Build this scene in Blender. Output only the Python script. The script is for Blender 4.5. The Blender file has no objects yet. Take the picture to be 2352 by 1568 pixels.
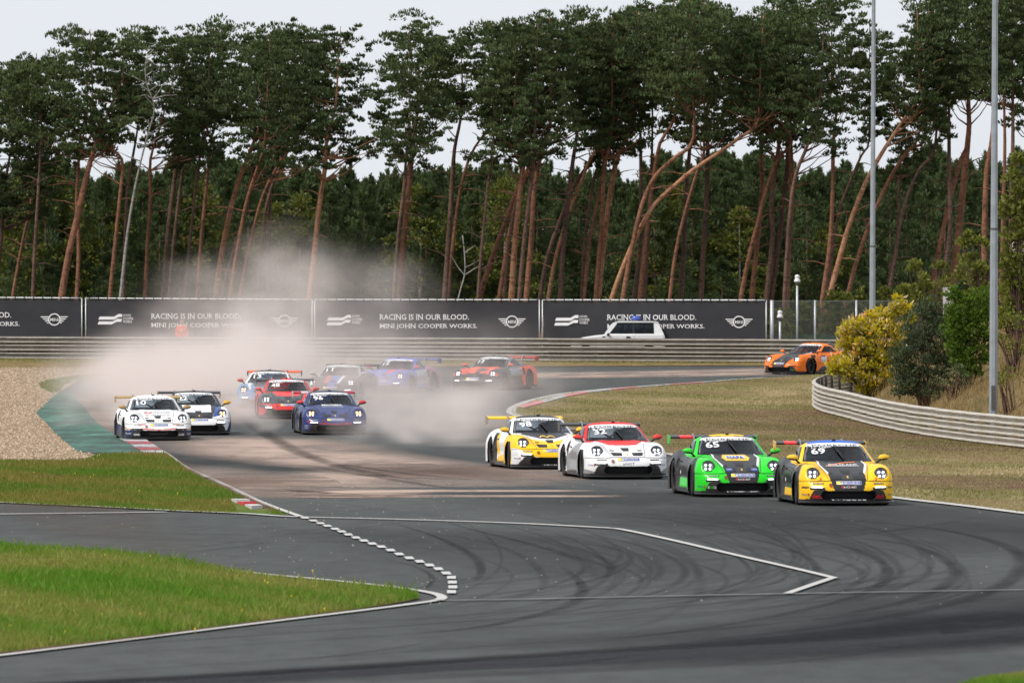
import bpy, bmesh, math, random
import numpy as np
from mathutils import Vector, Matrix
from mathutils.bvhtree import BVHTree

R = math.radians
random.seed(7)
rng = np.random.default_rng(7)
scene = bpy.context.scene
COL = scene.collection

# ------------------------------------------------------------------ camera, light, exposure
CAM_H = 4.1
F = 20000.0          # focal length in the units of the survey grid (2352 wide)
HOR = 665.0
cam_d = bpy.data.cameras.new("camera")
cam = bpy.data.objects.new("camera", cam_d)
COL.objects.link(cam)
scene.camera = cam
cam.location = (0, 0, CAM_H)
cam.rotation_euler = (R(90) - math.atan((784 - HOR) / F), 0, 0)
cam_d.sensor_width = 36.0
cam_d.lens = F / 2352 * 36.0
cam_d.clip_start = 1.0
cam_d.clip_end = 6000.0
cam_d.dof.use_dof = True
cam_d.dof.focus_distance = 225.0
cam_d.dof.aperture_fstop = 8.0

SUN_EL, SUN_AZ = 50.0, -58.0      # azimuth: degrees to the left of the point behind the camera
sun_d = bpy.data.lights.new("sun", 'SUN')
sun_d.energy = 3.1
sun_d.angle = R(11)
sun_d.color = (1.0, 0.93, 0.84)
sun = bpy.data.objects.new("sun", sun_d)
COL.objects.link(sun)
sdir = Vector((math.sin(R(SUN_AZ)) * math.cos(R(SUN_EL)), -math.cos(R(SUN_AZ)) * math.cos(R(SUN_EL)), math.sin(R(SUN_EL))))
sun.rotation_euler = sdir.to_track_quat('Z', 'Y').to_euler()
sun.location = (-40, 100, 60)

world = bpy.data.worlds.new("World")
scene.world = world
world.use_nodes = True
wt = world.node_tree
wt.nodes.clear()
wo = wt.nodes.new('ShaderNodeOutputWorld')
bgn = wt.nodes.new('ShaderNodeBackground')
sky = wt.nodes.new('ShaderNodeTexSky')
sky.sky_type = 'NISHITA'
sky.sun_disc = False
sky.sun_elevation = R(SUN_EL)
sky.sun_rotation = math.atan2(sdir.x, sdir.y)
sky.air_density = 1.2
sky.dust_density = 2.0
tc = wt.nodes.new('ShaderNodeTexCoord')
mp = wt.nodes.new('ShaderNodeMapping')
mp.inputs['Scale'].default_value = (1.0, 1.0, 2.6)
wn = wt.nodes.new('ShaderNodeTexNoise')
wn.inputs['Scale'].default_value = 5.0
wn.inputs['Detail'].default_value = 7.0
wn.inputs['Roughness'].default_value = 0.62
cr = wt.nodes.new('ShaderNodeValToRGB')
cr.color_ramp.elements[0].position = 0.36
cr.color_ramp.elements[0].color = (0.72, 0.72, 0.72, 1)
cr.color_ramp.elements[1].position = 0.56
cr.color_ramp.elements[1].color = (0.93, 0.93, 0.93, 1)
mx = wt.nodes.new('ShaderNodeMix')
mx.data_type = 'RGBA'
mx.inputs['B'].default_value = (7.7, 8.05, 8.6, 1)      # thin bright cloud sheet
wt.links.new(tc.outputs['Generated'], mp.inputs[0])
wt.links.new(mp.outputs[0], wn.inputs['Vector'])
wt.links.new(wn.outputs['Fac'], cr.inputs[0])
wt.links.new(cr.outputs[0], mx.inputs['Factor'])
wt.links.new(sky.outputs[0], mx.inputs['A'])
wt.links.new(mx.outputs['Result'], bgn.inputs['Color'])
bgn.inputs['Strength'].default_value = 0.108
wt.links.new(bgn.outputs[0], wo.inputs[0])

scene.view_settings.view_transform = 'Standard'
scene.view_settings.look = 'None'
scene.view_settings.exposure = 0.0
scene.view_settings.gamma = 1.0
scene.render.engine = 'CYCLES'
cy = scene.cycles
cy.max_bounces = 8
cy.diffuse_bounces = 2
cy.glossy_bounces = 3
cy.transmission_bounces = 4
cy.transparent_max_bounces = 24
cy.volume_bounces = 6
cy.volume_step_rate = 1.0
cy.volume_max_steps = 256
cy.use_denoising = True
try:
    cy.denoiser = 'OPENIMAGEDENOISE'
except Exception:
    pass

# ------------------------------------------------------------------ materials
MATS = {}
def nt(m):
    m.use_nodes = True
    t = m.node_tree
    t.nodes.clear()
    o = t.nodes.new('ShaderNodeOutputMaterial')
    b = t.nodes.new('ShaderNodeBsdfPrincipled')
    t.links.new(b.outputs[0], o.inputs['Surface'])
    return t, b, o
def N(t, typ, **kw):
    n = t.nodes.new(typ)
    for k, v in kw.items():
        if k in n.inputs: n.inputs[k].default_value = v
        else: setattr(n, k, v)
    return n
def ramp(t, src, stops):
    r = t.nodes.new('ShaderNodeValToRGB')
    e = r.color_ramp.elements
    while len(e) > 1: e.remove(e[-1])
    e[0].position = stops[0][0]; e[0].color = tuple(stops[0][1]) + (1,)
    for p, c in stops[1:]:
        x = e.new(p); x.color = tuple(c) + (1,)
    t.links.new(src, r.inputs[0])
    return r.outputs[0]
def noise(t, scale, detail=4.0, rough=0.55, vec=None, stretch=None, coord='Object'):
    n = N(t, 'ShaderNodeTexNoise', Scale=scale, Detail=detail, Roughness=rough)
    if vec is None:
        c = t.nodes.new('ShaderNodeTexCoord'); vec = c.outputs[coord]
    if stretch:
        m = t.nodes.new('ShaderNodeMapping'); m.inputs['Scale'].default_value = stretch
        t.links.new(vec, m.inputs[0]); vec = m.outputs[0]
    t.links.new(vec, n.inputs['Vector'])
    return n.outputs['Fac']
def mixc(t, fac, a, b, mode='MIX'):
    m = t.nodes.new('ShaderNodeMix'); m.data_type = 'RGBA'; m.blend_type = mode
    for s, v in (('Factor', fac), ('A', a), ('B', b)):
        if isinstance(v, (int, float)): m.inputs[s].default_value = v
        elif isinstance(v, tuple): m.inputs[s].default_value = v if len(v) == 4 else v + (1,)
        else: t.links.new(v, m.inputs[s])
    return m.outputs['Result']
def math_(t, op, a, b=None, clamp=False):
    m = t.nodes.new('ShaderNodeMath'); m.operation = op; m.use_clamp = clamp
    for i, v in enumerate((a, b)):
        if v is None: continue
        if isinstance(v, (int, float)): m.inputs[i].default_value = v
        else: t.links.new(v, m.inputs[i])
    return m.outputs[0]
def bump(t, b, h, s=0.3, d=0.02):
    n = N(t, 'ShaderNodeBump', Strength=s, Distance=d)
    t.links.new(h, n.inputs['Height']); t.links.new(n.outputs[0], b.inputs['Normal'])
def mat(name, c, rough=0.5, metal=0.0, coat=0.0, emit=None, es=0.0, var=0.12, vs=6.0, spec=0.5):
    if name in MATS: return MATS[name]
    m = bpy.data.materials.new(name); t, b, o = nt(m)
    n = noise(t, vs, 5)
    f = ramp(t, n, [(0.3, (1 - var,) * 3), (0.7, (1 + var * .4,) * 3)])
    t.links.new(mixc(t, 1.0, tuple(c), f, 'MULTIPLY'), b.inputs['Base Color'])
    b.inputs['Roughness'].default_value = rough
    b.inputs['Metallic'].default_value = metal
    b.inputs['Coat Weight'].default_value = coat
    b.inputs['Specular IOR Level'].default_value = spec
    if emit:
        b.inputs['Emission Color'].default_value = tuple(emit) + (1,)
        b.inputs['Emission Strength'].default_value = es
    MATS[name] = m
    return m

# ------------------------------------------------------------------ objects
def tag(o, label=None, cat=None, group=None, kind=None):
    if label: o['label'] = label
    if cat: o['category'] = cat
    if group: o['group'] = group
    if kind: o['kind'] = kind
    return o
def link(name, me, m=None, parent=None, loc=None):
    if m is not None and not me.materials:
        me.materials.append(m)
    o = bpy.data.objects.new(name, me)
    COL.objects.link(o)
    if parent is not None: o.parent = parent
    if loc is not None: o.location = loc
    return o
def empty(name, loc=(0, 0, 0), rz=0.0):
    o = bpy.data.objects.new(name, None)
    o.empty_display_size = 0.3
    COL.objects.link(o)
    o.location = loc; o.rotation_euler = (0, 0, rz)
    return o
def mesh(name, v, f, smooth=False):
    me = bpy.data.meshes.new(name)
    me.from_pydata([tuple(map(float, p)) for p in v], [], [tuple(map(int, q)) for q in f])
    me.update()
    if smooth: me.polygons.foreach_set('use_smooth', [True] * len(me.polygons))
    return me
def fast_mesh(name, V, Fc, smooth=False):
    """V (n,3) array, Fc (m,k) array with a constant corner count."""
    me = bpy.data.meshes.new(name)
    V = np.asarray(V, dtype=np.float32); Fc = np.asarray(Fc, dtype=np.int32)
    m, k = Fc.shape
    me.vertices.add(len(V)); me.vertices.foreach_set('co', V.ravel())
    me.loops.add(m * k); me.loops.foreach_set('vertex_index', Fc.ravel())
    me.polygons.add(m)
    me.polygons.foreach_set('loop_start', np.arange(0, m * k, k, dtype=np.int32))
    if smooth: me.polygons.foreach_set('use_smooth', np.ones(m, dtype=bool))
    me.update(calc_edges=True)
    return me
class MB:
    """collects primitive shapes into one mesh"""
    def __init__(s): s.v = []; s.f = []
    def add(s, v, f):
        o = len(s.v); s.v += [tuple(p) for p in v]; s.f += [tuple(i + o for i in q) for q in f]; return s
    def box(s, lo, hi, M=None, taper=None):
        x0, y0, z0 = lo; x1, y1, z1 = hi
        v = [(x0, y0, z0), (x1, y0, z0), (x1, y1, z0), (x0, y1, z0), (x0, y0, z1), (x1, y0, z1), (x1, y1, z1), (x0, y1, z1)]
        if M is not None: v = [tuple(M @ Vector(p)) for p in v]
        return s.add(v, [(3, 2, 1, 0), (4, 5, 6, 7), (0, 1, 5, 4), (1, 2, 6, 5), (2, 3, 7, 6), (3, 0, 4, 7)])
    def tube(s, pts, rad, n=8, caps=True):
        pts = [Vector(p) for p in pts]
        if isinstance(rad, (int, float)): rad = [rad] * len(pts)
        rings = []
        up = Vector((0.13, 0.21, 1)).normalized()
        for i, p in enumerate(pts):
            d = (pts[min(i + 1, len(pts) - 1)] - pts[max(i - 1, 0)]).normalized()
            a = d.cross(up)
            if a.length < .05: a = d.cross(Vector((1, 0, 0)))
            a.normalize(); b = d.cross(a)
            rings.append([tuple(p + (a * math.cos(2 * math.pi * k / n) + b * math.sin(2 * math.pi * k / n)) * rad[i]) for k in range(n)])
        v = [q for r_ in rings for q in r_]
        f = []
        for i in range(len(pts) - 1):
            for k in range(n):
                f.append((i * n + k, i * n + (k + 1) % n, (i + 1) * n + (k + 1) % n, (i + 1) * n + k))
        if caps:
            f.append(tuple(range(n - 1, -1, -1))); f.append(tuple((len(pts) - 1) * n + k for k in range(n)))
        return s.add(v, f)
    def lathe(s, prof, n=24, M=None, closed=False):
        """prof: (r, h) pairs round the z axis"""
        v = []
        for r_, h in prof:
            for k in range(n):
                a = 2 * math.pi * k / n
                v.append((r_ * math.cos(a), r_ * math.sin(a), h))
        f = []
        for i in range(len(prof) - 1):
            for k in range(n):
                f.append((i * n + k, i * n + (k + 1) % n, (i + 1) * n + (k + 1) % n, (i + 1) * n + k))
        if M is not None: v = [tuple(M @ Vector(p)) for p in v]
        return s.add(v, f)
    def prism(s, poly, d0, d1, axis='y'):
        """poly of 2D points extruded along an axis; for y: (x,z), for x: (y,z), for z: (x,y)"""
        n = len(poly)
        def P(p, d):
            return {'y': (p[0], d, p[1]), 'x': (d, p[0], p[1]), 'z': (p[0], p[1], d)}[axis]
        v = [P(p, d0) for p in poly] + [P(p, d1) for p in poly]
        f = [tuple(range(n)), tuple(range(2 * n - 1, n - 1, -1))]
        for i in range(n):
            j = (i + 1) % n
            f.append((i, i + n, j + n, j))
        return s.add(v, f)
    def mesh(s, name, smooth=False): 
        me = mesh(name, s.v, s.f, smooth)
        bm = bmesh.new(); bm.from_mesh(me); bmesh.ops.recalc_face_normals(bm, faces=bm.faces); bm.to_mesh(me); bm.free()
        return me
    def obj(s, name, m, parent=None, smooth=False, loc=None):
        return link(name, s.mesh(name, smooth), m, parent, loc)
def autosmooth(me, ang=40):
    try: me.set_sharp_from_angle(angle=R(ang))
    except Exception: pass
    return me
def sm(xs, ys, x, w=0.0):
    """smooth (pchip-like) interpolation"""
    xs = np.asarray(xs, float); ys = np.asarray(ys, float)
    h = np.diff(xs); d = np.diff(ys) / h
    m = np.zeros_like(ys)
    m[0] = d[0]; m[-1] = d[-1]
    for i in range(1, len(xs) - 1):
        m[i] = 0 if d[i - 1] * d[i] <= 0 else 2 * d[i - 1] * d[i] / (d[i - 1] + d[i])
    x = np.clip(x, xs[0], xs[-1])
    k = np.clip(np.searchsorted(xs, x, side='right') - 1, 0, len(h) - 1)
    t = (x - xs[k]) / h[k]
    return ((2 * t ** 3 - 3 * t ** 2 + 1) * ys[k] + (t ** 3 - 2 * t ** 2 + t) * h[k] * m[k]
            + (-2 * t ** 3 + 3 * t ** 2) * ys[k + 1] + (t ** 3 - t ** 2) * h[k] * m[k + 1])
def sstep(a, b, x):
    t = np.clip((x - a) / (b - a), 0, 1); return t * t * (3 - 2 * t)
def inpoly(px, pz, poly):
    px = np.asarray(px); pz = np.asarray(pz)
    r_ = np.zeros(px.shape, bool); n = len(poly)
    for i in range(n):
        x0, z0 = poly[i]; x1, z1 = poly[(i + 1) % n]
        if z0 == z1: continue
        c = ((z0 > pz) != (z1 > pz)) & (px < (x1 - x0) * (pz - z0) / (z1 - z0) + x0)
        r_ ^= c
    return r_

# ------------------------------------------------------------------ the lie of the land
def gel(Y):
    """ground level: flat near the camera, rising gently to the far bend"""
    t = np.clip((np.asarray(Y, float) - 235) / 131, 0, 1)
    return 1.05 * np.where(t > 0, t ** 1.3, 0) * (1 - .1 * t) + .105 * np.clip((np.asarray(Y, float) - 300) / 70, 0, 1)
_Y = np.linspace(60, 420, 3601)
_PY = HOR + (CAM_H - gel(_Y)) * F / _Y
def G(x, y):
    """survey grid -> point on the ground"""
    Y = float(np.interp(-y, -_PY, _Y))
    return Vector(((x - 1176) * Y / F, Y, float(gel(Y))))
def W(x, y, Y):
    return Vector(((x - 1176) * Y / F, Y, CAM_H - (y - HOR) * Y / F))
# ------------------------------------------------------------------ race car
def paint_mat():
    m = bpy.data.materials.new("car_paint"); t, b, o = nt(m)
    a = t.nodes.new('ShaderNodeVertexColor'); a.layer_name = 'paint'
    n = noise(t, 5.0, 6)
    d = ramp(t, n, [(0.45, (0, 0, 0)), (0.8, (.22, .22, .22))])
    sx = t.nodes.new('ShaderNodeSeparateXYZ'); c = t.nodes.new('ShaderNodeTexCoord')
    t.links.new(c.outputs['Object'], sx.inputs[0])
    low = math_(t, 'MULTIPLY', math_(t, 'SUBTRACT', .42, sx.outputs['Z'], True), .7, True)
    dirt = math_(t, 'ADD', math_(t, 'MULTIPLY', d, .12), math_(t, 'MULTIPLY', low, n), True)
    t.links.new(mixc(t, dirt, a.outputs['Color'], (.26, .22, .19)), b.inputs['Base Color'])
    b.inputs['Roughness'].default_value = .5
    b.inputs['Coat Weight'].default_value = .28
    b.inputs['Specular IOR Level'].default_value = .22
    b.inputs['Coat Roughness'].default_value = .06
    return m
PAINT = paint_mat()
def glass_mat(name, tint, rough=.03):
    m = bpy.data.materials.new(name); t, b, o = nt(m)
    t.nodes.remove(b)
    tr = t.nodes.new('ShaderNodeBsdfTransparent'); tr.inputs[0].default_value = tint + (1,)
    gl = t.nodes.new('ShaderNodeBsdfGlossy'); gl.inputs['Roughness'].default_value = rough
    gl.inputs['Color'].default_value = (.9, .95, 1, 1)
    fr = N(t, 'ShaderNodeFresnel', IOR=1.22)
    n = noise(t, 3.0, 3)
    f = math_(t, 'ADD', fr.outputs[0], math_(t, 'MULTIPLY', n, .02), True)
    mxs = t.nodes.new('ShaderNodeMixShader')
    t.links.new(f, mxs.inputs[0]); t.links.new(tr.outputs[0], mxs.inputs[1]); t.links.new(gl.outputs[0], mxs.inputs[2])
    t.links.new(mxs.outputs[0], o.inputs['Surface'])
    return m
GLASS = glass_mat("window_glass", (.50, .54, .56))
SIDEGLASS = glass_mat("side_glass", (.45, .48, .5))
LENS = glass_mat("lamp_lens", (.94, .95, .97), .08)
CARBON = mat("bare_carbon", (.018, .018, .02), .38, 0, .3, var=.4, vs=40)
BLACKP = mat("black_plastic", (.014, .014, .015), .55, var=.4, vs=20)
RUBBER = mat("tyre_rubber", (.022, .021, .021), .85, var=.5, vs=14)
RIM = mat("dark_alloy", (.06, .06, .065), .3, .8, var=.3)
CHROME = mat("lamp_reflector", (.09, .09, .10), .35, .6)
DARKIN = mat("cabin_lining", (.02, .021, .024), .8)
CAGE = mat("roll_cage_steel", (.16, .17, .19), .45, .3)
LEDW = mat("led_white", (1, 1, 1), .3, emit=(.93, .95, 1.0), es=3.2)
LEDO = mat("led_amber", (1, .4, .05), .3, emit=(1, .22, .01), es=2.6)
SEATM = mat("seat_shell", (.035, .035, .04), .6)
def cmat(c, name=None, rough=.45, coat=.3):
    k = name or "print_%02x%02x%02x" % tuple(int(255 * min(1, x)) for x in c)
    return mat(k, c, rough, 0, coat, var=.06)

def lattice(xs, ys, zs, rad):
    """surface lattice of a box without its bottom, rounded by rad (3 radii) in the box's own units"""
    nx, ny, nz = len(xs), len(ys), len(zs)
    idx = -np.ones((nx, ny, nz), int); P = []
    I = []
    for i in range(nx):
        for j in range(ny):
            for k in range(nz):
                if i in (0, nx - 1) or j in (0, ny - 1) or k == nz - 1 or k == 0 and False:
                    idx[i, j, k] = len(I); I.append((i, j, k))
    I = np.array(I)
    P = np.stack([xs[I[:, 0]], ys[I[:, 1]], zs[I[:, 2]]], 1).astype(float)
    q = []; tg = []
    def grid(a, t):
        a00 = a[:-1, :-1]; a10 = a[1:, :-1]; a11 = a[1:, 1:]; a01 = a[:-1, 1:]
        q.append(np.stack([a00, a10, a11, a01], -1).reshape(-1, 4)); tg.append(np.full(a00.size, t))
    grid(idx[:, :, -1], 0)                 # top
    grid(idx[:, 0, :], 1)                  # front
    grid(idx[:, -1, :][::-1], 2)           # rear
    grid(idx[0, :, :][::-1], 3)            # left
    grid(idx[-1, :, :], 4)                 # right
    Q = np.concatenate(q); T = np.concatenate(tg)
    lo = np.array([xs[0], ys[0], -9.0]); hi = np.array([xs[-1], ys[-1], zs[-1]])
    r_ = np.array(rad)
    c = np.clip(P, lo + r_, hi - r_)
    c[:, 2] = np.minimum(P[:, 2], hi[2] - r_[2])
    d = (P - c) / r_
    L = np.linalg.norm(d, axis=1)
    mx_ = np.maximum(np.abs(d).max(1), 1e-9)
    k = np.where(L > 1e-9, mx_ / np.maximum(L, 1e-9), 1)
    P2 = c + d * r_ * k[:, None]
    return P2, Q, T

FA, RA = .98, 3.44          # axle positions behind the nose
RF, RR = .325, .345         # tyre radii
def HWf(y): return sm([0, .12, .4, .75, .98, 1.25, 1.6, 2.0, 2.7, 3.0, 3.25, 3.6, 4.1, 4.55], [.86, .88, .89, .90, .93, .93, .905, .885, .885, .905, .94, .945, .93, .86], y)
def Ttop(x, y):
    ax = np.abs(x)
    hc = sm([0, .06, .16, .5, .9, 1.3, 1.6, 2.2, 3.0, 3.6, 4.2, 4.55], [.40, .455, .50, .61, .71, .795, .83, .84, .86, .86, .80, .70], y)
    fd = sm([0, .08, .2, .27, .34, .43, .55, .85, 1.05, 1.35, 1.7, 2.2, 2.8, 3.15, 3.5, 3.9, 4.3, 4.55], [.40, .44, .495, .56, .645, .715, .745, .775, .785, .78, .775, .785, .80, .85, .88, .85, .78, .70], y)
    m = sstep(.36, .64, ax)
    T = hc + (fd - hc) * m
    return T - .16 * np.clip((ax - .70) / .24, 0, 1) ** 2.2
OPEN = [(-.47, .115), (-.52, .17), (-.50, .255), (-.42, .27), (.42, .27), (.50, .255), (.52, .17), (.47, .115)]
def build_shell(fine):
    if fine:
        xs = np.linspace(-1, 1, 93); ys = np.concatenate([np.arange(0, 1.5, .024), np.arange(1.5, 4.54, .032), [4.55]]); zs = np.linspace(0, 1, 30)
    else:
        xs = np.linspace(-1, 1, 61); ys = np.concatenate([np.arange(0, 1.5, .04), np.arange(1.5, 4.55, .065), [4.55]]); zs = np.linspace(0, 1, 20)
    P, Q, T = lattice(xs, ys, zs, (.13, .13, .30))
    X, y0, zn = P[:, 0], P[:, 1], P[:, 2]
    ax = np.abs(X)
    wf = 1 - sstep(0, 1.1, y0); wr = sstep(3.6, 4.55, y0)
    y = y0 + wf * (.04 * ax ** 2 + .30 * ax ** 4) - wr * (.05 * ax ** 2 + .16 * ax ** 4)
    w2 = 1 - sstep(0, .45, y0)
    y = y + w2 * (.05 * np.clip((.45 - zn) / .45, 0, 1) ** 2 + .05 * np.clip((zn - .5) / .5, 0, 1) ** 2)
    HW = HWf(y)
    side = 1 - .035 * sstep(1.5, 1.9, y) * (1 - sstep(2.7, 3.0, y)) * np.clip(1 - np.abs(zn - .45) / .45, 0, 1)
    x = X * HW * side
    zb = .085 + .03 * sstep(1.3, 1.7, y) * (1 - sstep(2.8, 3.1, y))
    z = zb + zn * (Ttop(x, y) - zb)
    V = np.stack([x, y, z], 1)
    # front opening pushed in
    fr = y0 < .05
    ins = inpoly(x, z, OPEN) & fr
    V[ins, 1] += .16
    # side intakes behind the doors
    for s in (-1, 1):
        d = ((V[:, 1] - 2.98 - (V[:, 2] - .64) * .15) / .085) ** 2 + ((V[:, 2] - .64) / .15) ** 2
        m = (d < 1) & (V[:, 0] * s > .6) & (zn < .93)
        V[m, 0] -= s * .05 * np.sqrt(1 - d[m])
    # wheel openings: snap to circles
    for (yc, zc, rr) in ((FA, RF, RF + .035), (RA, RR, RR + .035)):
        d = np.hypot(V[:, 1] - yc, V[:, 2] - zc)
        m = (np.abs(V[:, 0]) > .6) & (np.abs(d - rr) < (.024 if fine else .035)) & (V[:, 2] > zb) & (zn < .97)
        V[m, 1] = yc + (V[m, 1] - yc) * rr / d[m]; V[m, 2] = zc + (V[m, 2] - zc) * rr / d[m]
    C = V[Q].mean(1)
    keep = np.ones(len(Q), bool)
    for (yc, zc, rr) in ((FA, RF, RF + .035), (RA, RR, RR + .035)):
        keep &= ~((np.hypot(C[:, 1] - yc, C[:, 2] - zc) < rr - .004) & (np.abs(C[:, 0]) > .6) & (T >= 3))
    keep &= ~((np.hypot(np.abs(C[:, 0]) - .665, C[:, 2] - .608) < .108) & (C[:, 1] < .75))
    keep &= ~((T == 0) & (C[:, 1] > 1.85) & (C[:, 1] < 3.1) & (np.abs(C[:, 0]) < .56))
    return V, Q[keep], T[keep], C[keep]

def build_cabin(fine):
    n = 1 if fine else .62
    xs = np.linspace(-1, 1, int(66 * n)); ys = np.linspace(0, 1, int(64 * n)); zs = np.linspace(0, 1, int(26 * n))
    P, Q, T = lattice(xs, ys, zs, (.34, .10, .26))
    X, b, zn = P[:, 0], P[:, 1], P[:, 2]
    ax = np.abs(X)
    hw = .765 - .17 * zn - .02 * zn ** 2
    hw = hw - .05 * sstep(.5, 1.0, b) * 1.0
    yf = 1.38 + .80 * zn ** 1.05 + .30 * ax ** 2.3
    yr = 4.10 - 1.05 * zn - .25 * ax ** 2
    y = yf + b * (yr - yf)
    top = sm([1.3, 2.0, 2.2, 2.45, 2.8, 3.2, 3.7, 4.2], [1.12, 1.175, 1.2, 1.21, 1.195, 1.13, 1.0, .88], y)
    zb = .785
    z = zb + zn * (top - zb) - .055 * (ax ** 2) * zn
    V = np.stack([X * hw, y, z], 1)
    C = V[Q].mean(1); 
    CX = X[Q].mean(1); CB = b[Q].mean(1); CZ = zn[Q].mean(1)
    return V, Q, T, C, CX, CB, CZ

def sub_mesh(name, V, Q, mask, smooth=True, groove=0.0):
    q = Q[mask]
    u, inv = np.unique(q, return_inverse=True)
    q2 = inv.reshape(q.shape)
    v = V[u].copy()
    me = fast_mesh(name, v, q2, smooth)
    if groove:
        cnt = {}
        me.calc_loop_triangles()
        bm = bmesh.new(); bm.from_mesh(me); bm.normal_update()
        for vv in bm.verts:
            if any(e.is_boundary for e in vv.link_edges): vv.co -= vv.normal * groove
        bm.to_mesh(me); bm.free()
    return me
def paint(me, fn, tags=None):
    n = len(me.polygons)
    c = np.empty(n * 3); me.polygons.foreach_get('center', c); c = c.reshape(-1, 3)
    nr = np.empty(n * 3); me.polygons.foreach_get('normal', nr); nr = nr.reshape(-1, 3)
    col = fn(c, nr)
    tot = np.empty(n, int); me.polygons.foreach_get('loop_total', tot)
    cl = np.repeat(np.concatenate([col, np.ones((n, 1))], 1), tot, axis=0)
    a = me.color_attributes.new('paint', 'FLOAT_COLOR', 'CORNER')
    a.data.foreach_set('color', cl.ravel().astype(np.float32))
    if not me.materials: me.materials.append(PAINT)

SH = {}
def shells(fine):
    if fine in SH: return SH[fine]
    V, Q, T, C = build_shell(fine)
    cx, cyy, cz = np.abs(C[:, 0]), C[:, 1], C[:, 2]
    hoodw = np.interp(cyy, [0, .14, .6, 1.5], [.37, .37, .44, .60])
    top = (T == 0) | ((T == 1) & (cz > .47))
    hood = (cx < hoodw) & (cyy > .12) & (cyy < 1.46) & (cz > .47)
    nose = (~hood) & (cyy < .62) & (cz < np.interp(cyy, [0, .3, .62], [.47, .47, .44]) + .0)
    mesh_in = inpoly(C[:, 0], cz, [(a * .97, b_) for a, b_ in OPEN]) & (cyy < .35) & (T == 1)
    door = (T >= 3) & (cyy > 1.62) & (cyy < 2.82) & (cz > .16) & (cz < .80)
    parts = {'hood': hood, 'front_grille': mesh_in, 'front_bumper': nose & ~mesh_in}
    parts['door_l'] = door & (C[:, 0] < 0); parts['door_r'] = door & (C[:, 0] > 0)
    rest = np.ones(len(Q), bool)
    for m in parts.values(): rest &= ~m
    parts['body'] = rest
    out = {}
    for k, m in parts.items():
        out[k] = (V, Q, m, 0.0 if k in ('front_grille',) else .006)
    Vc, Qc, Tc, Cc, CX, CB, CZ = build_cabin(fine)
    acx = np.abs(CX)
    ws = (Tc == 1) & (acx < .93) & (CZ > .06) & (CZ < .93)
    strip = ws & (CZ > .80)
    screen = ws & ~strip
    sw = (Tc >= 3) & (CZ > .16) & (CZ < .80) & (CB > .07) & (CB < .70)
    rw = ((Tc == 2) & (acx < .8) & (CZ > .2)) 
    cab = {'windscreen': screen, 'sun_strip': strip, 'side_l': sw & (Cc[:, 0] < 0), 'side_r': sw & (Cc[:, 0] > 0), 'rear_window': rw}
    rest = np.ones(len(Qc), bool)
    for m in cab.values(): rest &= ~m
    cab['roof'] = rest
    for k, m in cab.items(): out[k] = (Vc, Qc, m, .004 if k == 'roof' else .0)
    tris = [V, Vc]
    allv = np.concatenate([V, Vc]); allq = [tuple(map(int, q)) for q in np.concatenate([Q, Qc + len(V)])]
    bvh = BVHTree.FromPolygons([Vector(p) for p in allv], allq)
    SH[fine] = (out, bvh)
    return SH[fine]

BASE = {}
def base_part(key, fn):
    if key not in BASE: BASE[key] = fn()
    return BASE[key]

def tyre_mesh(r_, w):
    mb = MB(); h = w / 2
    prof = [(r_ * .68, -h * .86), (r_ * .80, -h), (r_ * .93, -h * .98), (r_ * .985, -h * .82), (r_, -h * .5), (r_, h * .5), (r_ * .985, h * .82), (r_ * .93, h * .98), (r_ * .80, h), (r_ * .68, h * .86), (r_ * .66, 0), (r_ * .68, -h * .86)]
    mb.lathe(prof, 40, Matrix.Rotation(R(90), 4, 'Y'))
    return mb.mesh('tyre', True)
def rim_mesh(r_, w, s):
    mb = MB(); h = w / 2; M = Matrix.Rotation(R(90), 4, 'Y')
    ro = r_ * .69
    mb.lathe([(ro, h * .86), (ro * .95, h * .80), (ro * .93, h * .4), (ro * .93, -h * .8)], 36, M)
    mb.lathe([(0.001, h * .42), (.05, h * .42), (.06, h * .2), (.075, h * .1)], 20, M)
    for k in range(10):
        a = 2 * math.pi * (k // 2) / 5 + (.17 if k % 2 else -.17)
        b = 2 * math.pi * (k // 2) / 5 + (.30 if k % 2 else -.30)
        p0 = Vector((h * .30, .05 * math.cos(a), .05 * math.sin(a))); p1 = Vector((h * .62, ro * .96 * math.cos(b), ro * .96 * math.sin(b)))
        mb.tube([p0, (p0 + p1) / 2 + Vector((h * .06, 0, 0)), p1], [.018, .015, .016], 5)
    mb.lathe([(ro * .88, h * .05), (.09, h * .02), (0.001, h * .02)], 24, M)     # brake disc
    me = mb.mesh('rim', True)
    if s < 0: 
        for v in me.vertices: v.co.x = -v.co.x
        me.flip_normals()
    return autosmooth(me)

def on_surface(bvh, x, z, off=.006, y0=-2.0):
    h = bvh.ray_cast(Vector((x, y0, z)), Vector((0, 1, 0)))
    if h[0] is None: return None
    n = h[1] if h[1].y < 0 else -h[1]
    return h[0] + n * off, n

def text_geo(s, size=1.0, sx=1.0, shear=0.0, spacing=1.0, bold=0.0, align='CENTER'):
    c = bpy.data.curves.new("lettering", 'FONT')
    c.body = s; c.size = size; c.shear = shear; c.space_character = spacing
    c.align_x = align; c.align_y = 'CENTER'; c.resolution_u = 2; c.offset = bold
    o = bpy.data.objects.new("lettering", c)
    me = bpy.data.meshes.new_from_object(o)
    v = np.empty(len(me.vertices) * 3); me.vertices.foreach_get('co', v); v = v.reshape(-1, 3)
    f = [tuple(p.vertices) for p in me.polygons]
    bpy.data.objects.remove(o); bpy.data.curves.remove(c); bpy.data.meshes.remove(me)
    if len(v): v[:, 0] *= sx
    return v, f

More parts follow.
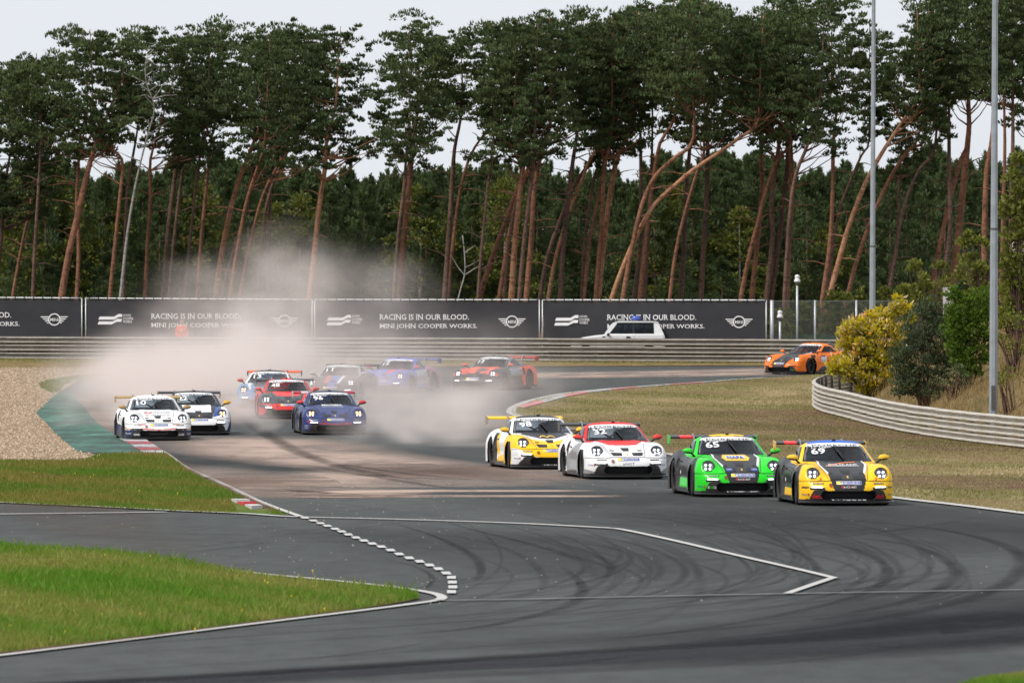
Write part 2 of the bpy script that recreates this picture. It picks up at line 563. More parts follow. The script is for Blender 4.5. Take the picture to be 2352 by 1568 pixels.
def decal(bvh, v2, f, name, m, parent, off=.006, side=None):
    """lay flat shapes (x,z) on the bodywork as seen from the front (or from a side)"""
    V = []; ok = True
    for p in v2:
        if side is None:
            h = on_surface(bvh, p[0], p[1], off)
            V.append(h[0] if h else Vector((p[0], .3, p[1])))
        else:
            h = bvh.ray_cast(Vector((side * 2.5, p[0], p[1])), Vector((-side, 0, 0)))
            V.append((h[0] + Vector((side * off, 0, 0))) if h[0] else Vector((side * .9, p[0], p[1])))
    if not f: return None
    me = mesh(name, V, f)
    return link(name, me, m, parent)
def text_decal(bvh, s, cx, cz, h, w, col, name, parent, rot=0.0, shear=0.0, bold=0.0, side=None, off=.008):
    v, f = text_geo(s, 1.0, 1.0, shear, 1.0, bold)
    if not len(v): return
    lo, hi = v.min(0), v.max(0)
    hx = max(hi[0] - lo[0], 1e-4); hz = max(hi[1] - lo[1], 1e-4)
    x = (v[:, 0] - (lo[0] + hi[0]) / 2) / hx * w; z = (v[:, 1] - (lo[1] + hi[1]) / 2) / hz * h
    c, s_ = math.cos(rot), math.sin(rot)
    X = cx + (x * c - z * s_) * (1 if side is None or side < 0 else 1); Z = cz + x * s_ + z * c
    if side is not None and side > 0: pass
    return decal(bvh, np.stack([X, Z], 1), f, name, cmat(col), parent, off, side)
def quad_grid(x0, x1, z0, z1, n=6, m=2, skew=0.0, top=None):
    v = []; f = []
    for j in range(m + 1):
        for i in range(n + 1):
            t = j / m
            v.append((x0 + (x1 - x0) * i / n + skew * t, z0 + (z1 - z0) * t))
    for j in range(m):
        for i in range(n):
            a = j * (n + 1) + i
            f.append((a, a + 1, a + n + 2, a + n + 1))
    return v, f
def poly_grid(poly, n=8, m=4):
    """quadrilateral with corners bl, br, tr, tl"""
    bl, br, tr, tl = [np.array(p, float) for p in poly]
    v = []; f = []
    for j in range(m + 1):
        for i in range(n + 1):
            s, t = i / n, j / m
            v.append(tuple((bl * (1 - s) + br * s) * (1 - t) + (tl * (1 - s) + tr * s) * t))
    for j in range(m):
        for i in range(n):
            a = j * (n + 1) + i
            f.append((a, a + 1, a + n + 2, a + n + 1))
    return v, f
def stroke(pts, w):
    """polyline ribbon in 2D"""
    P = [np.array(p, float) for p in pts]; v = []; f = []
    for i, p in enumerate(P):
        d = P[min(i + 1, len(P) - 1)] - P[max(i - 1, 0)]; d /= max(np.hypot(*d), 1e-9)
        n = np.array([-d[1], d[0]]) * w / 2
        v += [tuple(p + n), tuple(p - n)]
    for i in range(len(P) - 1): f.append((2 * i, 2 * i + 1, 2 * i + 3, 2 * i + 2))
    return v, f
def resample(pts, step):
    out = []
    for a, b in zip(pts[:-1], pts[1:]):
        n = max(1, int(math.hypot(b[0] - a[0], b[1] - a[1]) / step))
        for i in range(n): out.append((a[0] + (b[0] - a[0]) * i / n, a[1] + (b[1] - a[1]) * i / n))
    out.append(pts[-1]); return out

def mirror_parts(s, cap, root, bvh):
    # housing: flattened pod on an arm
    V = []; Fq = []; nu, nv = 18, 12
    for i in range(nv + 1):
        ph = math.pi * i / nv
        for j in range(nu):
            th = 2 * math.pi * j / nu
            X = math.cos(ph); Yy = math.sin(ph) * math.cos(th); Z = math.sin(ph) * math.sin(th)
            k = 1 - .25 * (X * s * 1)      # outer end slimmer
            x = .108 * X; y = .066 * Yy * k; z = (.064 if Z > 0 else .052) * Z * (1 - .22 * (X * s)) + .006 * X * s
            if Yy > 0: y *= .35
            V.append((x, y, z))
    for i in range(nv):
        for j in range(nu): Fq.append((i * nu + j, i * nu + (j + 1) % nu, (i + 1) * nu + (j + 1) % nu, (i + 1) * nu + j))
    V = np.array(V); Fq = np.array(Fq)
    zc = V[Fq].mean(1)[:, 2]
    def col(c, n):
        o = np.tile(np.array(cap, float), (len(c), 1)); o[c[:, 2] < -.018] = (.015, .015, .016); return o
    me = fast_mesh('mirror', V, Fq, True); me.flip_normals() if False else None
    paint(me, col)
    m = link('mirror', me, None, root, (s * .885, 1.60, .885))
    mb = MB().tube([(-s * .055, .0, -.03), (-s * .10, .02, -.065), (-s * .145, .05, -.115)], [.022, .018, .026], 6)
    mb.obj('mirror_arm', BLACKP, m, True)
    return m

def wing(root, wc, ec, stripes):
    """swan-neck rear wing"""
    z0 = 1.10; y0 = 4.28; hw = .885
    pr = []
    for i in range(9):
        t = i / 8; pr.append((y0 - .16 + .30 * t, z0 + .028 * math.sin(math.pi * t ** .6) + .012 * t + .05 * t * t))
    for i in range(7, 0, -1):
        t = i / 8; pr.append((y0 - .16 + .30 * t, z0 - .016 * math.sin(math.pi * t ** .7) + .012 * t + .05 * t * t - .004))
    xs = np.linspace(-hw, hw, 61); n = len(pr)
    V = [(x, p[0], p[1]) for x in xs for p in pr]; Fq = []
    for i in range(len(xs) - 1):
        for k in range(n): Fq.append((i * n + k, i * n + (k + 1) % n, (i + 1) * n + (k + 1) % n, (i + 1) * n + k))
    me = fast_mesh('rear_wing', V, Fq, True)
    def col(c, nr):
        o = np.tile(np.array(wc, float), (len(c), 1))
        for (a, b, cc) in stripes: o[(c[:, 0] > a) & (c[:, 0] < b)] = cc
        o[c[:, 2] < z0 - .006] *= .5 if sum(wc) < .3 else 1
        return o
    paint(me, col)
    w = link('rear_wing', me, None, root)
    for s in (-1, 1):
        mb = MB().prism([(y0 - .20, z0 - .10), (y0 + .10, z0 - .13), (y0 + .20, z0 - .08), (y0 + .20, z0 + .07), (y0 + .02, z0 + .06), (y0 - .20, z0 + .035)], s * hw - .007, s * hw + .007, 'x')
        mb.obj('end_plate', cmat(ec), w)
        mb = MB().prism([(3.88, .80), (4.02, .80), (4.02, .98), (4.10, 1.12), (4.24, 1.165), (4.30, 1.15), (4.30, 1.19), (4.22, 1.20), (4.06, 1.17), (3.94, 1.04)], s * .41 - .011, s * .41 + .011, 'x')
        mb.obj('wing_mount', mat("wing_mount_metal", (.35, .35, .37), .4, .6), root)
    return w

def headlight(s, root, bvh, amber):
    p = Vector((s * .665, .335, .605))
    ax = Vector((s * .16, -.80, .46)).normalized()
    M = ax.to_track_quat('Z', 'Y').to_matrix().to_4x4(); M.translation = p - ax * .02
    ring = MB().lathe([(.112, .010), (.117, .030), (.128, .032), (.140, .014), (.148, -.09)], 32, M)
    h = ring.obj('headlight', BLACKP, root, True)
    MB().lathe([(.112, .02), (.09, -.012), (.04, -.028), (.0005, -.03)], 24, M).obj('reflector', CHROME, h, True)
    lens = MB().lathe([(.116, .024), (.10, .05), (.07, .066), (.035, .075), (.0005, .077)], 28, M)
    lens.obj('lamp_lens', LENS, h, True)
    for a in (-1, 1):
        for b in (-1, 1):
            mm = M @ Matrix.Translation((a * .042, b * .042, .004))
            MB().lathe([(.021, -.02), (.021, .004), (.014, .010), (.0005, .012)], 14, mm).obj('lamp', LEDW, h, True)
    if amber:
        a = MB()
        for q in (45, 135):
            a.box((-.082, -.015, .0), (.082, .015, .012), M @ Matrix.Rotation(R(q), 4, 'Z'))
        a.obj('indicator', LEDO, h)
    return h

def helmet_and_driver(car, col, suit):
    """driver strapped in on the right as seen from the front"""
    t = tag(empty('person', car.location, car.rotation_euler.z), 'x', 'person')
    M = Matrix.Translation((.34, 2.42, 0))
    pts = [((0, .05, .32), .15), ((0, .05, .50), .17), ((0, .03, .66), .19), ((0, .02, .76), .17), ((0, .0, .82), .075), ((0, -.01, .87), .06)]
    mb = MB()
    rings = []
    for (p, r_) in pts: rings.append((p, r_))
    n = 14; v = []; f = []
    for (p, r_) in rings:
        for k in range(n):
            a = 2 * math.pi * k / n
            v.append((.34 + p[0] + math.cos(a) * r_ * 1.25, 2.42 + p[1] + math.sin(a) * r_ * .75, p[2]))
    for i in range(len(rings) - 1):
        for k in range(n): f.append((i * n + k, i * n + (k + 1) % n, (i + 1) * n + (k + 1) % n, (i + 1) * n + k))
    mb.add(v, f)
    for s in (-1, 1):
        mb.tube([(.34 + s * .19, 2.44, .74), (.34 + s * .27, 2.30, .58), (.34 + s * .20, 2.08, .60), (.34 + s * .13, 1.96, .66)], [.062, .055, .045, .035], 8)
        mb.tube([(.34 + s * .11, 2.38, .36), (.34 + s * .14, 1.95, .44), (.34 + s * .12, 1.6, .22)], [.09, .075, .05], 8)
    body = mb.obj('body', cmat(suit), t, True)
    hm = MB().lathe([(.085, -.13), (.115, -.10), (.132, -.03), (.134, .03), (.115, .09), (.07, .125), (.001, .137)], 20, Matrix.Translation((.34, 2.36, .965)))
    h = hm.obj('helmet', cmat(col, rough=.25), t, True)
    V = []; Fq = []
    for j in range(9):
        a = R(-150 + 15 * j + 0)
        for z in (.93, .99): V.append((.34 + .138 * math.cos(a), 2.36 + .138 * math.sin(a), z))
    for j in range(8): Fq.append((2 * j, 2 * j + 2, 2 * j + 3, 2 * j + 1))
    link('visor', mesh('visor', V, Fq, True), mat("visor_film", (.01, .01, .015), .1, coat=1), t)
    return t

def race_car(cfg):
    fine = cfg.get('fine', True)
    P, bvh = shells(fine)
    root = empty('race_car')
    liv = cfg['livery']
    names = {'door_l': 'door', 'door_r': 'door', 'side_l': 'side_window', 'side_r': 'side_window'}
    for k, (V, Q, m, gr) in P.items():
        me = sub_mesh(names.get(k, k), V, Q, m, True, gr)
        nm = names.get(k, k)
        if k == 'windscreen': me.materials.append(GLASS)
        elif k in ('side_l', 'side_r', 'rear_window'): me.materials.append(SIDEGLASS)
        elif k == 'front_grille':
            me.materials.append(mat("grille_mesh", (.012, .012, .013), .7, var=.6, vs=90))
        elif k == 'sun_strip': me.materials.append(cmat((.80, .81, .82), "sun_strip_white"))
        else: paint(me, (lambda kk: (lambda c, n: liv(kk, c, n)))(k))
        o = link(nm, me, None, root)
        if nm == 'door':
            s = -1 if k == 'door_l' else 1
            MB().box((s * .872 - .012, 2.56, .655), (s * .872 + .012, 2.74, .675)).obj('handle', BLACKP, o)
    # black lower edge and splitter
    base_me = base_part('splitter', lambda: splitter_mesh())
    link('splitter', base_me, CARBON, root)
    link('side_skirt', base_part('skirt', lambda: MB().prism([(1.34, .07), (3.06, .07), (3.06, .15), (1.34, .17)], .80, .90, 'x').mesh('side_skirt')), CARBON, root)
    link('side_skirt', base_part('skirt2', lambda: MB().prism([(1.34, .07), (3.06, .07), (3.06, .15), (1.34, .17)], -.90, -.80, 'x').mesh('side_skirt')), CARBON, root)
    def under():
        mb = MB().box((-.60, .25, .075), (.60, 4.35, .11))
        mb.box((-.88, 1.36, .08), (.88, 3.04, .11))
        for yc, r_ in ((FA, .40), (RA, .42)):
            for s in (-1, 1):
                mb.box((min(s * .60, s * .56), yc - r_, .10), (max(s * .60, s * .56), yc + r_, .72))
        mb.box((-.6, .35, .10), (.6, .40, .45))
        return mb.mesh('underbody')
    link('underbody', base_part('under', under), BLACKP, root)
    for s in (-1, 1):
        for yc, r_, w in ((FA, RF, .29), (RA, RR, .31)):
            steer = cfg.get('steer', 0.0) if yc == FA else 0
            wl = bpy.data.objects.new('wheel', None); COL.objects.link(wl); wl.parent = root
            wl.location = (s * ((.90 if yc == FA else .92) - w / 2), yc, r_); wl.rotation_euler = (0, 0, steer)
            link('tyre', base_part(('tyre', r_), lambda: tyre_mesh(r_, w)), RUBBER, wl)
            link('rim', base_part(('rim', r_, s), lambda: rim_mesh(r_, w, s)), RIM, wl)
    # interior
    def cabin_in():
        mb = MB().box((-.60, 1.75, .12), (.60, 3.7, .16)).box((-.62, 3.3, .16), (.62, 3.34, .84))
        mb.box((-.62, 1.60, .62), (.62, 1.98, .80)).box((-.64, 1.8, .12), (-.60, 3.3, .80)).box((.60, 1.8, .12), (.64, 3.3, .80))
        return mb.mesh('cabin_lining')
    link('cabin_lining', base_part('cabin', cabin_in), DARKIN, root)
    def cage():
        mb = MB(); r_ = .021
        mb.tube([(-.60, 2.75, .15), (-.60, 2.75, .85), (-.50, 2.75, 1.10), (0, 2.75, 1.155), (.50, 2.75, 1.10), (.60, 2.75, .85), (.60, 2.75, .15)], r_, 6)
        for s in (-1, 1):
            mb.tube([(s * .62, 1.72, .80), (s * .585, 1.95, .95), (s * .50, 2.22, 1.085), (s * .48, 2.75, 1.10)], r_, 6)
            mb.tube([(s * .62, 2.72, .30), (s * .66, 1.9, .62)], r_, 6)
            mb.tube([(s * .45, 2.77, 1.08), (s * .42, 3.45, .80)], r_, 6)
        mb.tube([(-.56, 2.76, .55), (.40, 2.77, 1.10)], r_, 6); mb.tube([(.56, 2.76, .55), (-.40, 2.77, 1.10)], r_, 6)
        mb.tube([(-.55, 2.76, .62), (.55, 2.76, .62)], r_, 6)
        return mb.mesh('roll_cage', True)
    link('roll_cage', base_part('cage', cage), CAGE, root)
    link('seat', base_part('seat', lambda: MB().prism([(2.2, .2), (2.75, .2), (2.72, .98), (2.62, 1.0), (2.58, .45), (2.2, .38)], .08, .60, 'x').prism([(2.50, .82), (2.60, .82), (2.60, 1.04), (2.52, 1.04)], .12, .20, 'x').prism([(2.50, .82), (2.60, .82), (2.60, 1.04), (2.52, 1.04)], .48, .56, 'x').mesh('seat')), SEATM, root)
    link('steering_wheel', base_part('swheel', lambda: MB().tube([(.34 + .15 * math.cos(a), 2.0 + .02 * math.sin(a), .72 + .13 * math.sin(a)) for a in np.linspace(0, 2 * math.pi, 17)], .017, 6, False).box((.27, 1.99, .68), (.41, 2.02, .76)).mesh('steering_wheel', True)), BLACKP, root)
    for s in (-1, 1):
        headlight(s, root, bvh, cfg.get('amber', False))
        mirror_parts(s, cfg['mirror'], root, bvh)
        # daytime running light in its black slot
        v, f = quad_grid(s * .59 - .135, s * .59 + .135, .305, .345, 8, 2, 0)
        decal(bvh, v, f, 'light_slot', BLACKP, root, .006)
        pts = []
        for i in range(7):
            x = s * (.50 + .19 * i / 6); h = on_surface(bvh, x, .347 + .006 * i / 6, .022); pts.append(h[0])
        if cfg.get('drl', True): MB().tube(pts, .0135, 6).obj('running_light', LEDW, root, True)
    wing(root, cfg['wing'], cfg.get('endplate', cfg['wing']), cfg.get('wing_stripes', []))
    # wiper, antenna, roof hatch
    def wiper():
        pts = [on_surface(bvh, x, z, .03)[0] for x, z in ((.09, .835), (.03, .95), (-.02, 1.05), (-.04, 1.10))]
        pts2 = [on_surface(bvh, x, z, .02)[0] for x, z in ((.09, .835), (.05, .93), (.02, 1.0))]
        return MB().tube(pts, .009, 5).tube(pts2, .014, 5).mesh('wiper', True)
    link('wiper', base_part(('wiper', fine), wiper), BLACKP, root)
    link('antenna', base_part('ant', lambda: MB().tube([(0, 2.75, 1.18), (0, 2.79, 1.26)], .006, 5).mesh('antenna')), BLACKP, root)
    link('roof_camera', base_part('rcam', lambda: MB().box((-.03, 2.22, 1.19), (.03, 2.32, 1.225)).mesh('roof_camera')), BLACKP, root)
    # bonnet duct and vents
    vc = cfg.get('vent', BLACKP)
    for nm, poly in (('bonnet_duct', [(-.065, .60), (.065, .60), (.095, .665), (-.095, .665)]),
                     ('bonnet_vent', [(-.32, .505), (-.12, .505), (-.105, .565), (-.36, .575)]), ('bonnet_vent', [(.12, .505), (.32, .505), (.36, .575), (.105, .565)]),
                     ('bonnet_catch', [(-.36, .605), (-.26, .60), (-.25, .618), (-.35, .625)]), ('bonnet_catch', [(.26, .60), (.36, .605), (.35, .625), (.25, .618)])):
        v, f = poly_grid(poly, 8, 4)
        decal(bvh, v, f, nm, vc, root, .005)
    v, f = quad_grid(-.015, .015, .515, .555, 2, 2)
    decal(bvh, v, f, 'badge', cmat((.75, .42, .04)), root, .008)
    # shut lines
    V2 = []; F2 = []
    for pts in ([(-.50, .80), (-.42, .65), (-.36, .475), (.36, .475), (.42, .65), (.50, .80)], [(-.37, .47), (-.89, .455)], [(.37, .47), (.89, .455)]):
        v, f = stroke(resample(pts, .05), .009)
        o = len(V2); V2 += v; F2 += [tuple(i + o for i in q) for q in f]
    decal(bvh, V2, F2, 'panel_gap', BLACKP, root, .004)
    # tyre maker plate
    if cfg.get('plate', True):
        v, f = quad_grid(-.235, .235, .405, .452, 10, 2); decal(bvh, v, f, 'plate', cmat((.02, .06, .42)), root, .006)
        v, f = poly_grid([(-.235, .405), (-.14, .405), (-.165, .452), (-.235, .452)], 3, 2); decal(bvh, v, f, 'plate_end', cmat((.95, .75, .02)), root, .009)
        v, f = stroke(resample([(-.235, .455), (.235, .455), (.235, .402), (-.235, .402), (-.235, .455)], .05), .008); decal(bvh, v, f, 'plate_edge', cmat((.8, .8, .8)), root, .010)
        v, f = poly_grid([(-.15, .413), (-.10, .413), (-.115, .44), (-.13, .44)], 2, 2); decal(bvh, v, f, 'plate_figure', cmat((.85, .85, .85)), root, .011)
        text_decal(bvh, 'MICHELIN', .055, .4285, .024, .30, (.9, .9, .92), 'plate_lettering', root, shear=.25, bold=.012, off=.012)
    for s in (-1, 1):
        v, f = quad_grid(s * .575 - .10, s * .575 + .10, .405, .432, 6, 1); decal(bvh, v, f, 'sponsor_panel', cmat((.02, .02, .022)), root, .006)
        if fine: text_decal(bvh, 'TAG Heuer', s * .575, .4185, .016, .17, (.8, .8, .8), 'sponsor_lettering', root, bold=.01, off=.011)
    text_decal(bvh, 'PORSCHE', 0, 1.108, .030, .86, (.01, .01, .012), 'strip_lettering', root, bold=-.002, off=.010)
    num, nam = cfg.get('num'), cfg.get('driver')
    if num: text_decal(bvh, num, -.345, .995, .105, .26, (.85, .86, .88), 'race_number', root, bold=.022, off=.012, rot=.08)
    if nam: text_decal(bvh, nam, -.30 + .012 * max(0, len(nam) - 8), 1.066, .036, .052 * len(nam) * .72, (.85, .86, .88), 'driver_name', root, bold=.012, off=.012, rot=.05)
    # tow eye
    v, f = stroke([(-.345 + .026 * math.cos(a), .385 + .022 * math.sin(a)) for a in np.linspace(0, 6.28, 10)], .02)
    decal(bvh, v, f, 'tow_loop', cmat((.25, .01, .02)), root, .02)
    for (s_, x, z, h, w, c, kw) in cfg.get('texts', []):
        text_decal(bvh, s_, x, z, h, w, c, 'sponsor_lettering', root, **kw)
    for (v, f, c, nm) in cfg.get('shapes', []):
        decal(bvh, v, f, nm, cmat(c), root, .0075)
    return root

def splitter_mesh():
    n = 40; V = []; Fq = []
    for i in range(n + 1):
        x = -.90 + 1.80 * i / n; a = abs(x) / .90
        yf = .34 * a ** 4 + .05 * a ** 2 - .055
        V += [(x, yf, .055), (x, yf, .075), (x, yf + .03, .088), (x, .62, .10), (x, .62, .055)]
    for i in range(n):
        for k in range(5):
            Fq.append((i * 5 + k, i * 5 + (k + 1) % 5, (i + 1) * 5 + (k + 1) % 5, (i + 1) * 5 + k))
    Fq.append(tuple(range(5))); Fq.append(tuple(n * 5 + k for k in (4, 3, 2, 1, 0)))
    me = mesh('splitter', V, Fq)
    return me
# ------------------------------------------------------------------ liveries
BK = (.016, .016, .018); DG = (.022, .022, .024); WH = (.84, .845, .85); YE = (.98, .57, .002); GR = (.008, .66, .012)
RD = (.78, .012, .01); NV = (.015, .03, .12); GO = (.42, .27, .09); OR = (.95, .20, .01); SL = (.04, .055, .065)
DK = [(-.01, 0), (.77, 0), (.74, .13), (.67, .295), (.47, .318), (.41, .285), (-.01, .282)]
def Fs(poly, ymax=1.7):
    return lambda p, c, n: inpoly(np.abs(c[:, 0]), c[:, 2], poly) & (c[:, 1] < ymax) & (p not in ('roof',))
def Fa(poly, ymax=1.7):
    return lambda p, c, n: inpoly(c[:, 0], c[:, 2], poly) & (c[:, 1] < ymax) & (p not in ('roof',))
def Sd(poly):
    return lambda p, c, n: inpoly(c[:, 1], c[:, 2], poly) & (np.abs(n[:, 0]) > .5) & (p != 'roof')
def Rf(fn):
    return lambda p, c, n: fn(c) & (np.full(len(c), p == 'roof'))
def Pt(*ps):
    return lambda p, c, n: np.full(len(c), p in ps)
def livery(base, rules):
    def f(p, c, n):
        o = np.tile(np.array(base, float), (len(c), 1))
        for m, col in rules: o[m(p, c, n)] = col
        o[Fs(DK, .9)(p, c, n)] = BK
        o[(c[:, 2] < .125) & (np.abs(c[:, 0]) > .5)] = BK
        sd = (np.abs(n[:, 0]) > .3)
        d = ((c[:, 1] - 2.98 - (c[:, 2] - .64) * .15) / .095) ** 2 + ((c[:, 2] - .64) / .16) ** 2
        o[(d < 1) & (np.abs(c[:, 0]) > .6) & (p == 'body')] = BK
        if p == 'body':                                  # wheel housings and cowl
            o[(np.abs(c[:, 0]) < .66) & (c[:, 1] > 1.52) & (c[:, 1] < 1.9)] = BK
        return o
    return f
ARCH = lambda p, c, n: (np.hypot(c[:, 1] - FA, c[:, 2] - RF) < .46) & (np.abs(c[:, 0]) > .60) & (c[:, 1] > .55)
roof_mid = lambda c: (np.abs(c[:, 0]) < .50) & (c[:, 2] > 1.10) & (c[:, 1] < 3.2)
pillar = lambda c: (c[:, 2] < 1.13)
def hexa(cx, cz, w, h, k=.2):
    return [(cx - w, cz), (cx - w * (1 - k), cz - h), (cx + w * (1 - k), cz - h), (cx + w, cz), (cx + w * (1 - k), cz + h), (cx - w * (1 - k), cz + h)]
def fill(poly):
    pts = [(float(a), float(b)) for a, b in poly]
    cx = sum(p[0] for p in pts) / len(pts); cz = sum(p[1] for p in pts) / len(pts)
    pts = resample(pts + [pts[0]], .04)[:-1]
    v = [(cx, cz)] + pts; f = [(0, i + 1, (i + 1) % len(pts) + 1) for i in range(len(pts))]
    return v, f
MOB = [('Mobil', 0, 0, 0, 0, 0, {})]
def both(s, x, z, h, w, c, **kw): return [(s, -x, z, h, w, c, dict(kw)), (s, x, z, h, w, c, dict(kw))]
def mobil(z=.215, x=.80): return [('Mobil', -x - .015, z, .035, .085, (.02, .05, .35), {}), ('1', -x + .05, z, .042, .02, (.6, .02, .02), {}), ('Mobil', x, z, .035, .085, (.02, .05, .35), {})]

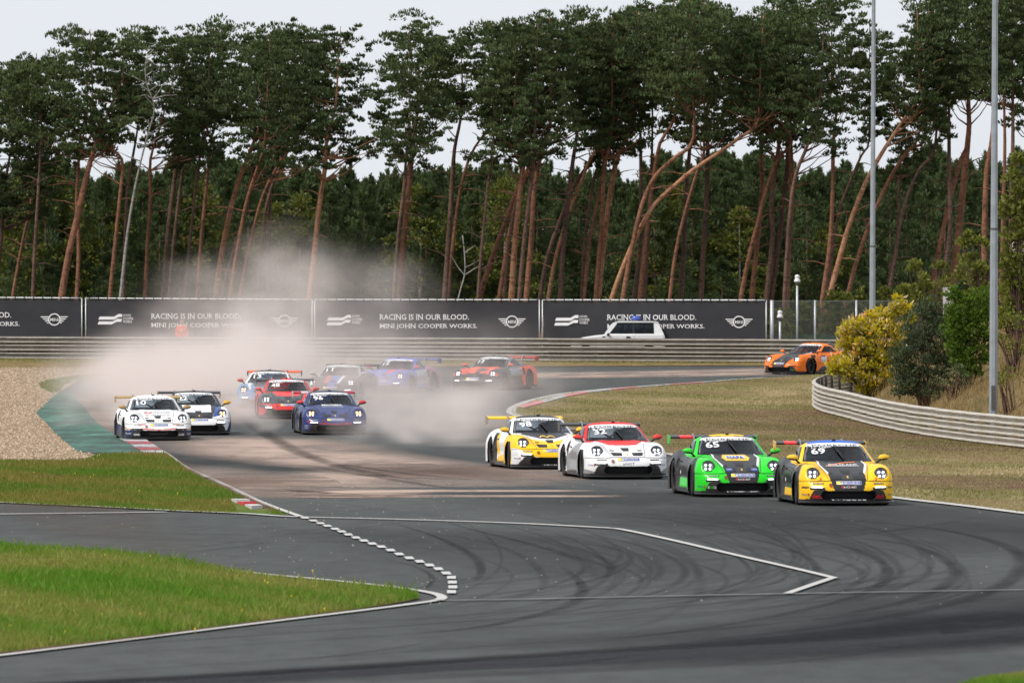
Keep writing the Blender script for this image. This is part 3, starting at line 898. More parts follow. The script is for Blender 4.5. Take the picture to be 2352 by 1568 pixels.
hoodD = [(-.01, .465), (.345, .465), (.36, .62), (.50, .86), (-.01, .86)]
noseD = [(-.01, .27), (.27, .27), (.335, .465), (-.01, .465)]
def hood_lines(c=WH, x0=.36):
    out = []
    for s in (-1, 1):
        v, f = stroke(resample([(s * .345, .60), (s * .45, .755), (s * .42, .815)], .03), .035); out.append((v, f, c, 'stripe'))
    return out
SIDEW = [(2.3, .50), (3.05, .30), (3.05, .36), (2.3, .56)]
CARS = [
 dict(key='69', nose=1951, ty=1159, wing_x=1883, label='yellow and dark grey race car number 69 with blue roof, rightmost of the pack',
      livery=livery(YE, [(Fs(hoodD), DG), (Fs(noseD, .8), DG), (ARCH, DG), (Sd([(1.3, .30), (2.9, .30), (2.9, .52), (4.6, .52), (4.6, 1.2), (1.3, 1.2)]), DG), (Sd([(2.7, .44), (3.2, .28), (3.2, .34), (2.7, .50)]), WH), (lambda p, c, n: (c[:, 1] > 2.6) & (p == 'body'), DG),
                        (Rf(roof_mid), (.02, .12, .55))]),
      mirror=YE, wing=BK, endplate=(.75, .40, .02), wing_stripes=[(-.72, -.47, RD), (.3, .5, RD)], num='69', driver='J.v. Lagen', steer=-.06,
      shapes=hood_lines() + [stroke(resample([(-.30, .735), (-.18, .755), (0, .785), (.28, .80)], .04), .012) + (OR, 'swoosh'), stroke(resample([(-.32, .733), (.32, .735)], .05), .008) + (WH, 'stripe')],
      texts=[('POLSKAMP', .02, .755, .032, .55, WH, {}), ('RACE', -.045, .352, .034, .12, WH, {}), ('ART', .09, .352, .034, .10, WH, {}), ('R', -.125, .352, .048, .04, RD, {}), ('A', .035, .352, .048, .04, RD, {}),
             ('dam', -.60, .185, .085, .17, (.62, .03, .04), dict(bold=.03)), ('dam', .60, .185, .085, .15, (.62, .03, .04), dict(bold=.03)), ('CARWORLDCLASSICS', 0, .118, .022, .66, WH, dict(bold=.015)),
             ('JOALPE.DE', -.585, .462, .032, .27, (.04, .03, .02), {}), ('JOALPE.NL', .585, .462, .032, .25, (.04, .03, .02), {}), ('J', -.53, .505, .045, .06, (.8, .12, .01), dict(bold=.06)), ('J', .53, .505, .045, .06, (.8, .12, .01), dict(bold=.06)),
             ('MEIJER', -.80, .345, .042, .12, BK, dict(bold=.03)), ('MEIJER', .81, .345, .042, .10, BK, dict(bold=.03))] + mobil(), helmet=(.3, .06, .05), suit=(.3, .03, .03)),
 dict(key='65', nose=1708, ty=1139.5, wing_x=1636, label='bright green and dark grey race car number 65, second from right in the pack',
      livery=livery(GR, [(Fs(hoodD), DG), (Fs(noseD, .8), DG), (ARCH, DG), (Sd([(1.3, .34), (2.9, .34), (2.9, .52), (4.6, .52), (4.6, 1.2), (1.3, 1.2)]), DG), (Sd([(2.7, .44), (3.2, .28), (3.2, .34), (2.7, .50)]), WH), (lambda p, c, n: (c[:, 1] > 2.6) & (p == 'body'), DG),
                        (Rf(roof_mid), DG), (Rf(lambda c: ((c[:, 0] / .36) ** 2 + ((c[:, 1] - 2.35) / .18) ** 2 < 1) & (c[:, 2] > 1.1)), YE)]),
      mirror=GR, wing=BK, endplate=(.02, .5, .03), wing_stripes=[(-.68, -.40, RD)], num='65', driver='S. Jongejan', steer=-.08,
      shapes=hood_lines() + [fill(hexa(0.0, .755, .28, .055)) + (YE, 'emblem'), fill(hexa(0.0, .755, .20, .040, .1)) + ((.75, .76, .78), 'emblem_field'), quad_grid(-.31, -.19, .51, .56, 3, 2) + ((.02, .06, .35), 'sponsor_panel'), quad_grid(.19, .31, .51, .56, 3, 2) + ((.02, .06, .35), 'sponsor_panel')],
      texts=[('NAPA', 0, .755, .052, .34, (.02, .08, .45), dict(bold=.04, off=.016)), ('RACE', -.045, .352, .034, .12, WH, {}), ('ART', .09, .352, .034, .10, WH, {}), ('R', -.125, .352, .048, .04, RD, {}), ('A', .035, .352, .048, .04, RD, {}),
             ('s', -.675, .195, .05, .035, WH, {}), ('oc', -.62, .195, .05, .07, GR, {}), ('ia', -.555, .20, .06, .05, WH, {}), ('s', .565, .195, .05, .035, WH, {}), ('oc', .615, .195, .05, .06, GR, {}), ('ia', .67, .20, .06, .045, WH, {}),
             ('CARTEC ESSENTIALS.COM', .0, .118, .022, .66, WH, dict(bold=.015)), ('CARTEC', -.25, .54, .018, .10, WH, dict(off=.012)), ('CARTEC', .25, .54, .018, .10, WH, dict(off=.012))] + mobil(), helmet=(.05, .05, .06), suit=(.03, .03, .04)),
 dict(key='32', nose=1445, ty=1099, wing_x=1375.5, label='white race car number 32 with red roof, red mirrors and red upper bonnet',
      livery=livery(WH, [(Fs([(-.01, .715), (.3, .725), (.50, .80), (.52, .90), (-.01, .90)]), RD), (Rf(lambda c: c[:, 1] < 5), RD), (Sd([(1.2, .1), (3.0, .1), (3.1, .45), (1.9, .80), (1.3, .8)]), (.30, .31, .32)), (Fa([(-.95, 0), (-.70, 0), (-.72, .16), (-.95, .24)], 1.2), (.28, .29, .30)), (Fa([(.95, 0), (.70, 0), (.72, .16), (.95, .30)], 1.2), (.28, .29, .30)), (Rf(lambda c: (np.abs(c[:, 0]) > .70)), (.25, .26, .28))]),
      mirror=RD, wing=BK, endplate=(.03, .03, .03), num='32', driver='R. Knutsson', steer=-.05, shapes=[],
      texts=[('eNGT', 0, .335, .055, .26, (.18, .18, .19), dict(shear=.2))] + mobil(.31, .78), helmet=(.35, .35, .36), suit=(.5, .5, .5)),
 dict(key='98', nose=1272, ty=1077, wing_x=1204, label='yellow and white race car number 98 with dark roof and yellow arches on the bonnet',
      livery=livery(WH, [(Fs([(-.01, .27), (.60, .30), (.72, .46), (.93, .50), (.93, .70), (.75, .86), (.66, .82), (.45, .70), (-.01, .62)]), YE), (Fs([(-.01, .685), (.2, .70), (.60, .80), (.60, .90), (-.01, .90)]), DG), (Fa([(-.80, .1), (-.70, .08), (-.66, .25), (-.74, .20)], 1), DG), (ARCH, YE),
                        (Sd([(1.3, .10), (2.9, .10), (2.6, .28), (1.6, .34)]), YE), (Sd([(2.75, .12), (3.1, .12), (3.1, .8), (2.85, .8)]), DG), (Sd([(2.4, .3), (2.75, .3), (2.85, .8), (2.55, .8)]), YE), (Rf(roof_mid), DG)]),
      mirror=YE, wing=YE, endplate=(.30, .25, .18), num='98', driver='N.Ho', steer=-.10,
      shapes=[stroke(resample([(-.17, .715), (-.13, .745), (-.075, .752), (-.03, .735), (0, .712), (.03, .735), (.075, .752), (.13, .745), (.17, .715)], .02), .018) + (YE, 'arches'), quad_grid(-.88, -.80, .33, .41, 2, 2) + ((.75, .75, .76), 'sponsor_panel')],
      texts=[('Porsche Centrum', .0, .118, .022, .50, WH, {})] + mobil(.26, .80), helmet=(.05, .05, .05), suit=(.04, .04, .05)),
 dict(key='10', nose=366, ty=1011, wing_x=338.2, label='white race car number 10 with gold wing and mirrors, beside the left kerb',
      livery=livery(WH, [(Fs([(.70, 0), (.95, 0), (.95, .32), (.82, .28), (.66, .34)], 1.0), NV), (Sd([(1.2, .1), (4.6, .1), (4.6, .60), (3.4, .45), (1.2, .28)]), NV), (Fs([(-.01, .285), (.45, .315), (.45, .335), (-.01, .305)]), RD), (Fs([(.64, .31), (.84, .29), (.93, .37), (.93, .39), (.82, .32), (.64, .34)], .9), GO)]),
      mirror=GO, wing=GO, endplate=GO, num='10', driver='N. Langeveld', steer=.10,
      shapes=[stroke(resample([(-.33, .73), (-.27, .75), (-.19, .735), (-.12, .755)], .03), .022) + (RD, 'swoosh'), stroke([(-.34, .76), (-.24, .75)], .018) + ((.05, .35, .7), 'swoosh'), stroke([(-.28 + .035 * math.cos(a), .68 + .02 * math.sin(a)) for a in np.linspace(0, 6.28, 9)], .012) + (OR, 'emblem')],
      texts=[('HPROCES', .12, .745, .036, .50, (.10, .10, .16), {}), ('VM RENTAL', .10, .68, .034, .56, (.08, .08, .13), {}), ('GAM', -.60, .175, .06, .17, WH, dict(bold=.02)), ('GAM', .60, .175, .06, .15, WH, dict(bold=.02)), ('REDANT', 0, .19, .055, .50, (.12, .12, .13), dict(bold=.02)),
             ('Ruiten', -.46, .445, .040, .20, RD, {}), ('Ruiten', .46, .445, .040, .18, RD, {}), ('Ruysdk', -.81, .20, .055, .13, WH, {}), ('Ruys', .82, .19, .06, .10, WH, {})], helmet=(.55, .56, .58), suit=(.1, .1, .14)),
 dict(key='22', nose=459, ty=998, wing_x=433.6, label='white race car number 22 with black roof, just behind the gold-winged car',
      livery=livery(WH, [(Fs([(-.01, .465), (.345, .465), (.44, .62), (.55, .86), (.42, .86), (.36, .64), (-.01, .63)]), DG), (Fs([(.38, .50), (.62, .56), (.60, .70), (.72, .84), (.55, .86)]), (.02, .07, .25)), (Fs([(.84, 0), (.95, 0), (.95, .46), (.88, .40), (.76, .1)], 1.1), NV), (Rf(lambda c: c[:, 1] < 5), BK), (Sd([(1.2, .1), (4.6, .1), (4.6, .60), (1.2, .30)]), NV)]),
      mirror=(.80, .45, .02), wing=BK, endplate=(.25, .20, .12), num='22', driver='A. Porto', amber=True, steer=.1, shapes=[], texts=[('Andorra', .05, .70, .030, .34, (.25, .26, .28), {}), ('RACING', .05, .745, .022, .40, (.6, .45, .45), {})] + [('Mo', .83, .33, .04, .07, (.02, .05, .35), {})], helmet=(.1, .1, .12), suit=(.08, .08, .1)),
 dict(key='96', nose=771.6, ty=997.6, wing_x=743.5, label='navy blue race car number 96 with red mirrors and amber headlights',
      livery=livery((.025, .045, .17), [(Fs([(-.01, .285), (.45, .315), (.66, .33), (.80, .37), (.80, .40), (.66, .36), (-.01, .315)]), (.45, .015, .03)), (Sd([(2.4, .46), (3.2, .2), (3.2, .26), (2.4, .56)]), RD), (Rf(roof_mid), (.015, .02, .06)), (Sd([(2.0, .1), (4.6, .1), (4.6, 1), (2.4, .9)]), (.02, .03, .07))]),
      mirror=(.65, .02, .03), wing=(.35, .01, .02), endplate=(.4, .4, .4), wing_stripes=[(-.65, -.45, (.6, .5, .5)), (-.3, .3, (.02, .02, .04))], num='96', driver='M. Marczak', amber=True, shapes=[stroke([(-.30, .765), (-.20, .765)], .006) + (WH, 'stripe'), stroke([(.20, .765), (.30, .765)], .006) + (WH, 'stripe')],
      texts=[('MAXIMA', 0, .81, .045, .58, WH, dict(bold=.03)), ('JOANNA MARCZAK', 0, .768, .018, .36, WH, {}), ('REDANT', 0, .19, .055, .50, (.14, .14, .15), dict(bold=.02)), ('KING', -.80, .26, .035, .09, WH, {}), ('RAVEN', -.80, .20, .025, .09, WH, {}), ('KING', .82, .26, .035, .07, WH, {})] + mobil(.33, .77), helmet=(.1, .1, .12), suit=(.05, .05, .08)),
 dict(key='48', nose=662.7, ty=961, wing_x=654, label='red and dark slate race car number 48 behind the navy blue car',
      livery=livery(RD, [(Fs([(-.01, .475), (.36, .475), (.93, .475), (.95, .90), (.70, .86), (.45, .80), (.36, .70), (-.01, .68)]), SL), (Fa([(.36, .475), (.60, .475), (.60, .9), (.52, .86), (.46, .66)]), RD), (Fs([(.66, .30), (.95, .40), (.95, .475), (.60, .40)]), SL), (Sd([(1.2, .1), (2.8, .1), (2.8, .60), (1.2, .5)]), SL), (Rf(lambda c: (np.abs(c[:, 0] - .05) < .45) & (np.abs(c[:, 0]) > .14) & (c[:, 2] > 1.12)), SL)]),
      mirror=RD, wing=BK, endplate=BK, num='48', driver='T. Kangro', shapes=[], texts=[('REDANT', 0, .19, .055, .50, (.12, .12, .13), dict(bold=.02)), ('MOBIL', .0, .72, .022, .34, (.5, .3, .3), {})] + mobil(.33, .80), helmet=(.3, .05, .05), suit=(.3, .03, .03)),
 dict(key='13', nose=604, ty=937, wing_x=None, yaw=-3.5, fine=False, label='light blue race car number 13 with orange wing, half hidden behind the red car',
      livery=livery((.12, .30, .55), [(Fs([(-.01, .68), (.35, .70), (.50, .86), (-.01, .86)]), BK), (Fs([(.40, .60), (.46, .60), (.62, .84), (.50, .84)]), WH), (Rf(pillar), WH), (Rf(roof_mid), BK)]),
      mirror=(.6, .02, .02), wing=(.80, .10, .01), endplate=(.1, .1, .1), num='13', driver='M. Muller', amber=True, helmet=None),
 dict(key='11', nose=757, ty=918.5, wing_x=None, yaw=-9.5, fine=False, label='dark grey race car number 11 with red, blue and white bonnet stripes in the dust',
      livery=livery((.035, .037, .05), [(Fa([(-.26, .47), (-.16, .47), (-.16, .86), (-.34, .86)]), (.55, .08, .05)), (Fa([(-.16, .47), (.16, .47), (.18, .86), (-.16, .86)]), (.06, .15, .45)), (Fa([(.16, .50), (.24, .50), (.32, .86), (.18, .86)]), WH), (Rf(pillar), (.4, .42, .45))]),
      mirror=(.45, .46, .48), wing=(.03, .03, .03), num='11', driver='L. Wolkow', helmet=None),
 dict(key='15', nose=871, ty=902, wing_x=None, yaw=-17, fine=False, label='violet blue race car number 15 with pink mirrors in the dust',
      livery=livery((.12, .15, .55), [(Fa([(-.05, .66), (.10, .66), (.30, .86), (.0, .86)]), (.7, .06, .12)), (Fa([(.3, .78), (.5, .80), (.5, .86), (.3, .86)]), (.6, .08, .15)), (lambda p, c, n: (c[:, 1] > 2.8) & (p == 'body'), (.35, .12, .25)), (Sd([(1.6, .3), (2.9, .3), (2.9, .9), (1.6, .9)]), (.45, .45, .50))]),
      mirror=(.75, .05, .10), wing=(.1, .1, .3), num='15', driver='S. Sager', amber=True, helmet=None),
 dict(key='2', nose=1084, ty=896, wing_x=None, yaw=-20.5, fine=False, label='orange-red and black race car with red wing at the right edge of the dust',
      livery=livery((.03, .032, .04), [(Fs([(-.01, .62), (.30, .60), (.60, .56), (.86, .50), (.86, .60), (.62, .72), (.60, .86), (-.01, .86)]), (.85, .08, .03)), (Fa([(-.2, .70), (.2, .66), (.3, .74), (-.1, .80)]), (.07, .05, .05)), (Sd([(2.85, .15), (4.2, .15), (4.2, 1.0), (2.75, 1.0)]), (.85, .08, .03)), (Sd([(1.6, .50), (2.8, .50), (2.8, .9), (1.6, .9)]), (.28, .30, .34)), (Rf(pillar), (.2, .21, .24))]),
      mirror=(.88, .09, .03), wing=(.50, .03, .02), endplate=(.5, .03, .02), num='12', driver='J. Bergman', helmet=None),
 dict(key='77', nose=1787, ty=859.5, wing_x=None, yaw=-36, fine=True, label='orange race car number 77 turning in beside the yellow bush',
      livery=livery(OR, [(Fs(hoodD), DG), (Fs(noseD, .8), DG), (Sd([(1.45, .12), (2.9, .12), (2.9, .34), (1.75, .30)]), DG), (Sd([(1.0, .60), (1.25, .60), (1.5, .85), (1.1, .85)]), DG)]),
      mirror=OR, wing=BK, endplate=BK, num=None, driver=None, drl=False, steer=.12, helmet=None,
      shapes=[stroke(resample([(.36, .62), (.50, .84)], .03), .03) + (WH, 'stripe')],
      texts=[('socia', .60, .19, .06, .2, (.05, .5, .1), {}), ('RACEART', 0, .352, .034, .30, (.6, .1, .1), {}), ('MEIJER', .80, .30, .042, .12, (.02, .03, .2), {})]),
]
GROUP_CARS = 'race cars coming out of the bend in a pack'
def place(cfg, i):
    root = race_car(cfg)
    yaw = R(cfg.get('yaw', 6))
    def solve(yaw):
        # nearer front tyre touches the ground on this survey row
        fwd = Vector((math.sin(yaw), -math.cos(yaw), 0)); rgt = Vector((math.cos(yaw), math.sin(yaw), 0))
        s = -1 if yaw > 0 else 1
        p = G(cfg['nose'], cfg['ty'])
        Yt = p.y
        # tyre = nose - FA*fwd + s*.8*rgt ; nose column known
        ny = Yt + FA * fwd.y - s * .8 * rgt.y
        nose = Vector(((cfg['nose'] - 1176) * ny / F, ny, 0))
        axl = nose - fwd * FA; rax = nose - fwd * RA
        wg = nose - fwd * 4.28
        return nose, 1176 + wg.x * F / wg.y, float(gel(axl.y)), float(gel(rax.y))
    if cfg.get('wing_x'):
        a, b = R(-20), R(30)
        for _ in range(40):
            m = (a + b) / 2
            if solve(m)[1] > cfg['wing_x']: a = m
            else: b = m
        yaw = (a + b) / 2
    nose, wx, g0, g1 = solve(yaw)
    pitch = math.atan2(g1 - g0, RA - FA)
    root.rotation_mode = 'XYZ'
    root.rotation_euler = (pitch, R(cfg.get('roll', 0)), yaw)
    root.location = (nose.x, nose.y, g0 - math.sin(pitch) * FA + .002)
    tag(root, cfg['label'], 'race car', GROUP_CARS)
    # side number board
    if cfg['key'] == '77':
        _, bvh = shells(True)
        v, f = quad_grid(1.72, 2.12, .45, .78, 3, 3)
        decal(bvh, v, f, 'number_board', cmat((.7, .75, .8)), root, .008, 1)
        v, f = text_geo('77', 1, 1, 0, 1, .03); v = v - (v.min(0) + v.max(0)) / 2
        v = v / (v[:, 1].max() * 2) * .24
        decal(bvh, np.stack([v[:, 0] * 1.0 + 1.92, v[:, 1] + .61], 1), f, 'race_number', cmat(BK), root, .014, 1)
        v, f = text_geo('MAASREST', 1, 1, 0, 1, .03); v = v - (v.min(0) + v.max(0)) / 2
        v = v / (v[:, 1].max() * 2) * .08
        decal(bvh, np.stack([v[:, 0] + 2.3, v[:, 1] + .28], 1), f, 'sponsor_lettering', cmat(WH), root, .014, 1)
    if cfg.get('helmet'):
        d = helmet_and_driver(root, cfg['helmet'], cfg['suit'])
        d.rotation_euler = root.rotation_euler
        hc = {'69': 'red-brown', '65': 'black', '32': 'light grey', '98': 'black and pale', '10': 'silver grey', '22': 'dark grey', '96': 'dark grey', '48': 'dark red'}[cfg['key']]
        cc = {'69': 'the rightmost yellow race car', '65': 'the green race car', '32': 'the white race car with the red roof', '98': 'the yellow and white race car', '10': 'the white race car with gold mirrors', '22': 'the white race car with the black roof', '96': 'the navy blue race car', '48': 'the red and slate race car'}[cfg['key']]
        tag(d, "driver in %s helmet inside %s" % (hc, cc), 'person', 'drivers in the race cars')
    return root
# ------------------------------------------------------------------ ground, asphalt, markings
def ground_mat(name, cols, s1=.5, s2=6.0, rough=.95, bumpd=.03, st=(1, .22, 1)):
    m = bpy.data.materials.new(name); t, b, o = nt(m)
    a = noise(t, s1, 6, .62, stretch=st); f = noise(t, s2, 6, .7)
    c1 = ramp(t, a, [(.37, cols[0]), (.5, cols[1]), (.63, cols[2])])
    g = ramp(t, f, [(.3, (.62, .62, .62)), (.7, (1.25, 1.25, 1.2))])
    t.links.new(mixc(t, 1.0, c1, g, 'MULTIPLY'), b.inputs['Base Color'])
    b.inputs['Roughness'].default_value = rough; b.inputs['Specular IOR Level'].default_value = .15
    bump(t, b, f, .6, bumpd)
    return m
M_SOIL = ground_mat("dry_soil", [(.10, .075, .045), (.15, .11, .065), (.09, .085, .035)], .25, 3)
M_DRY = ground_mat("dry_grass", [(.19, .125, .065), (.20, .165, .075), (.36, .27, .165)], .30, 5)
M_GREEN = ground_mat("green_turf", [(.07, .12, .014), (.10, .15, .022), (.19, .16, .05)], .9, 9)
M_BANK = ground_mat("bank_turf", [(.16, .115, .05), (.21, .15, .07), (.12, .10, .04)], .8, 9)
M_FOREST = ground_mat("forest_floor", [(.03, .028, .016), (.045, .04, .02), (.025, .03, .012)], .5, 4)
def gravel_mat():
    m = bpy.data.materials.new("gravel"); t, b, o = nt(m)
    v = N(t, 'ShaderNodeTexVoronoi', Scale=7.0); c = t.nodes.new('ShaderNodeTexCoord'); t.links.new(c.outputs['Object'], v.inputs['Vector'])
    n = noise(t, 2.2, 8, .75); n2 = noise(t, .25, 4)
    col = ramp(t, n, [(.28, (.16, .10, .055)), (.5, (.36, .26, .165)), (.72, (.52, .40, .28))])
    c2 = ramp(t, n2, [(.3, (.8, .74, .66)), (.7, (1.1, 1.08, 1.05))])
    x = mixc(t, 1.0, col, c2, 'MULTIPLY')
    s = ramp(t, v.outputs['Distance'], [(.0, (1.15, 1.15, 1.15)), (.6, (.7, .7, .7))])
    t.links.new(mixc(t, 1.0, x, s, 'MULTIPLY'), b.inputs['Base Color'])
    b.inputs['Roughness'].default_value = .95
    bump(t, b, n, .8, .06)
    return m
M_GRAVEL = gravel_mat()
def asphalt_mat():
    m = bpy.data.materials.new("asphalt"); t, b, o = nt(m)
    big = noise(t, .16, 5, .6, stretch=(1, .25, 1)); mid = noise(t, 1.8, 8, .72, stretch=(1, .30, 1)); fine = noise(t, 22.0, 6, .8)
    c = ramp(t, big, [(.28, (.040, .044, .043)), (.5, (.058, .063, .062)), (.72, (.074, .080, .078))])
    g = ramp(t, mid, [(.30, (.66, .66, .67)), (.52, (1.0, 1.0, 1.0)), (.70, (1.16, 1.16, 1.14))])
    f = ramp(t, fine, [(.30, (.66, .66, .66)), (.70, (1.36, 1.36, 1.34))])
    t.links.new(mixc(t, 1.0, mixc(t, 1.0, c, g, 'MULTIPLY'), f, 'MULTIPLY'), b.inputs['Base Color'])
    b.inputs['Roughness'].default_value = .88; b.inputs['Specular IOR Level'].default_value = .25
    bump(t, b, fine, .4, .006)
    return m
M_ASPH = asphalt_mat()
def paint_line_mat(name, c, wear=.35):
    m = bpy.data.materials.new(name); t, b, o = nt(m)
    n = noise(t, 3.0, 8, .75, stretch=(1, .3, 1))
    cc = ramp(t, n, [(wear - .08, (.12, .12, .12)), (wear + .12, c)])
    t.links.new(cc, b.inputs['Base Color']); b.inputs['Roughness'].default_value = .7
    return m
M_LINE = paint_line_mat("road_paint_white", (.50, .49, .47), .30)
M_LINEF = paint_line_mat("road_paint_worn", (.22, .22, .225), .42)
M_LINEG = paint_line_mat("road_paint_grey", (.40, .39, .37), .30)
M_KR = paint_line_mat("kerb_red", (.34, .05, .06), .40); M_KW = paint_line_mat("kerb_white", (.46, .46, .47), .42)
M_KR2 = paint_line_mat("kerb_fresh_red", (.60, .03, .05), .12); M_KW2 = paint_line_mat("kerb_fresh_white", (.52, .515, .51), .20)
def greenpaint():
    m = bpy.data.materials.new("green_runoff_paint"); t, b, o = nt(m)
    n = noise(t, .9, 8, .7, stretch=(1, .22, 1)); n2 = noise(t, 5, 5, .7, stretch=(1, .4, 1))
    c = ramp(t, n, [(.36, (.035, .042, .042)), (.50, (.035, .11, .08)), (.64, (.085, .22, .155)), (.75, (.14, .33, .235))])
    g = ramp(t, n2, [(.3, (.6, .6, .6)), (.7, (1.15, 1.15, 1.15))])
    t.links.new(mixc(t, 1.0, c, g, 'MULTIPLY'), b.inputs['Base Color']); b.inputs['Roughness'].default_value = .85
    return m
M_GP = greenpaint()
def soft_mat(name, c, amt, ns=.6, lo=.3, hi=.7, stretch=(1, .3, 1), pw=1.0):
    """a stain: colour over the asphalt, strongest along the middle of its ribbon (uv.y), broken up by noise"""
    m = bpy.data.materials.new(name); t, b, o = nt(m)
    b.inputs['Base Color'].default_value = tuple(c) + (1,); b.inputs['Roughness'].default_value = .9; b.inputs['Specular IOR Level'].default_value = .2
    a = t.nodes.new('ShaderNodeAttribute'); a.attribute_name = 'fade'
    n = noise(t, ns, 7, .7, stretch=stretch); f = noise(t, 25, 3, .7)
    r_ = ramp(t, n, [(lo, (0, 0, 0)), (hi, (1, 1, 1))])
    g = ramp(t, f, [(.2, (.7, .7, .7)), (.6, (1, 1, 1))])
    al = math_(t, 'MULTIPLY', math_(t, 'MULTIPLY', math_(t, 'MULTIPLY', a.outputs['Fac'], amt), r_), g, True)
    tr = t.nodes.new('ShaderNodeBsdfTransparent'); ms = t.nodes.new('ShaderNodeMixShader')
    t.links.new(al, ms.inputs[0]); t.links.new(tr.outputs[0], ms.inputs[1]); t.links.new(b.outputs[0], ms.inputs[2])
    t.links.new(ms.outputs[0], o.inputs['Surface'])
    return m

def drape(name, pts3, m, off, label_kind='structure', cuts=None, parent=None):
    """flat polygon of world (x, y) points, cut across so that it follows the rise of the land"""
    bm = bmesh.new()
    vs = [bm.verts.new((p[0], p[1], 0)) for p in pts3]
    bm.faces.new(vs)
    for Y in (cuts if cuts is not None else list(range(236, 400, 7))):
        bmesh.ops.bisect_plane(bm, geom=bm.verts[:] + bm.edges[:] + bm.faces[:], plane_co=(0, Y, 0), plane_no=(0, 1, 0))
    for v in bm.verts: v.co.z = float(gel(v.co.y)) + off
    bmesh.ops.triangulate(bm, faces=bm.faces[:])
    bmesh.ops.recalc_face_normals(bm, faces=bm.faces[:])
    me = bpy.data.meshes.new(name); bm.to_mesh(me); bm.free()
    if len(me.polygons) and me.polygons[0].normal.z < 0: me.flip_normals()
    o = link(name, me, m, parent)
    if label_kind: o['kind'] = label_kind
    return o
def GP(pts): return [G(x, y) for x, y in pts]
def smooth_path(pts, n=8):
    """Catmull-Rom through the points"""
    P = [np.array(p, float) for p in pts]; P = [2 * P[0] - P[1]] + P + [2 * P[-1] - P[-2]]
    out = []
    for i in range(1, len(P) - 2):
        for k in range(n):
            t = k / n
            out.append(.5 * ((2 * P[i]) + (-P[i - 1] + P[i + 1]) * t + (2 * P[i - 1] - 5 * P[i] + 4 * P[i + 1] - P[i + 2]) * t * t + (-P[i - 1] + 3 * P[i] - 3 * P[i + 1] + P[i + 2]) * t ** 3))
    out.append(P[-2]); return out
def ribbon_mesh(paths, off, rows=3):
    """paths: lists of (x, y, half height in survey units, strength); edges fade to nothing"""
    V = []; Fq = []; fade = []
    prof = [-1, -.5, 0, .5, 1] if rows == 3 else [-1, -.8, 0, .8, 1]
    pf = [0, .75, 1, .75, 0] if rows == 3 else [0, 1, 1, 1, 0]
    for path in paths:
        P = smooth_path(path, 6); n = len(P)
        o = len(V)
        for i, p in enumerate(P):
            # spread across the path direction on the ground
            a = G(*(P[max(i - 1, 0)][:2])); b = G(*(P[min(i + 1, n - 1)][:2])); d = (b - a); d.z = 0; d.normalize()
            nn = Vector((-d.y, d.x, 0)); c = G(p[0], p[1])
            w = max(.02, p[2])
            end = min(1, i / 3, (n - 1 - i) / 3)
            for q, f in zip(prof, pf):
                u = c + nn * (w * q); V.append((u.x, u.y, float(gel(u.y)) + off)); fade.append(f * p[3] * end)
        for i in range(n - 1):
            for k in range(4): Fq.append((o + i * 5 + k, o + i * 5 + k + 1, o + (i + 1) * 5 + k + 1, o + (i + 1) * 5 + k))
    me = fast_mesh('marks', V, Fq)
    a = me.attributes.new('fade', 'FLOAT', 'POINT'); a.data.foreach_set('value', np.array(fade, np.float32))
    return me
def line_mesh(pts, w, off, sm_=True, dirn=None):
    """painted line: (x, y) survey points, width in metres on the ground"""
    P = smooth_path(pts, 6) if sm_ else [np.array(p, float) for p in pts]
    Q3 = [G(p[0], p[1]) for p in P]; V = []; Fq = []
    for i, p in enumerate(Q3):
        d = Q3[min(i + 1, len(Q3) - 1)] - Q3[max(i - 1, 0)]; d.z = 0; d.normalize()
        n = Vector((-d.y, d.x, 0)) * w / 2
        for s in (-1, 1):
            u = p + n * s; V.append((u.x, u.y, float(gel(u.y)) + off))
    for i in range(len(Q3) - 1): Fq.append((2 * i, 2 * i + 1, 2 * i + 3, 2 * i + 2))
    me = fast_mesh('line', V, Fq)
    if me.polygons[0].normal.z < 0: me.flip_normals()
    return me

# ground sheet out to the horizon
gy = [40, 80] + list(range(100, 232, 20)) + list(range(235, 400, 6)) + [420, 500, 700, 1200, 3000]
gx = [-1500, -300, -60, -30, -15, 0, 15, 30, 60, 300, 1500]
V = [(x, y, float(gel(y)) - .03) for y in gy for x in gx]
Fq = [(j * len(gx) + i, j * len(gx) + i + 1, (j + 1) * len(gx) + i + 1, (j + 1) * len(gx) + i) for j in range(len(gy) - 1) for i in range(len(gx) - 1)]
tag(link('ground', fast_mesh('ground', V, Fq), M_SOIL), kind='structure')
V = [(x, y, float(gel(y)) - .012) for y in (383, 400, 460, 560) for x in (-60, 60)]
tag(link('forest_floor', fast_mesh('forest_floor', V, [(0, 1, 3, 2), (2, 3, 5, 4), (4, 5, 7, 6)]), M_FOREST), kind='structure')

# the asphalt: track, run-off and slip road in one sheet
asph = GP([(-900, 1600), (3400, 1600), (3000, 1262), (2600, 1212), (2352, 1182), (2054, 1144), (2054, 900), (2020, 852), (1950, 838), (1500, 838), (900, 840), (500, 848), (300, 862), (180, 874), (145, 900), (100, 925), (60, 960), (90, 1060), (200, 1075), (-100, 1140), (-900, 1140)])
near = [Vector((p.x, p.y, 0)) for p in asph]
near[0] = Vector((-40, 60, 0)); near[1] = Vector((40, 60, 0)); near.insert(0, Vector((-40, 140, 0)))
drape('asphalt', near, M_ASPH, 0.0)
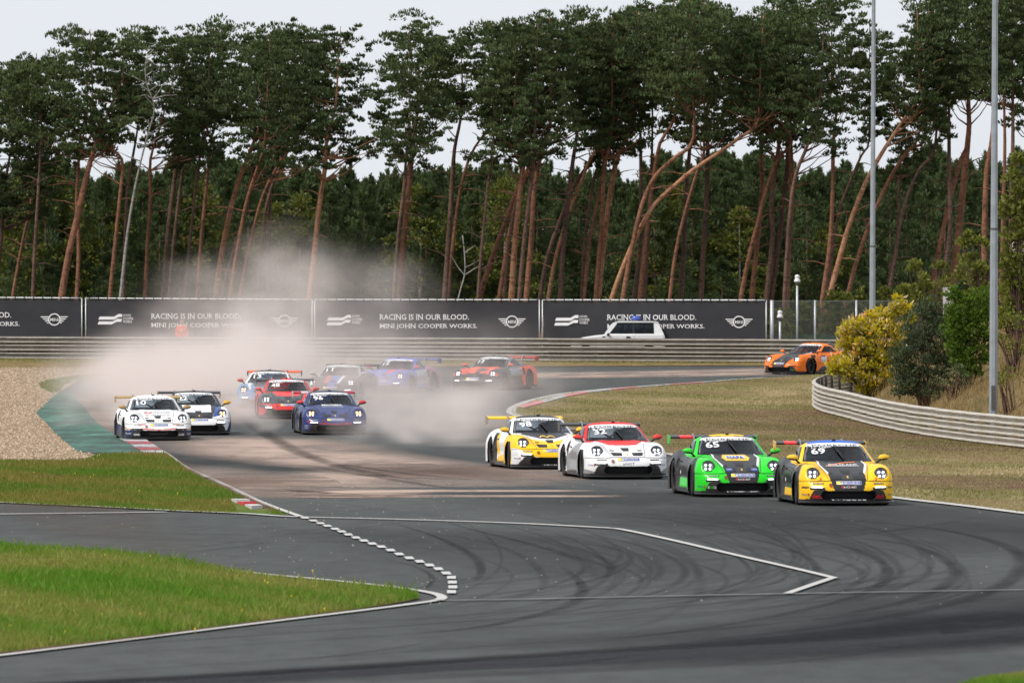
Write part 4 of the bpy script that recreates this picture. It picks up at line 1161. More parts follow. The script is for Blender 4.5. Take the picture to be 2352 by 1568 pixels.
# right-hand grass
GRASS_R = [(1174, 944), (1190, 931), (1230, 918), (1300, 904), (1400, 893), (1500, 886), (1600, 879), (1760, 868), (1900, 860), (2100, 856), (2700, 880), (2900, 1100), (2800, 1230), (2352, 1180), (2200, 1160), (2054, 1143), (1900, 1119), (1790, 1100), (1660, 1068), (1531, 1041), (1400, 1007), (1290, 980), (1200, 960), (1178, 953)]
drape('right_grass', GP(GRASS_R), M_DRY, .012)
# gravel bed and the strips behind it
GRAVEL = [(-500, 838), (0, 845), (700, 843), (690, 848), (300, 864), (180, 874), (150, 893), (118, 915), (84, 949), (136, 1005), (178, 1038), (230, 1047), (240, 1062), (0, 1062), (-700, 1062)]
drape('gravel_bed', GP(GRAVEL), M_GRAVEL, .014)
drape('grass_strip', GP([(-400, 826), (800, 829), (1900, 833), (1980, 839), (700, 844), (0, 846), (-500, 840)]), ground_mat("tan_turf", [(.16, .115, .05), (.24, .17, .07), (.12, .10, .04)], .5, 6), .020)
PATCH = [(89, 883), (110, 873), (200, 863), (300, 858), (420, 856), (300, 866), (180, 874), (146, 886), (138, 899), (118, 903), (95, 893)]
drape('grass_patch', GP(PATCH), M_GREEN, .024)
GREENP = [(122, 902), (162, 899), (172, 914), (190, 932), (212, 960), (240, 985), (280, 1008), (330, 1043), (215, 1042), (177, 1038), (150, 1018), (136, 1005), (83, 949)]
drape('green_runoff', GP(GREENP), M_GP, .016)
ISL1 = [(-500, 1060), (0, 1060), (180, 1062), (230, 1045), (383, 1045), (402, 1060), (430, 1083), (480, 1110), (520, 1127), (570, 1150), (620, 1172), (662, 1184), (560, 1181), (395, 1175), (251, 1167), (0, 1156), (-500, 1140)]
drape('left_grass', GP(ISL1), M_GREEN, .018)
drape('bare_earth', GP([(190, 1046), (383, 1045), (392, 1054), (402, 1062), (330, 1060), (240, 1058)]), M_SOIL, .024)
ISL2 = [(-700, 1255), (0, 1260), (150, 1268), (270, 1275), (350, 1286), (465, 1306), (600, 1326), (700, 1339), (820, 1352), (900, 1358), (955, 1370), (965, 1376), (900, 1389), (800, 1404), (560, 1434), (300, 1468), (0, 1502), (-700, 1570)]
drape('near_grass', GP(ISL2), M_GREEN, .020)
drape('corner_grass', GP([(2180, 1580), (2260, 1562), (2352, 1548), (2700, 1510), (2800, 1580)]), M_GREEN, .020)

# painted lines
def line(name, pts, w, m=M_LINE, off=.024, sm_=True): return tag(link(name, line_mesh(pts, w, off, sm_), m), kind='structure')
line('edge_line', [(338, 1019), (383, 1044), (430, 1076), (520, 1117), (600, 1155), (693, 1189)], .13)
line('edge_line', [(-300, 1142), (0, 1155), (251, 1166), (395, 1174), (560, 1181), (682, 1188.5), (900, 1194), (1176, 1203), (1390, 1214)], .22)
line('edge_line', [(1390, 1214), (1435, 1219), (1560, 1246), (1700, 1279), (1840, 1311), (1914, 1329)], .13)
line('edge_line', [(1916, 1329), (1860, 1348), (1808, 1366)], .12, sm_=False, off=.028)
line('edge_line', [(-300, 1188), (0, 1182.5), (200, 1180), (381, 1177.5)], .30)
line('worn_line', [(1000, 1381.5), (1176, 1379), (1500, 1372), (1808, 1366), (2100, 1361), (2400, 1356)], .16, M_LINEF)
line('edge_line', [(465, 1304), (600, 1320), (760, 1335), (900, 1350), (980, 1362), (1012, 1371), (1008, 1380), (950, 1389), (850, 1402), (560, 1438), (300, 1471), (0, 1508), (-300, 1545)], .14)
line('edge_line', [(1531, 1042), (1660, 1070), (1790, 1101), (1900, 1120), (2054, 1144), (2200, 1161), (2352, 1180), (2600, 1212)], .28)
line('edge_line', [(1755, 868), (1600, 879), (1500, 887), (1400, 893.5), (1300, 904), (1230, 918), (1190, 931), (1174, 943), (1182, 953), (1240, 969), (1320, 988)], .30, M_LINEG)
line('edge_line', [(1290, 861), (1500, 858), (1760, 853), (1950, 846)], .5, M_LINEF)
# dashed exit line: every block a piece of the marking
root = tag(empty('dashed_line', G(870, 1256)), kind='structure')
D = [(700, 1191.5), (719.8, 1198), (736, 1204), (752, 1210), (770, 1217), (785, 1223), (800, 1230), (817.6, 1237), (836, 1244), (855, 1251), (876, 1258), (897, 1266), (917, 1275), (940, 1284), (964, 1292), (987, 1300.5), (1007, 1309), (1025, 1319), (1037, 1329), (1039, 1340), (1040, 1351), (1037, 1362)]
for i, (x, y) in enumerate(D):
    w = 8.5 + 1.8 * i / 21; h = 1.9 + 1.6 * i / 21; sk = 3.0 if i < 18 else 0
    q = GP([(x - w - sk, y - h), (x + w - sk, y - h), (x + w + sk, y + h), (x - w + sk, y + h)])
    me = mesh('line_block', [(p.x - root.location.x, p.y - root.location.y, .026 - root.location.z + float(gel(p.y))) for p in q], [(3, 2, 1, 0)])
    link('line_block', me, M_KW2 if i > 2 else M_LINE, root)
# kerbs: every block a piece, raised a little
def kerb(name, blocks, top, loc, label=None):
    r_ = tag(empty(name, G(*loc)), kind='structure'); L = r_.location
    for i, (q, m) in enumerate(blocks):
        p = GP(q); v = [(a.x - L.x, a.y - L.y, a.z - L.z + .012) for a in p] + [(a.x - L.x, a.y - L.y, a.z - L.z + (top if k in (2, 3) else top * .6)) for k, a in enumerate(p)]
        me = mesh('kerb_block', v, [(7, 6, 5, 4), (0, 1, 5, 4), (1, 2, 6, 5), (2, 3, 7, 6), (3, 0, 4, 7)])
        link('kerb_block', me, m, r_)
e0, e1 = [(262, 999), (272, 1006), (288, 1015), (300, 1022), (311, 1029), (322, 1036), (333, 1044)], [(322, 999), (328, 1007), (341, 1016), (352, 1022), (362, 1029), (372, 1036), (383, 1044)]
kerb('left_kerb', [([e0[i], e1[i], e1[i + 1], e0[i + 1]], (M_KR, M_KW)[i % 2]) for i in range(6)], .05, (330, 1020))
kerb('small_kerb', [([(531, 1151), (566, 1151), (574, 1157), (541, 1157)], M_KW2), ([(545, 1157.5), (578, 1157.5), (590, 1163), (560, 1163)], M_KR2), ([(562, 1163.5), (592, 1163.5), (603, 1170), (578, 1172)], M_KW2)], .09, (565, 1160))
kp = [(1202, 939), (1252, 926), (1301, 913), (1353, 903.5), (1406, 897), (1467, 891), (1538, 885.4), (1618, 880), (1689, 873.6)]
kq = [(1190, 934), (1238, 920), (1290, 908), (1345, 900), (1400, 894), (1462, 888.5), (1535, 883), (1615, 878), (1688, 871.5)]
M_KP = paint_line_mat('kerb_faded_red', (.50, .20, .20), .30)
kerb('apex_kerb', [([kq[i], kq[i + 1], kp[i + 1], kp[i]], (M_KP, M_KW)[i % 2]) for i in range(8)], .05, (1400, 897))

# rubber and dust on the track (stains with a shape of their own)
M_RUB = soft_mat("rubber_marks", (.013, .013, .015), .72, .9, .2, .68)
M_RUB2 = soft_mat("rubbered_line", (.022, .021, .027), .88, .6, .0, .42, stretch=(1, .5, 1))
M_SAND = soft_mat("sand_on_track", (.52, .39, .325), .95, .35, .22, .56)
band = [[(-300, 1600, 1.1, 1), (0, 1588, 1.1, 1), (500, 1562, 1.15, 1), (900, 1535, 1.25, 1), (1300, 1516, 1.6, 1), (1700, 1494, 1.9, 1), (2050, 1468, 2.4, 1), (2352, 1438, 3.0, 1), (2700, 1395, 3.4, 1)]]
tag(link('rubbered_line', ribbon_mesh(band + [[(-300, 1592, .5, .8), (600, 1545, .5, .5), (1300, 1500, .5, .5), (1900, 1462, .9, .5), (2352, 1415, 1.4, .5), (2700, 1370, 1.5, .5)], [(600, 1572, .5, .3), (1400, 1535, .7, .4), (2000, 1502, 1.0, .4), (2352, 1470, 1.2, .4), (2700, 1440, 1.2, .4)]], .006, 3), M_RUB2), kind='structure')
sk = []
def arc(cx, cy, rx, ry, a0, a1, w, s, n=9, tilt=0):
    out = []
    for i in range(n):
        a = R(a0 + (a1 - a0) * i / (n - 1)); out.append((cx + rx * math.cos(a) + tilt * math.sin(a), cy - ry * math.sin(a), w, s))
    sk.append(out)
rs = random.Random(3)
sk.append([(1160, 1300 - 8, .05, .7), (1260, 1312, .09, .8), (1420, 1330, .12, .8), (1560, 1350, .10, .9)][:0] or [(980, 1185, .04, .6), (1080, 1215, .06, .8), (1200, 1245, .10, .9), (1290, 1270, .14, 1), (1345, 1292, .10, 1)])
sk.append([(880, 1195, .04, .5), (980, 1225, .06, .8), (1050, 1255, .09, 1), (1095, 1285, .10, 1), (1105, 1315, .08, .9), (1090, 1335, .05, .8)])
sk.append([(900, 1470 - 12, .06, .6), (1100, 1440, .10, .9), (1280, 1400, .14, .9), (1335, 1365, .12, 1), (1330, 1335, .09, .9), (1290, 1300, .05, .5)])
sk.append([(850, 1275, .04, .4), (950, 1300, .05, .6), (992, 1325, .06, .9), (985, 1345, .05, .9), (960, 1355, .04, .7)])
sk.append([(1600, 1205, .05, .4), (1750, 1222, .07, .7), (1900, 1245, .10, .8), (2010, 1280, .12, 1), (2040, 1320, .12, 1), (1990, 1360, .12, .9), (1850, 1400, .12, .8), (1600, 1445, .10, .6), (1300, 1480, .08, .5)])
sk.append([(1650, 1225, .05, .5), (1780, 1250, .07, .8), (1860, 1285, .09, 1), (1870, 1320, .09, .9), (1800, 1360, .09, .8), (1650, 1395, .08, .6)])
sk.append([(1700, 1175, .05, .5), (1900, 1190, .08, .7), (2150, 1215, .12, .8), (2300, 1250, .15, 1), (2352, 1290, .18, 1), (2300, 1345, .18, 1), (2150, 1395, .18, .9), (1850, 1445, .16, .8), (1500, 1485, .12, .5)])
sk.append([(1900, 1230, .08, .6), (2080, 1250, .10, .8), (2180, 1290, .14, 1), (2190, 1330, .14, 1), (2100, 1375, .14, 1), (1900, 1420, .14, .8)])
for i in range(60):
    # families of arcs round the outside of the bend
    cx = rs.uniform(1150, 2250); r_ = rs.uniform(.5, 1.0)
    x1 = cx; y1 = 1300 + rs.uniform(-25, 45)
    L1 = rs.uniform(250, 600); L2 = rs.uniform(250, 700); up = rs.uniform(60, 130); dn = rs.uniform(55, 125)
    w = rs.uniform(.02, .07); s = rs.uniform(.2, .6)
    sk.append([(x1 - L1, y1 - up, w, s * .4), (x1 - L1 * .45, y1 - up * .78, w, s * .8), (x1 - L1 * .12, y1 - up * .42, w * 1.3, s), (x1, y1, w * 1.3, s), (x1 - L2 * .12, y1 + dn * .4, w * 1.3, s), (x1 - L2 * .5, y1 + dn * .8, w * 1.5, s * .7), (x1 - L2, y1 + dn, w * 1.5, s * .3)])
for i in range(26):
    x = rs.uniform(300, 2000); y = rs.uniform(1195, 1560); L = rs.uniform(150, 500); w = rs.uniform(.03, .16)
    sk.append([(x, y, w, .1), (x + L * .3, y - L * .03, w, .45), (x + L * .7, y - L * .08, w, .45), (x + L, y - L * .13, w, .1)])
for i in range(18):
    x = rs.uniform(500, 1700); y = rs.uniform(1050, 1190); L = rs.uniform(250, 600); w = rs.uniform(.03, .10)
    sk.append([(x, y, w, .2), (x + L * .4, y + L * .03, w, .6), (x + L, y + L * .11, w, .3)])
for i in range(12):
    x = rs.uniform(0, 400); y = rs.uniform(1195, 1260); L = rs.uniform(300, 500); w = rs.uniform(.05, .14)
    sk.append([(x, y, w, .2), (x + L * .5, y + 5, w, .5), (x + L, y + 14, w, .2)])
for y, s in ((1425, .5), (1440, .7), (1460, .4), (1500, .5), (1530, .4)):
    sk.append([(0, y + 60, .05, s), (500, y + 25, .08, s), (1100, y - 15, .1, s), (1700, y - 60, .12, s), (2352, y - 130, .16, s)])
tag(link('tyre_marks', ribbon_mesh(sk, .008), M_RUB), kind='stuff')
sand = [
 [(530, 1000, 2.5, .6), (600, 1022, 3.2, .9), (700, 1046, 3.2, 1), (820, 1062, 3.0, 1), (960, 1080, 2.5, .9), (1080, 1094, 2, .8), (1180, 1102, 1.5, .4)],
 [(545, 1120, 4.0, .7), (620, 1114, 6.0, .9), (740, 1106, 6.0, .9), (880, 1094, 4.5, .9), (1000, 1083, 3.5, .8), (1130, 1072, 4.0, .5), (1250, 1066, 2.5, .3)],
 [(560, 1130, 4, .9), (680, 1132, 5, 1), (800, 1130, 3.0, 1), (960, 1128, 1.6, 1), (1180, 1128, 1.2, .9), (1376, 1127.5, 1.0, .8)],
 [(600, 1137, 2, 1), (800, 1141, 1.6, 1), (1000, 1140, 1.4, 1), (1240, 1140, 1.2, .9), (1444, 1140.5, 1.0, .8)],
 [(900, 1066, 3, .6), (1020, 1084, 3, .8), (1120, 1096, 2.2, .9), (1210, 1101, 1.6, .8), (1290, 1104, .8, .4)],
 [(1000, 864, 5.0, .5), (1220, 863, 6, .9), (1500, 859, 6, 1), (1780, 852, 5, .8), (1950, 845, 4, .5)],
 [(160, 1000, 2, .2), (220, 985, 3, .4), (300, 960, 6, .5), (380, 930, 7, .6), (460, 900, 8, .5)],
 [(400, 1065, 1.0, .3), (480, 1095, 2.5, .6), (560, 1125, 2.0, .7), (640, 1150, .4, .3)],
]
tag(link('sand_on_track', ribbon_mesh(sand, .011), M_SAND), kind='stuff')
M_EARTH = soft_mat("bare_earth_patches", (.15, .085, .045), .85, .5, .25, .60, stretch=(1, .35, 1))
tag(link('bare_earth', ribbon_mesh([[(2040, 1092, 3, .6), (2150, 1098, 4, 1), (2300, 1112, 4, 1), (2500, 1130, 4, 1)], [(1840, 938, 5, .5), (1870, 950, 6, 1), (1950, 972, 5, 1), (2060, 998, 4, 1), (2200, 1022, 3, 1), (2400, 1042, 3, .9)], [(1250, 955, 5, .3), (1450, 985, 8, .6), (1700, 1030, 6, .5), (1900, 1060, 5, .4)], [(-100, 1513, .16, 1), (0, 1503, .16, 1), (300, 1468, .15, 1), (560, 1434, .14, 1), (800, 1404, .12, 1), (900, 1389, .10, 1), (965, 1376, .08, 1)], [(383, 1046, .3, 1), (430, 1082, .25, 1), (520, 1124, .22, 1), (570, 1150, .2, 1), (640, 1180, .2, .8)], [(0, 1064, 2, .8), (120, 1066, 2, .6), (240, 1058, 3, .9), (380, 1056, 2.5, 1)], [(500, 1372, .8, .0), (100, 1120, 2, .4), (260, 1100, 3, .7), (360, 1095, 2, .6)]], .026), M_EARTH), kind='stuff')
M_DSK = soft_mat("old_rubber_sweep", (.026, .027, .030), .75, .25, .25, .65)
tag(link('old_rubber', ribbon_mesh([[(380, 1035, 2, .5), (560, 1052, 4, .8), (760, 1076, 4, .9), (960, 1078, 2, .5)], [(1150, 1115, 2, .3), (1500, 1150, 4, .8), (1900, 1200, 5, 1), (2352, 1290, 5, 1)], [(2352, 1340, 2.5, 1), (2000, 1420, 2, .9), (1500, 1465, 1.6, .6), (900, 1500, 1.2, .3)], [(700, 1210, 2, .3), (1100, 1240, 3, .5), (1400, 1290, 3, .5), (1500, 1340, 2, .3)]], .004), M_DSK), kind='stuff')
tag(link('tyre_tracks_in_sand', ribbon_mesh([[(560, 960, .25, .6), (600, 990, .3, .9), (700, 1045, .3, .9), (840, 1085, .25, .9), (1000, 1110, .25, .6)], [(700, 1070, .15, .5), (860, 1095, .22, .9), (1000, 1117, .2, .6), (1100, 1123, .3, .2)], [(760, 1062, .15, .8), (900, 1084, .18, .9), (1060, 1100, .2, .6)], [(640, 1120, .25, .4), (760, 1133.5, .35, .8), (1000, 1134, .35, .9), (1400, 1134, .4, .6)]], .014), M_RUB), kind='stuff')
# small stones and clods thrown on the track
V = []; Fq = []
for i in range(420):
    x = rs.uniform(0, 2300) if i % 3 else rs.uniform(560, 1100); y = 1110 + 280 * rs.random() ** 1.6
    if inpoly(np.array([x]), np.array([y]), ISL1)[0] or inpoly(np.array([x]), np.array([y]), ISL2)[0]: continue
    p = G(x, y); s = rs.uniform(.006, .016); o = len(V)
    V += [(p.x - s, p.y, .004), (p.x + s * rs.uniform(.6, 1.4), p.y - s, .004), (p.x + s * .5, p.y + s, .004), (p.x, p.y, s * 1.5)]
    Fq += [(o, o + 1, o + 3), (o + 1, o + 2, o + 3), (o + 2, o, o + 3)]
tag(link('scattered_gravel', fast_mesh('scattered_gravel', V, Fq), mat('stone_chip', (.38, .33, .27), .9, var=.6, vs=.8)), kind='stuff')

# ------------------------------------------------------------------ grass blades
def leaf_mat(name, c0, c1, trans=.25, rough=.7):
    m = bpy.data.materials.new(name); t, b, o = nt(m)
    a = t.nodes.new('ShaderNodeAttribute'); a.attribute_name = 'tint'
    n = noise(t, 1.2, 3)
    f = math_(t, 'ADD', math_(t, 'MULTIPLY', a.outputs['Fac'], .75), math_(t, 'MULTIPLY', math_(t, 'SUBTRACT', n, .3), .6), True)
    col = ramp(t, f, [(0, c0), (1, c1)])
    t.links.new(col, b.inputs['Base Color']); b.inputs['Roughness'].default_value = rough; b.inputs['Specular IOR Level'].default_value = .25
    if trans:
        tl = t.nodes.new('ShaderNodeBsdfTranslucent'); t.links.new(mixc(t, 1.0, col, (1.2, 1.3, .6), 'MULTIPLY'), tl.inputs[0])
        ms = t.nodes.new('ShaderNodeMixShader'); ms.inputs[0].default_value = trans
        t.links.new(b.outputs[0], ms.inputs[1]); t.links.new(tl.outputs[0], ms.inputs[2]); t.links.new(ms.outputs[0], o.inputs['Surface'])
    return m
def blades(name, poly, n, h, w, m, off, ymin=None, lean=.5, patch=None, hz=None):
    P = np.array([(p.x, p.y) for p in GP(poly)]); lo, hi = P.min(0), P.max(0)
    lo[0] = max(lo[0], -28); hi[0] = min(hi[0], 30)
    c = rng.uniform(lo, hi, (n * 6, 2)); ok = inpoly(c[:, 0], c[:, 1], [tuple(p) for p in P])
    # only what the lens can take in, with a margin
    ok &= np.abs(c[:, 0] / c[:, 1]) < 1.25 * 1176 / F
    ok &= ~inpoly(c[:, 0], c[:, 1], [(q.x, q.y) for q in GP([(524, 1147), (612, 1147), (625, 1182), (548, 1182)])])
    c = c[ok][:n]; k = len(c)
    hh = h * rng.uniform(.5, 1.35, k); a = rng.uniform(0, 2 * np.pi, k); ww = w * rng.uniform(.7, 1.3, k)
    pn = np.sin(c[:, 0] * 1.1 + 2 * np.sin(c[:, 1] * .17)) * .4 + np.sin(c[:, 1] * .41 + c[:, 0] * .6) * .5 + np.sin(c[:, 0] * 4.3 + c[:, 1] * 1.1) * .25
    hh *= 1 + .35 * pn
    z = gel(c[:, 1]) + off if hz is None else hz(c)
    dx, dy = np.cos(a), np.sin(a); la = rng.uniform(0, 2 * np.pi, k); ll = hh * rng.uniform(.1, lean, k)
    V = np.empty((k, 4, 3))
    V[:, 0] = np.stack([c[:, 0] - dx * ww, c[:, 1] - dy * ww, z], 1); V[:, 1] = np.stack([c[:, 0] + dx * ww, c[:, 1] + dy * ww, z], 1)
    V[:, 2] = np.stack([c[:, 0] + dx * ww * .5 + np.cos(la) * ll * .5, c[:, 1] + dy * ww * .5 + np.sin(la) * ll * .5, z + hh * .6], 1)
    V[:, 3] = np.stack([c[:, 0] + np.cos(la) * ll, c[:, 1] + np.sin(la) * ll, z + hh], 1)
    I = np.arange(k)[:, None] * 4
    Fq = np.concatenate([I + np.array([[0, 1, 2]]), I + np.array([[0, 2, 3]])])
    me = fast_mesh(name, V.reshape(-1, 3), Fq)
    t = np.clip(.5 + .75 * pn + rng.normal(0, .25, k), 0, 1)
    at = me.attributes.new('tint', 'FLOAT', 'POINT'); at.data.foreach_set('value', np.repeat(t, 4).astype(np.float32))
    return tag(link(name, me, m), kind='stuff')
M_BLADE = leaf_mat("grass_blades", (.30, .27, .085), (.085, .23, .010), .35)
M_BLADE2 = leaf_mat("meadow_blades", (.085, .19, .016), (.26, .20, .06), .35)
M_BLADED = leaf_mat("dry_blades", (.46, .35, .21), (.19, .20, .06), .3)
blades('near_grass_blades', ISL2, 120000, .085, .010, M_BLADE, .02)
blades('tall_grass_tufts', ISL2, 7000, .15, .012, M_BLADE, .02, lean=.9)
blades('tall_left_tufts', ISL1, 5000, .11, .014, M_BLADE2, .02, lean=.9)
blades('left_grass_blades', ISL1, 80000, .06, .011, M_BLADE2, .02)
blades('right_grass_blades', GRASS_R, 120000, .04, .016, M_BLADED, .012)
blades('corner_grass_blades', [(2200, 1580), (2260, 1563), (2352, 1549), (2480, 1540), (2480, 1580)], 6000, .05, .005, M_BLADE, .02)
blades('patch_grass_blades', PATCH, 9000, .05, .012, M_BLADE2, .024)
blades('strip_grass_blades', [(-200, 827), (800, 830), (1900, 834), (1980, 837), (700, 836), (0, 836), (-200, 834)], 16000, .09, .012, M_BLADED, .02)
# dandelions in the turf
V = []; Fq = []; 
for (x, y) in [(234, 1424), (322, 1423), (414, 1416), (555, 1414), (670, 1382), (718, 1322), (608, 1346), (719, 1380), (538, 1424), (745, 1411), (150, 1464), (24, 1450), (240, 1285), (133, 1295), (7, 1276), (345, 1288), (260, 1440), (170, 1416), (448, 1458), (720, 1360), (615, 1350), (208, 1103), (215, 1097), (320, 1135), (212, 1150), (408, 1141), (172, 1094), (78, 1092)]:
    p = G(x, y); h = .045; r_ = .012; o = len(V)
    V += [(p.x, p.y - r_, p.z + h + .02), (p.x + r_, p.y, p.z + h + .03), (p.x, p.y + r_, p.z + h + .03), (p.x - r_, p.y, p.z + h + .03), (p.x, p.y - r_ * .3, p.z + h + .05), (p.x, p.y, p.z)]
    Fq += [(o, o + 1, o + 4), (o + 1, o + 2, o + 4), (o + 2, o + 3, o + 4), (o + 3, o, o + 4), (o, o + 5, o + 1)]
tag(link('dandelions', fast_mesh('dandelions', V, Fq), mat('petal_yellow', (.85, .55, .01), .6)), kind='stuff')

# loose stones over the gravel bed
P = np.array([(p.x, p.y) for p in GP(GRAVEL)]); k = 26000
c = rng.uniform([-26, 205], [-6, 372], (k * 4, 2)); c = c[inpoly(c[:, 0], c[:, 1], [tuple(p) for p in P]) & (np.abs(c[:, 0] / c[:, 1]) < .075)][:k]; k = len(c)
s_ = rng.uniform(.015, .05, k); z = gel(c[:, 1]) + .014; a = rng.uniform(0, 6.28, k)
V = np.empty((k, 4, 3))
for j in range(3): V[:, j] = np.stack([c[:, 0] + np.cos(a + j * 2.1) * s_, c[:, 1] + np.sin(a + j * 2.1) * s_, z], 1)
V[:, 3] = np.stack([c[:, 0], c[:, 1], z + s_ * rng.uniform(.6, 1.3, k)], 1)
I = np.arange(k)[:, None] * 4
me = fast_mesh('gravel_stones', V.reshape(-1, 3), np.concatenate([I + np.array([[0, 1, 3]]), I + np.array([[1, 2, 3]]), I + np.array([[2, 0, 3]])]))
at = me.attributes.new('tint', 'FLOAT', 'POINT'); at.data.foreach_set('value', np.repeat(rng.uniform(0, 1, k), 4).astype(np.float32))
tag(link('gravel_stones', me, leaf_mat("loose_stone", (.14, .09, .05), (.60, .47, .34), 0)), kind='stuff')
# ------------------------------------------------------------------ pines
def bark(name, c0, c1, c2):
    m = bpy.data.materials.new(name); t, b, o = nt(m)
    n = noise(t, 2.2, 6, .7, stretch=(1, 1, .35)); f = noise(t, 5, 5, .75, stretch=(1, 1, 1.6))
    c = ramp(t, n, [(.30, c0), (.5, c1), (.7, c2)])
    g = ramp(t, f, [(.36, (.30, .28, .28)), (.50, (1.0, 1.0, 1.0)), (.75, (1.15, 1.12, 1.1))])
    t.links.new(mixc(t, 1.0, c, g, 'MULTIPLY'), b.inputs['Base Color']); b.inputs['Roughness'].default_value = .9
    bump(t, b, f, .6, .05)
    return m
BARK_R = bark("red_pine_bark", (.11, .048, .028), (.24, .105, .058), (.33, .16, .095))
BARK_D = bark("dark_pine_bark", (.06, .042, .034), (.14, .078, .055), (.20, .12, .085))
BARK_O = bark("orange_pine_bark", (.20, .095, .05), (.40, .195, .105), (.50, .29, .18))
BARK_G = bark("dead_grey_wood", (.20, .19, .17), (.34, .32, .30), (.42, .40, .38))
M_NEEDLE = leaf_mat("pine_needles", (.017, .034, .013), (.125, .165, .062), .15)
M_NEEDLE2 = leaf_mat("young_pine_needles", (.034, .058, .026), (.125, .165, .068), .25)
M_LEAFY = leaf_mat("yellow_green_leaves", (.05, .07, .014), (.20, .21, .045), .25)

def tufts(centres, radii, per, size, up=.5, flat=1.0, spread=.9, wid=.42):
    """leaf-sized faces over ellipsoids: centres (n,3), radii (n,3); returns vertices, faces, tint"""
    n = len(centres); k = n * per
    c = np.repeat(centres, per, 0); r_ = np.repeat(radii, per, 0)
    d = rng.normal(0, 1, (k, 3)); d /= np.linalg.norm(d, axis=1)[:, None]
    d[:, 2] = np.where(d[:, 2] < -.35, -d[:, 2], d[:, 2])
    rad = rng.uniform(.35, 1, k) ** .6
    p = c + d * r_ * rad[:, None]
    out = d * 1.0 + np.array([0, 0, up]) + rng.normal(0, .35, (k, 3)); out /= np.linalg.norm(out, axis=1)[:, None]
    s = np.cross(out, rng.normal(0, 1, (k, 3))); s /= np.linalg.norm(s, axis=1)[:, None] + 1e-9
    L = size * rng.uniform(.6, 1.4, k)[:, None]; w = L * wid
    V = np.empty((k, 4, 3))
    V[:, 0] = p - out * L * .3; V[:, 1] = p + s * w * .5 + out * L * .15; V[:, 2] = p + out * L * .8; V[:, 3] = p - s * w * .5 + out * L * .15
    I = np.arange(k)[:, None] * 4
    Fq = I + np.array([[0, 1, 2, 3]])
    tint = np.clip(.28 + .40 * rad * np.clip(d[:, 2] + .35, 0, 1) + rng.normal(0, .16, k) + np.repeat(rng.normal(0, .10, n), per), 0, 1)  # lit tops and shaded undersides of each clump are put into the tint
    return V.reshape(-1, 3), Fq, np.repeat(tint, 4)
def leaf_obj(name, V, Fq, tint, m, parent):
    me = fast_mesh(name, V, Fq)
    a = me.attributes.new('tint', 'FLOAT', 'POINT'); a.data.foreach_set('value', tint.astype(np.float32))
    return link(name, me, m, parent)

SIL = np.array([(-60, 165), (0, 150), (30, 122), (80, 128), (105, 95), (140, 45), (190, 50), (225, 52), (265, 66), (300, 46), (385, 34), (402, 66), (470, 48), (500, 40), (540, 48), (590, 66), (620, 60), (690, 36), (715, 84), (735, 82), (760, 52), (800, 32), (860, 30), (895, 36), (912, 72), (945, 34), (1000, 22), (1040, 14), (1055, 46), (1120, 40), (1200, 30), (1290, 20), (1330, 10), (1350, 34), (1420, 20), (1490, 0), (1560, -20), (1660, -5), (1705, 18), (1725, 30), (1760, 5), (1850, -25), (1950, -25), (1988, 10), (2004, 60), (2030, 95), (2060, 100), (2085, 60), (2110, 10), (2150, -40), (2352, -80), (2450, -80)])
def silh(x): return float(np.interp(x, SIL[:, 0], SIL[:, 1]))
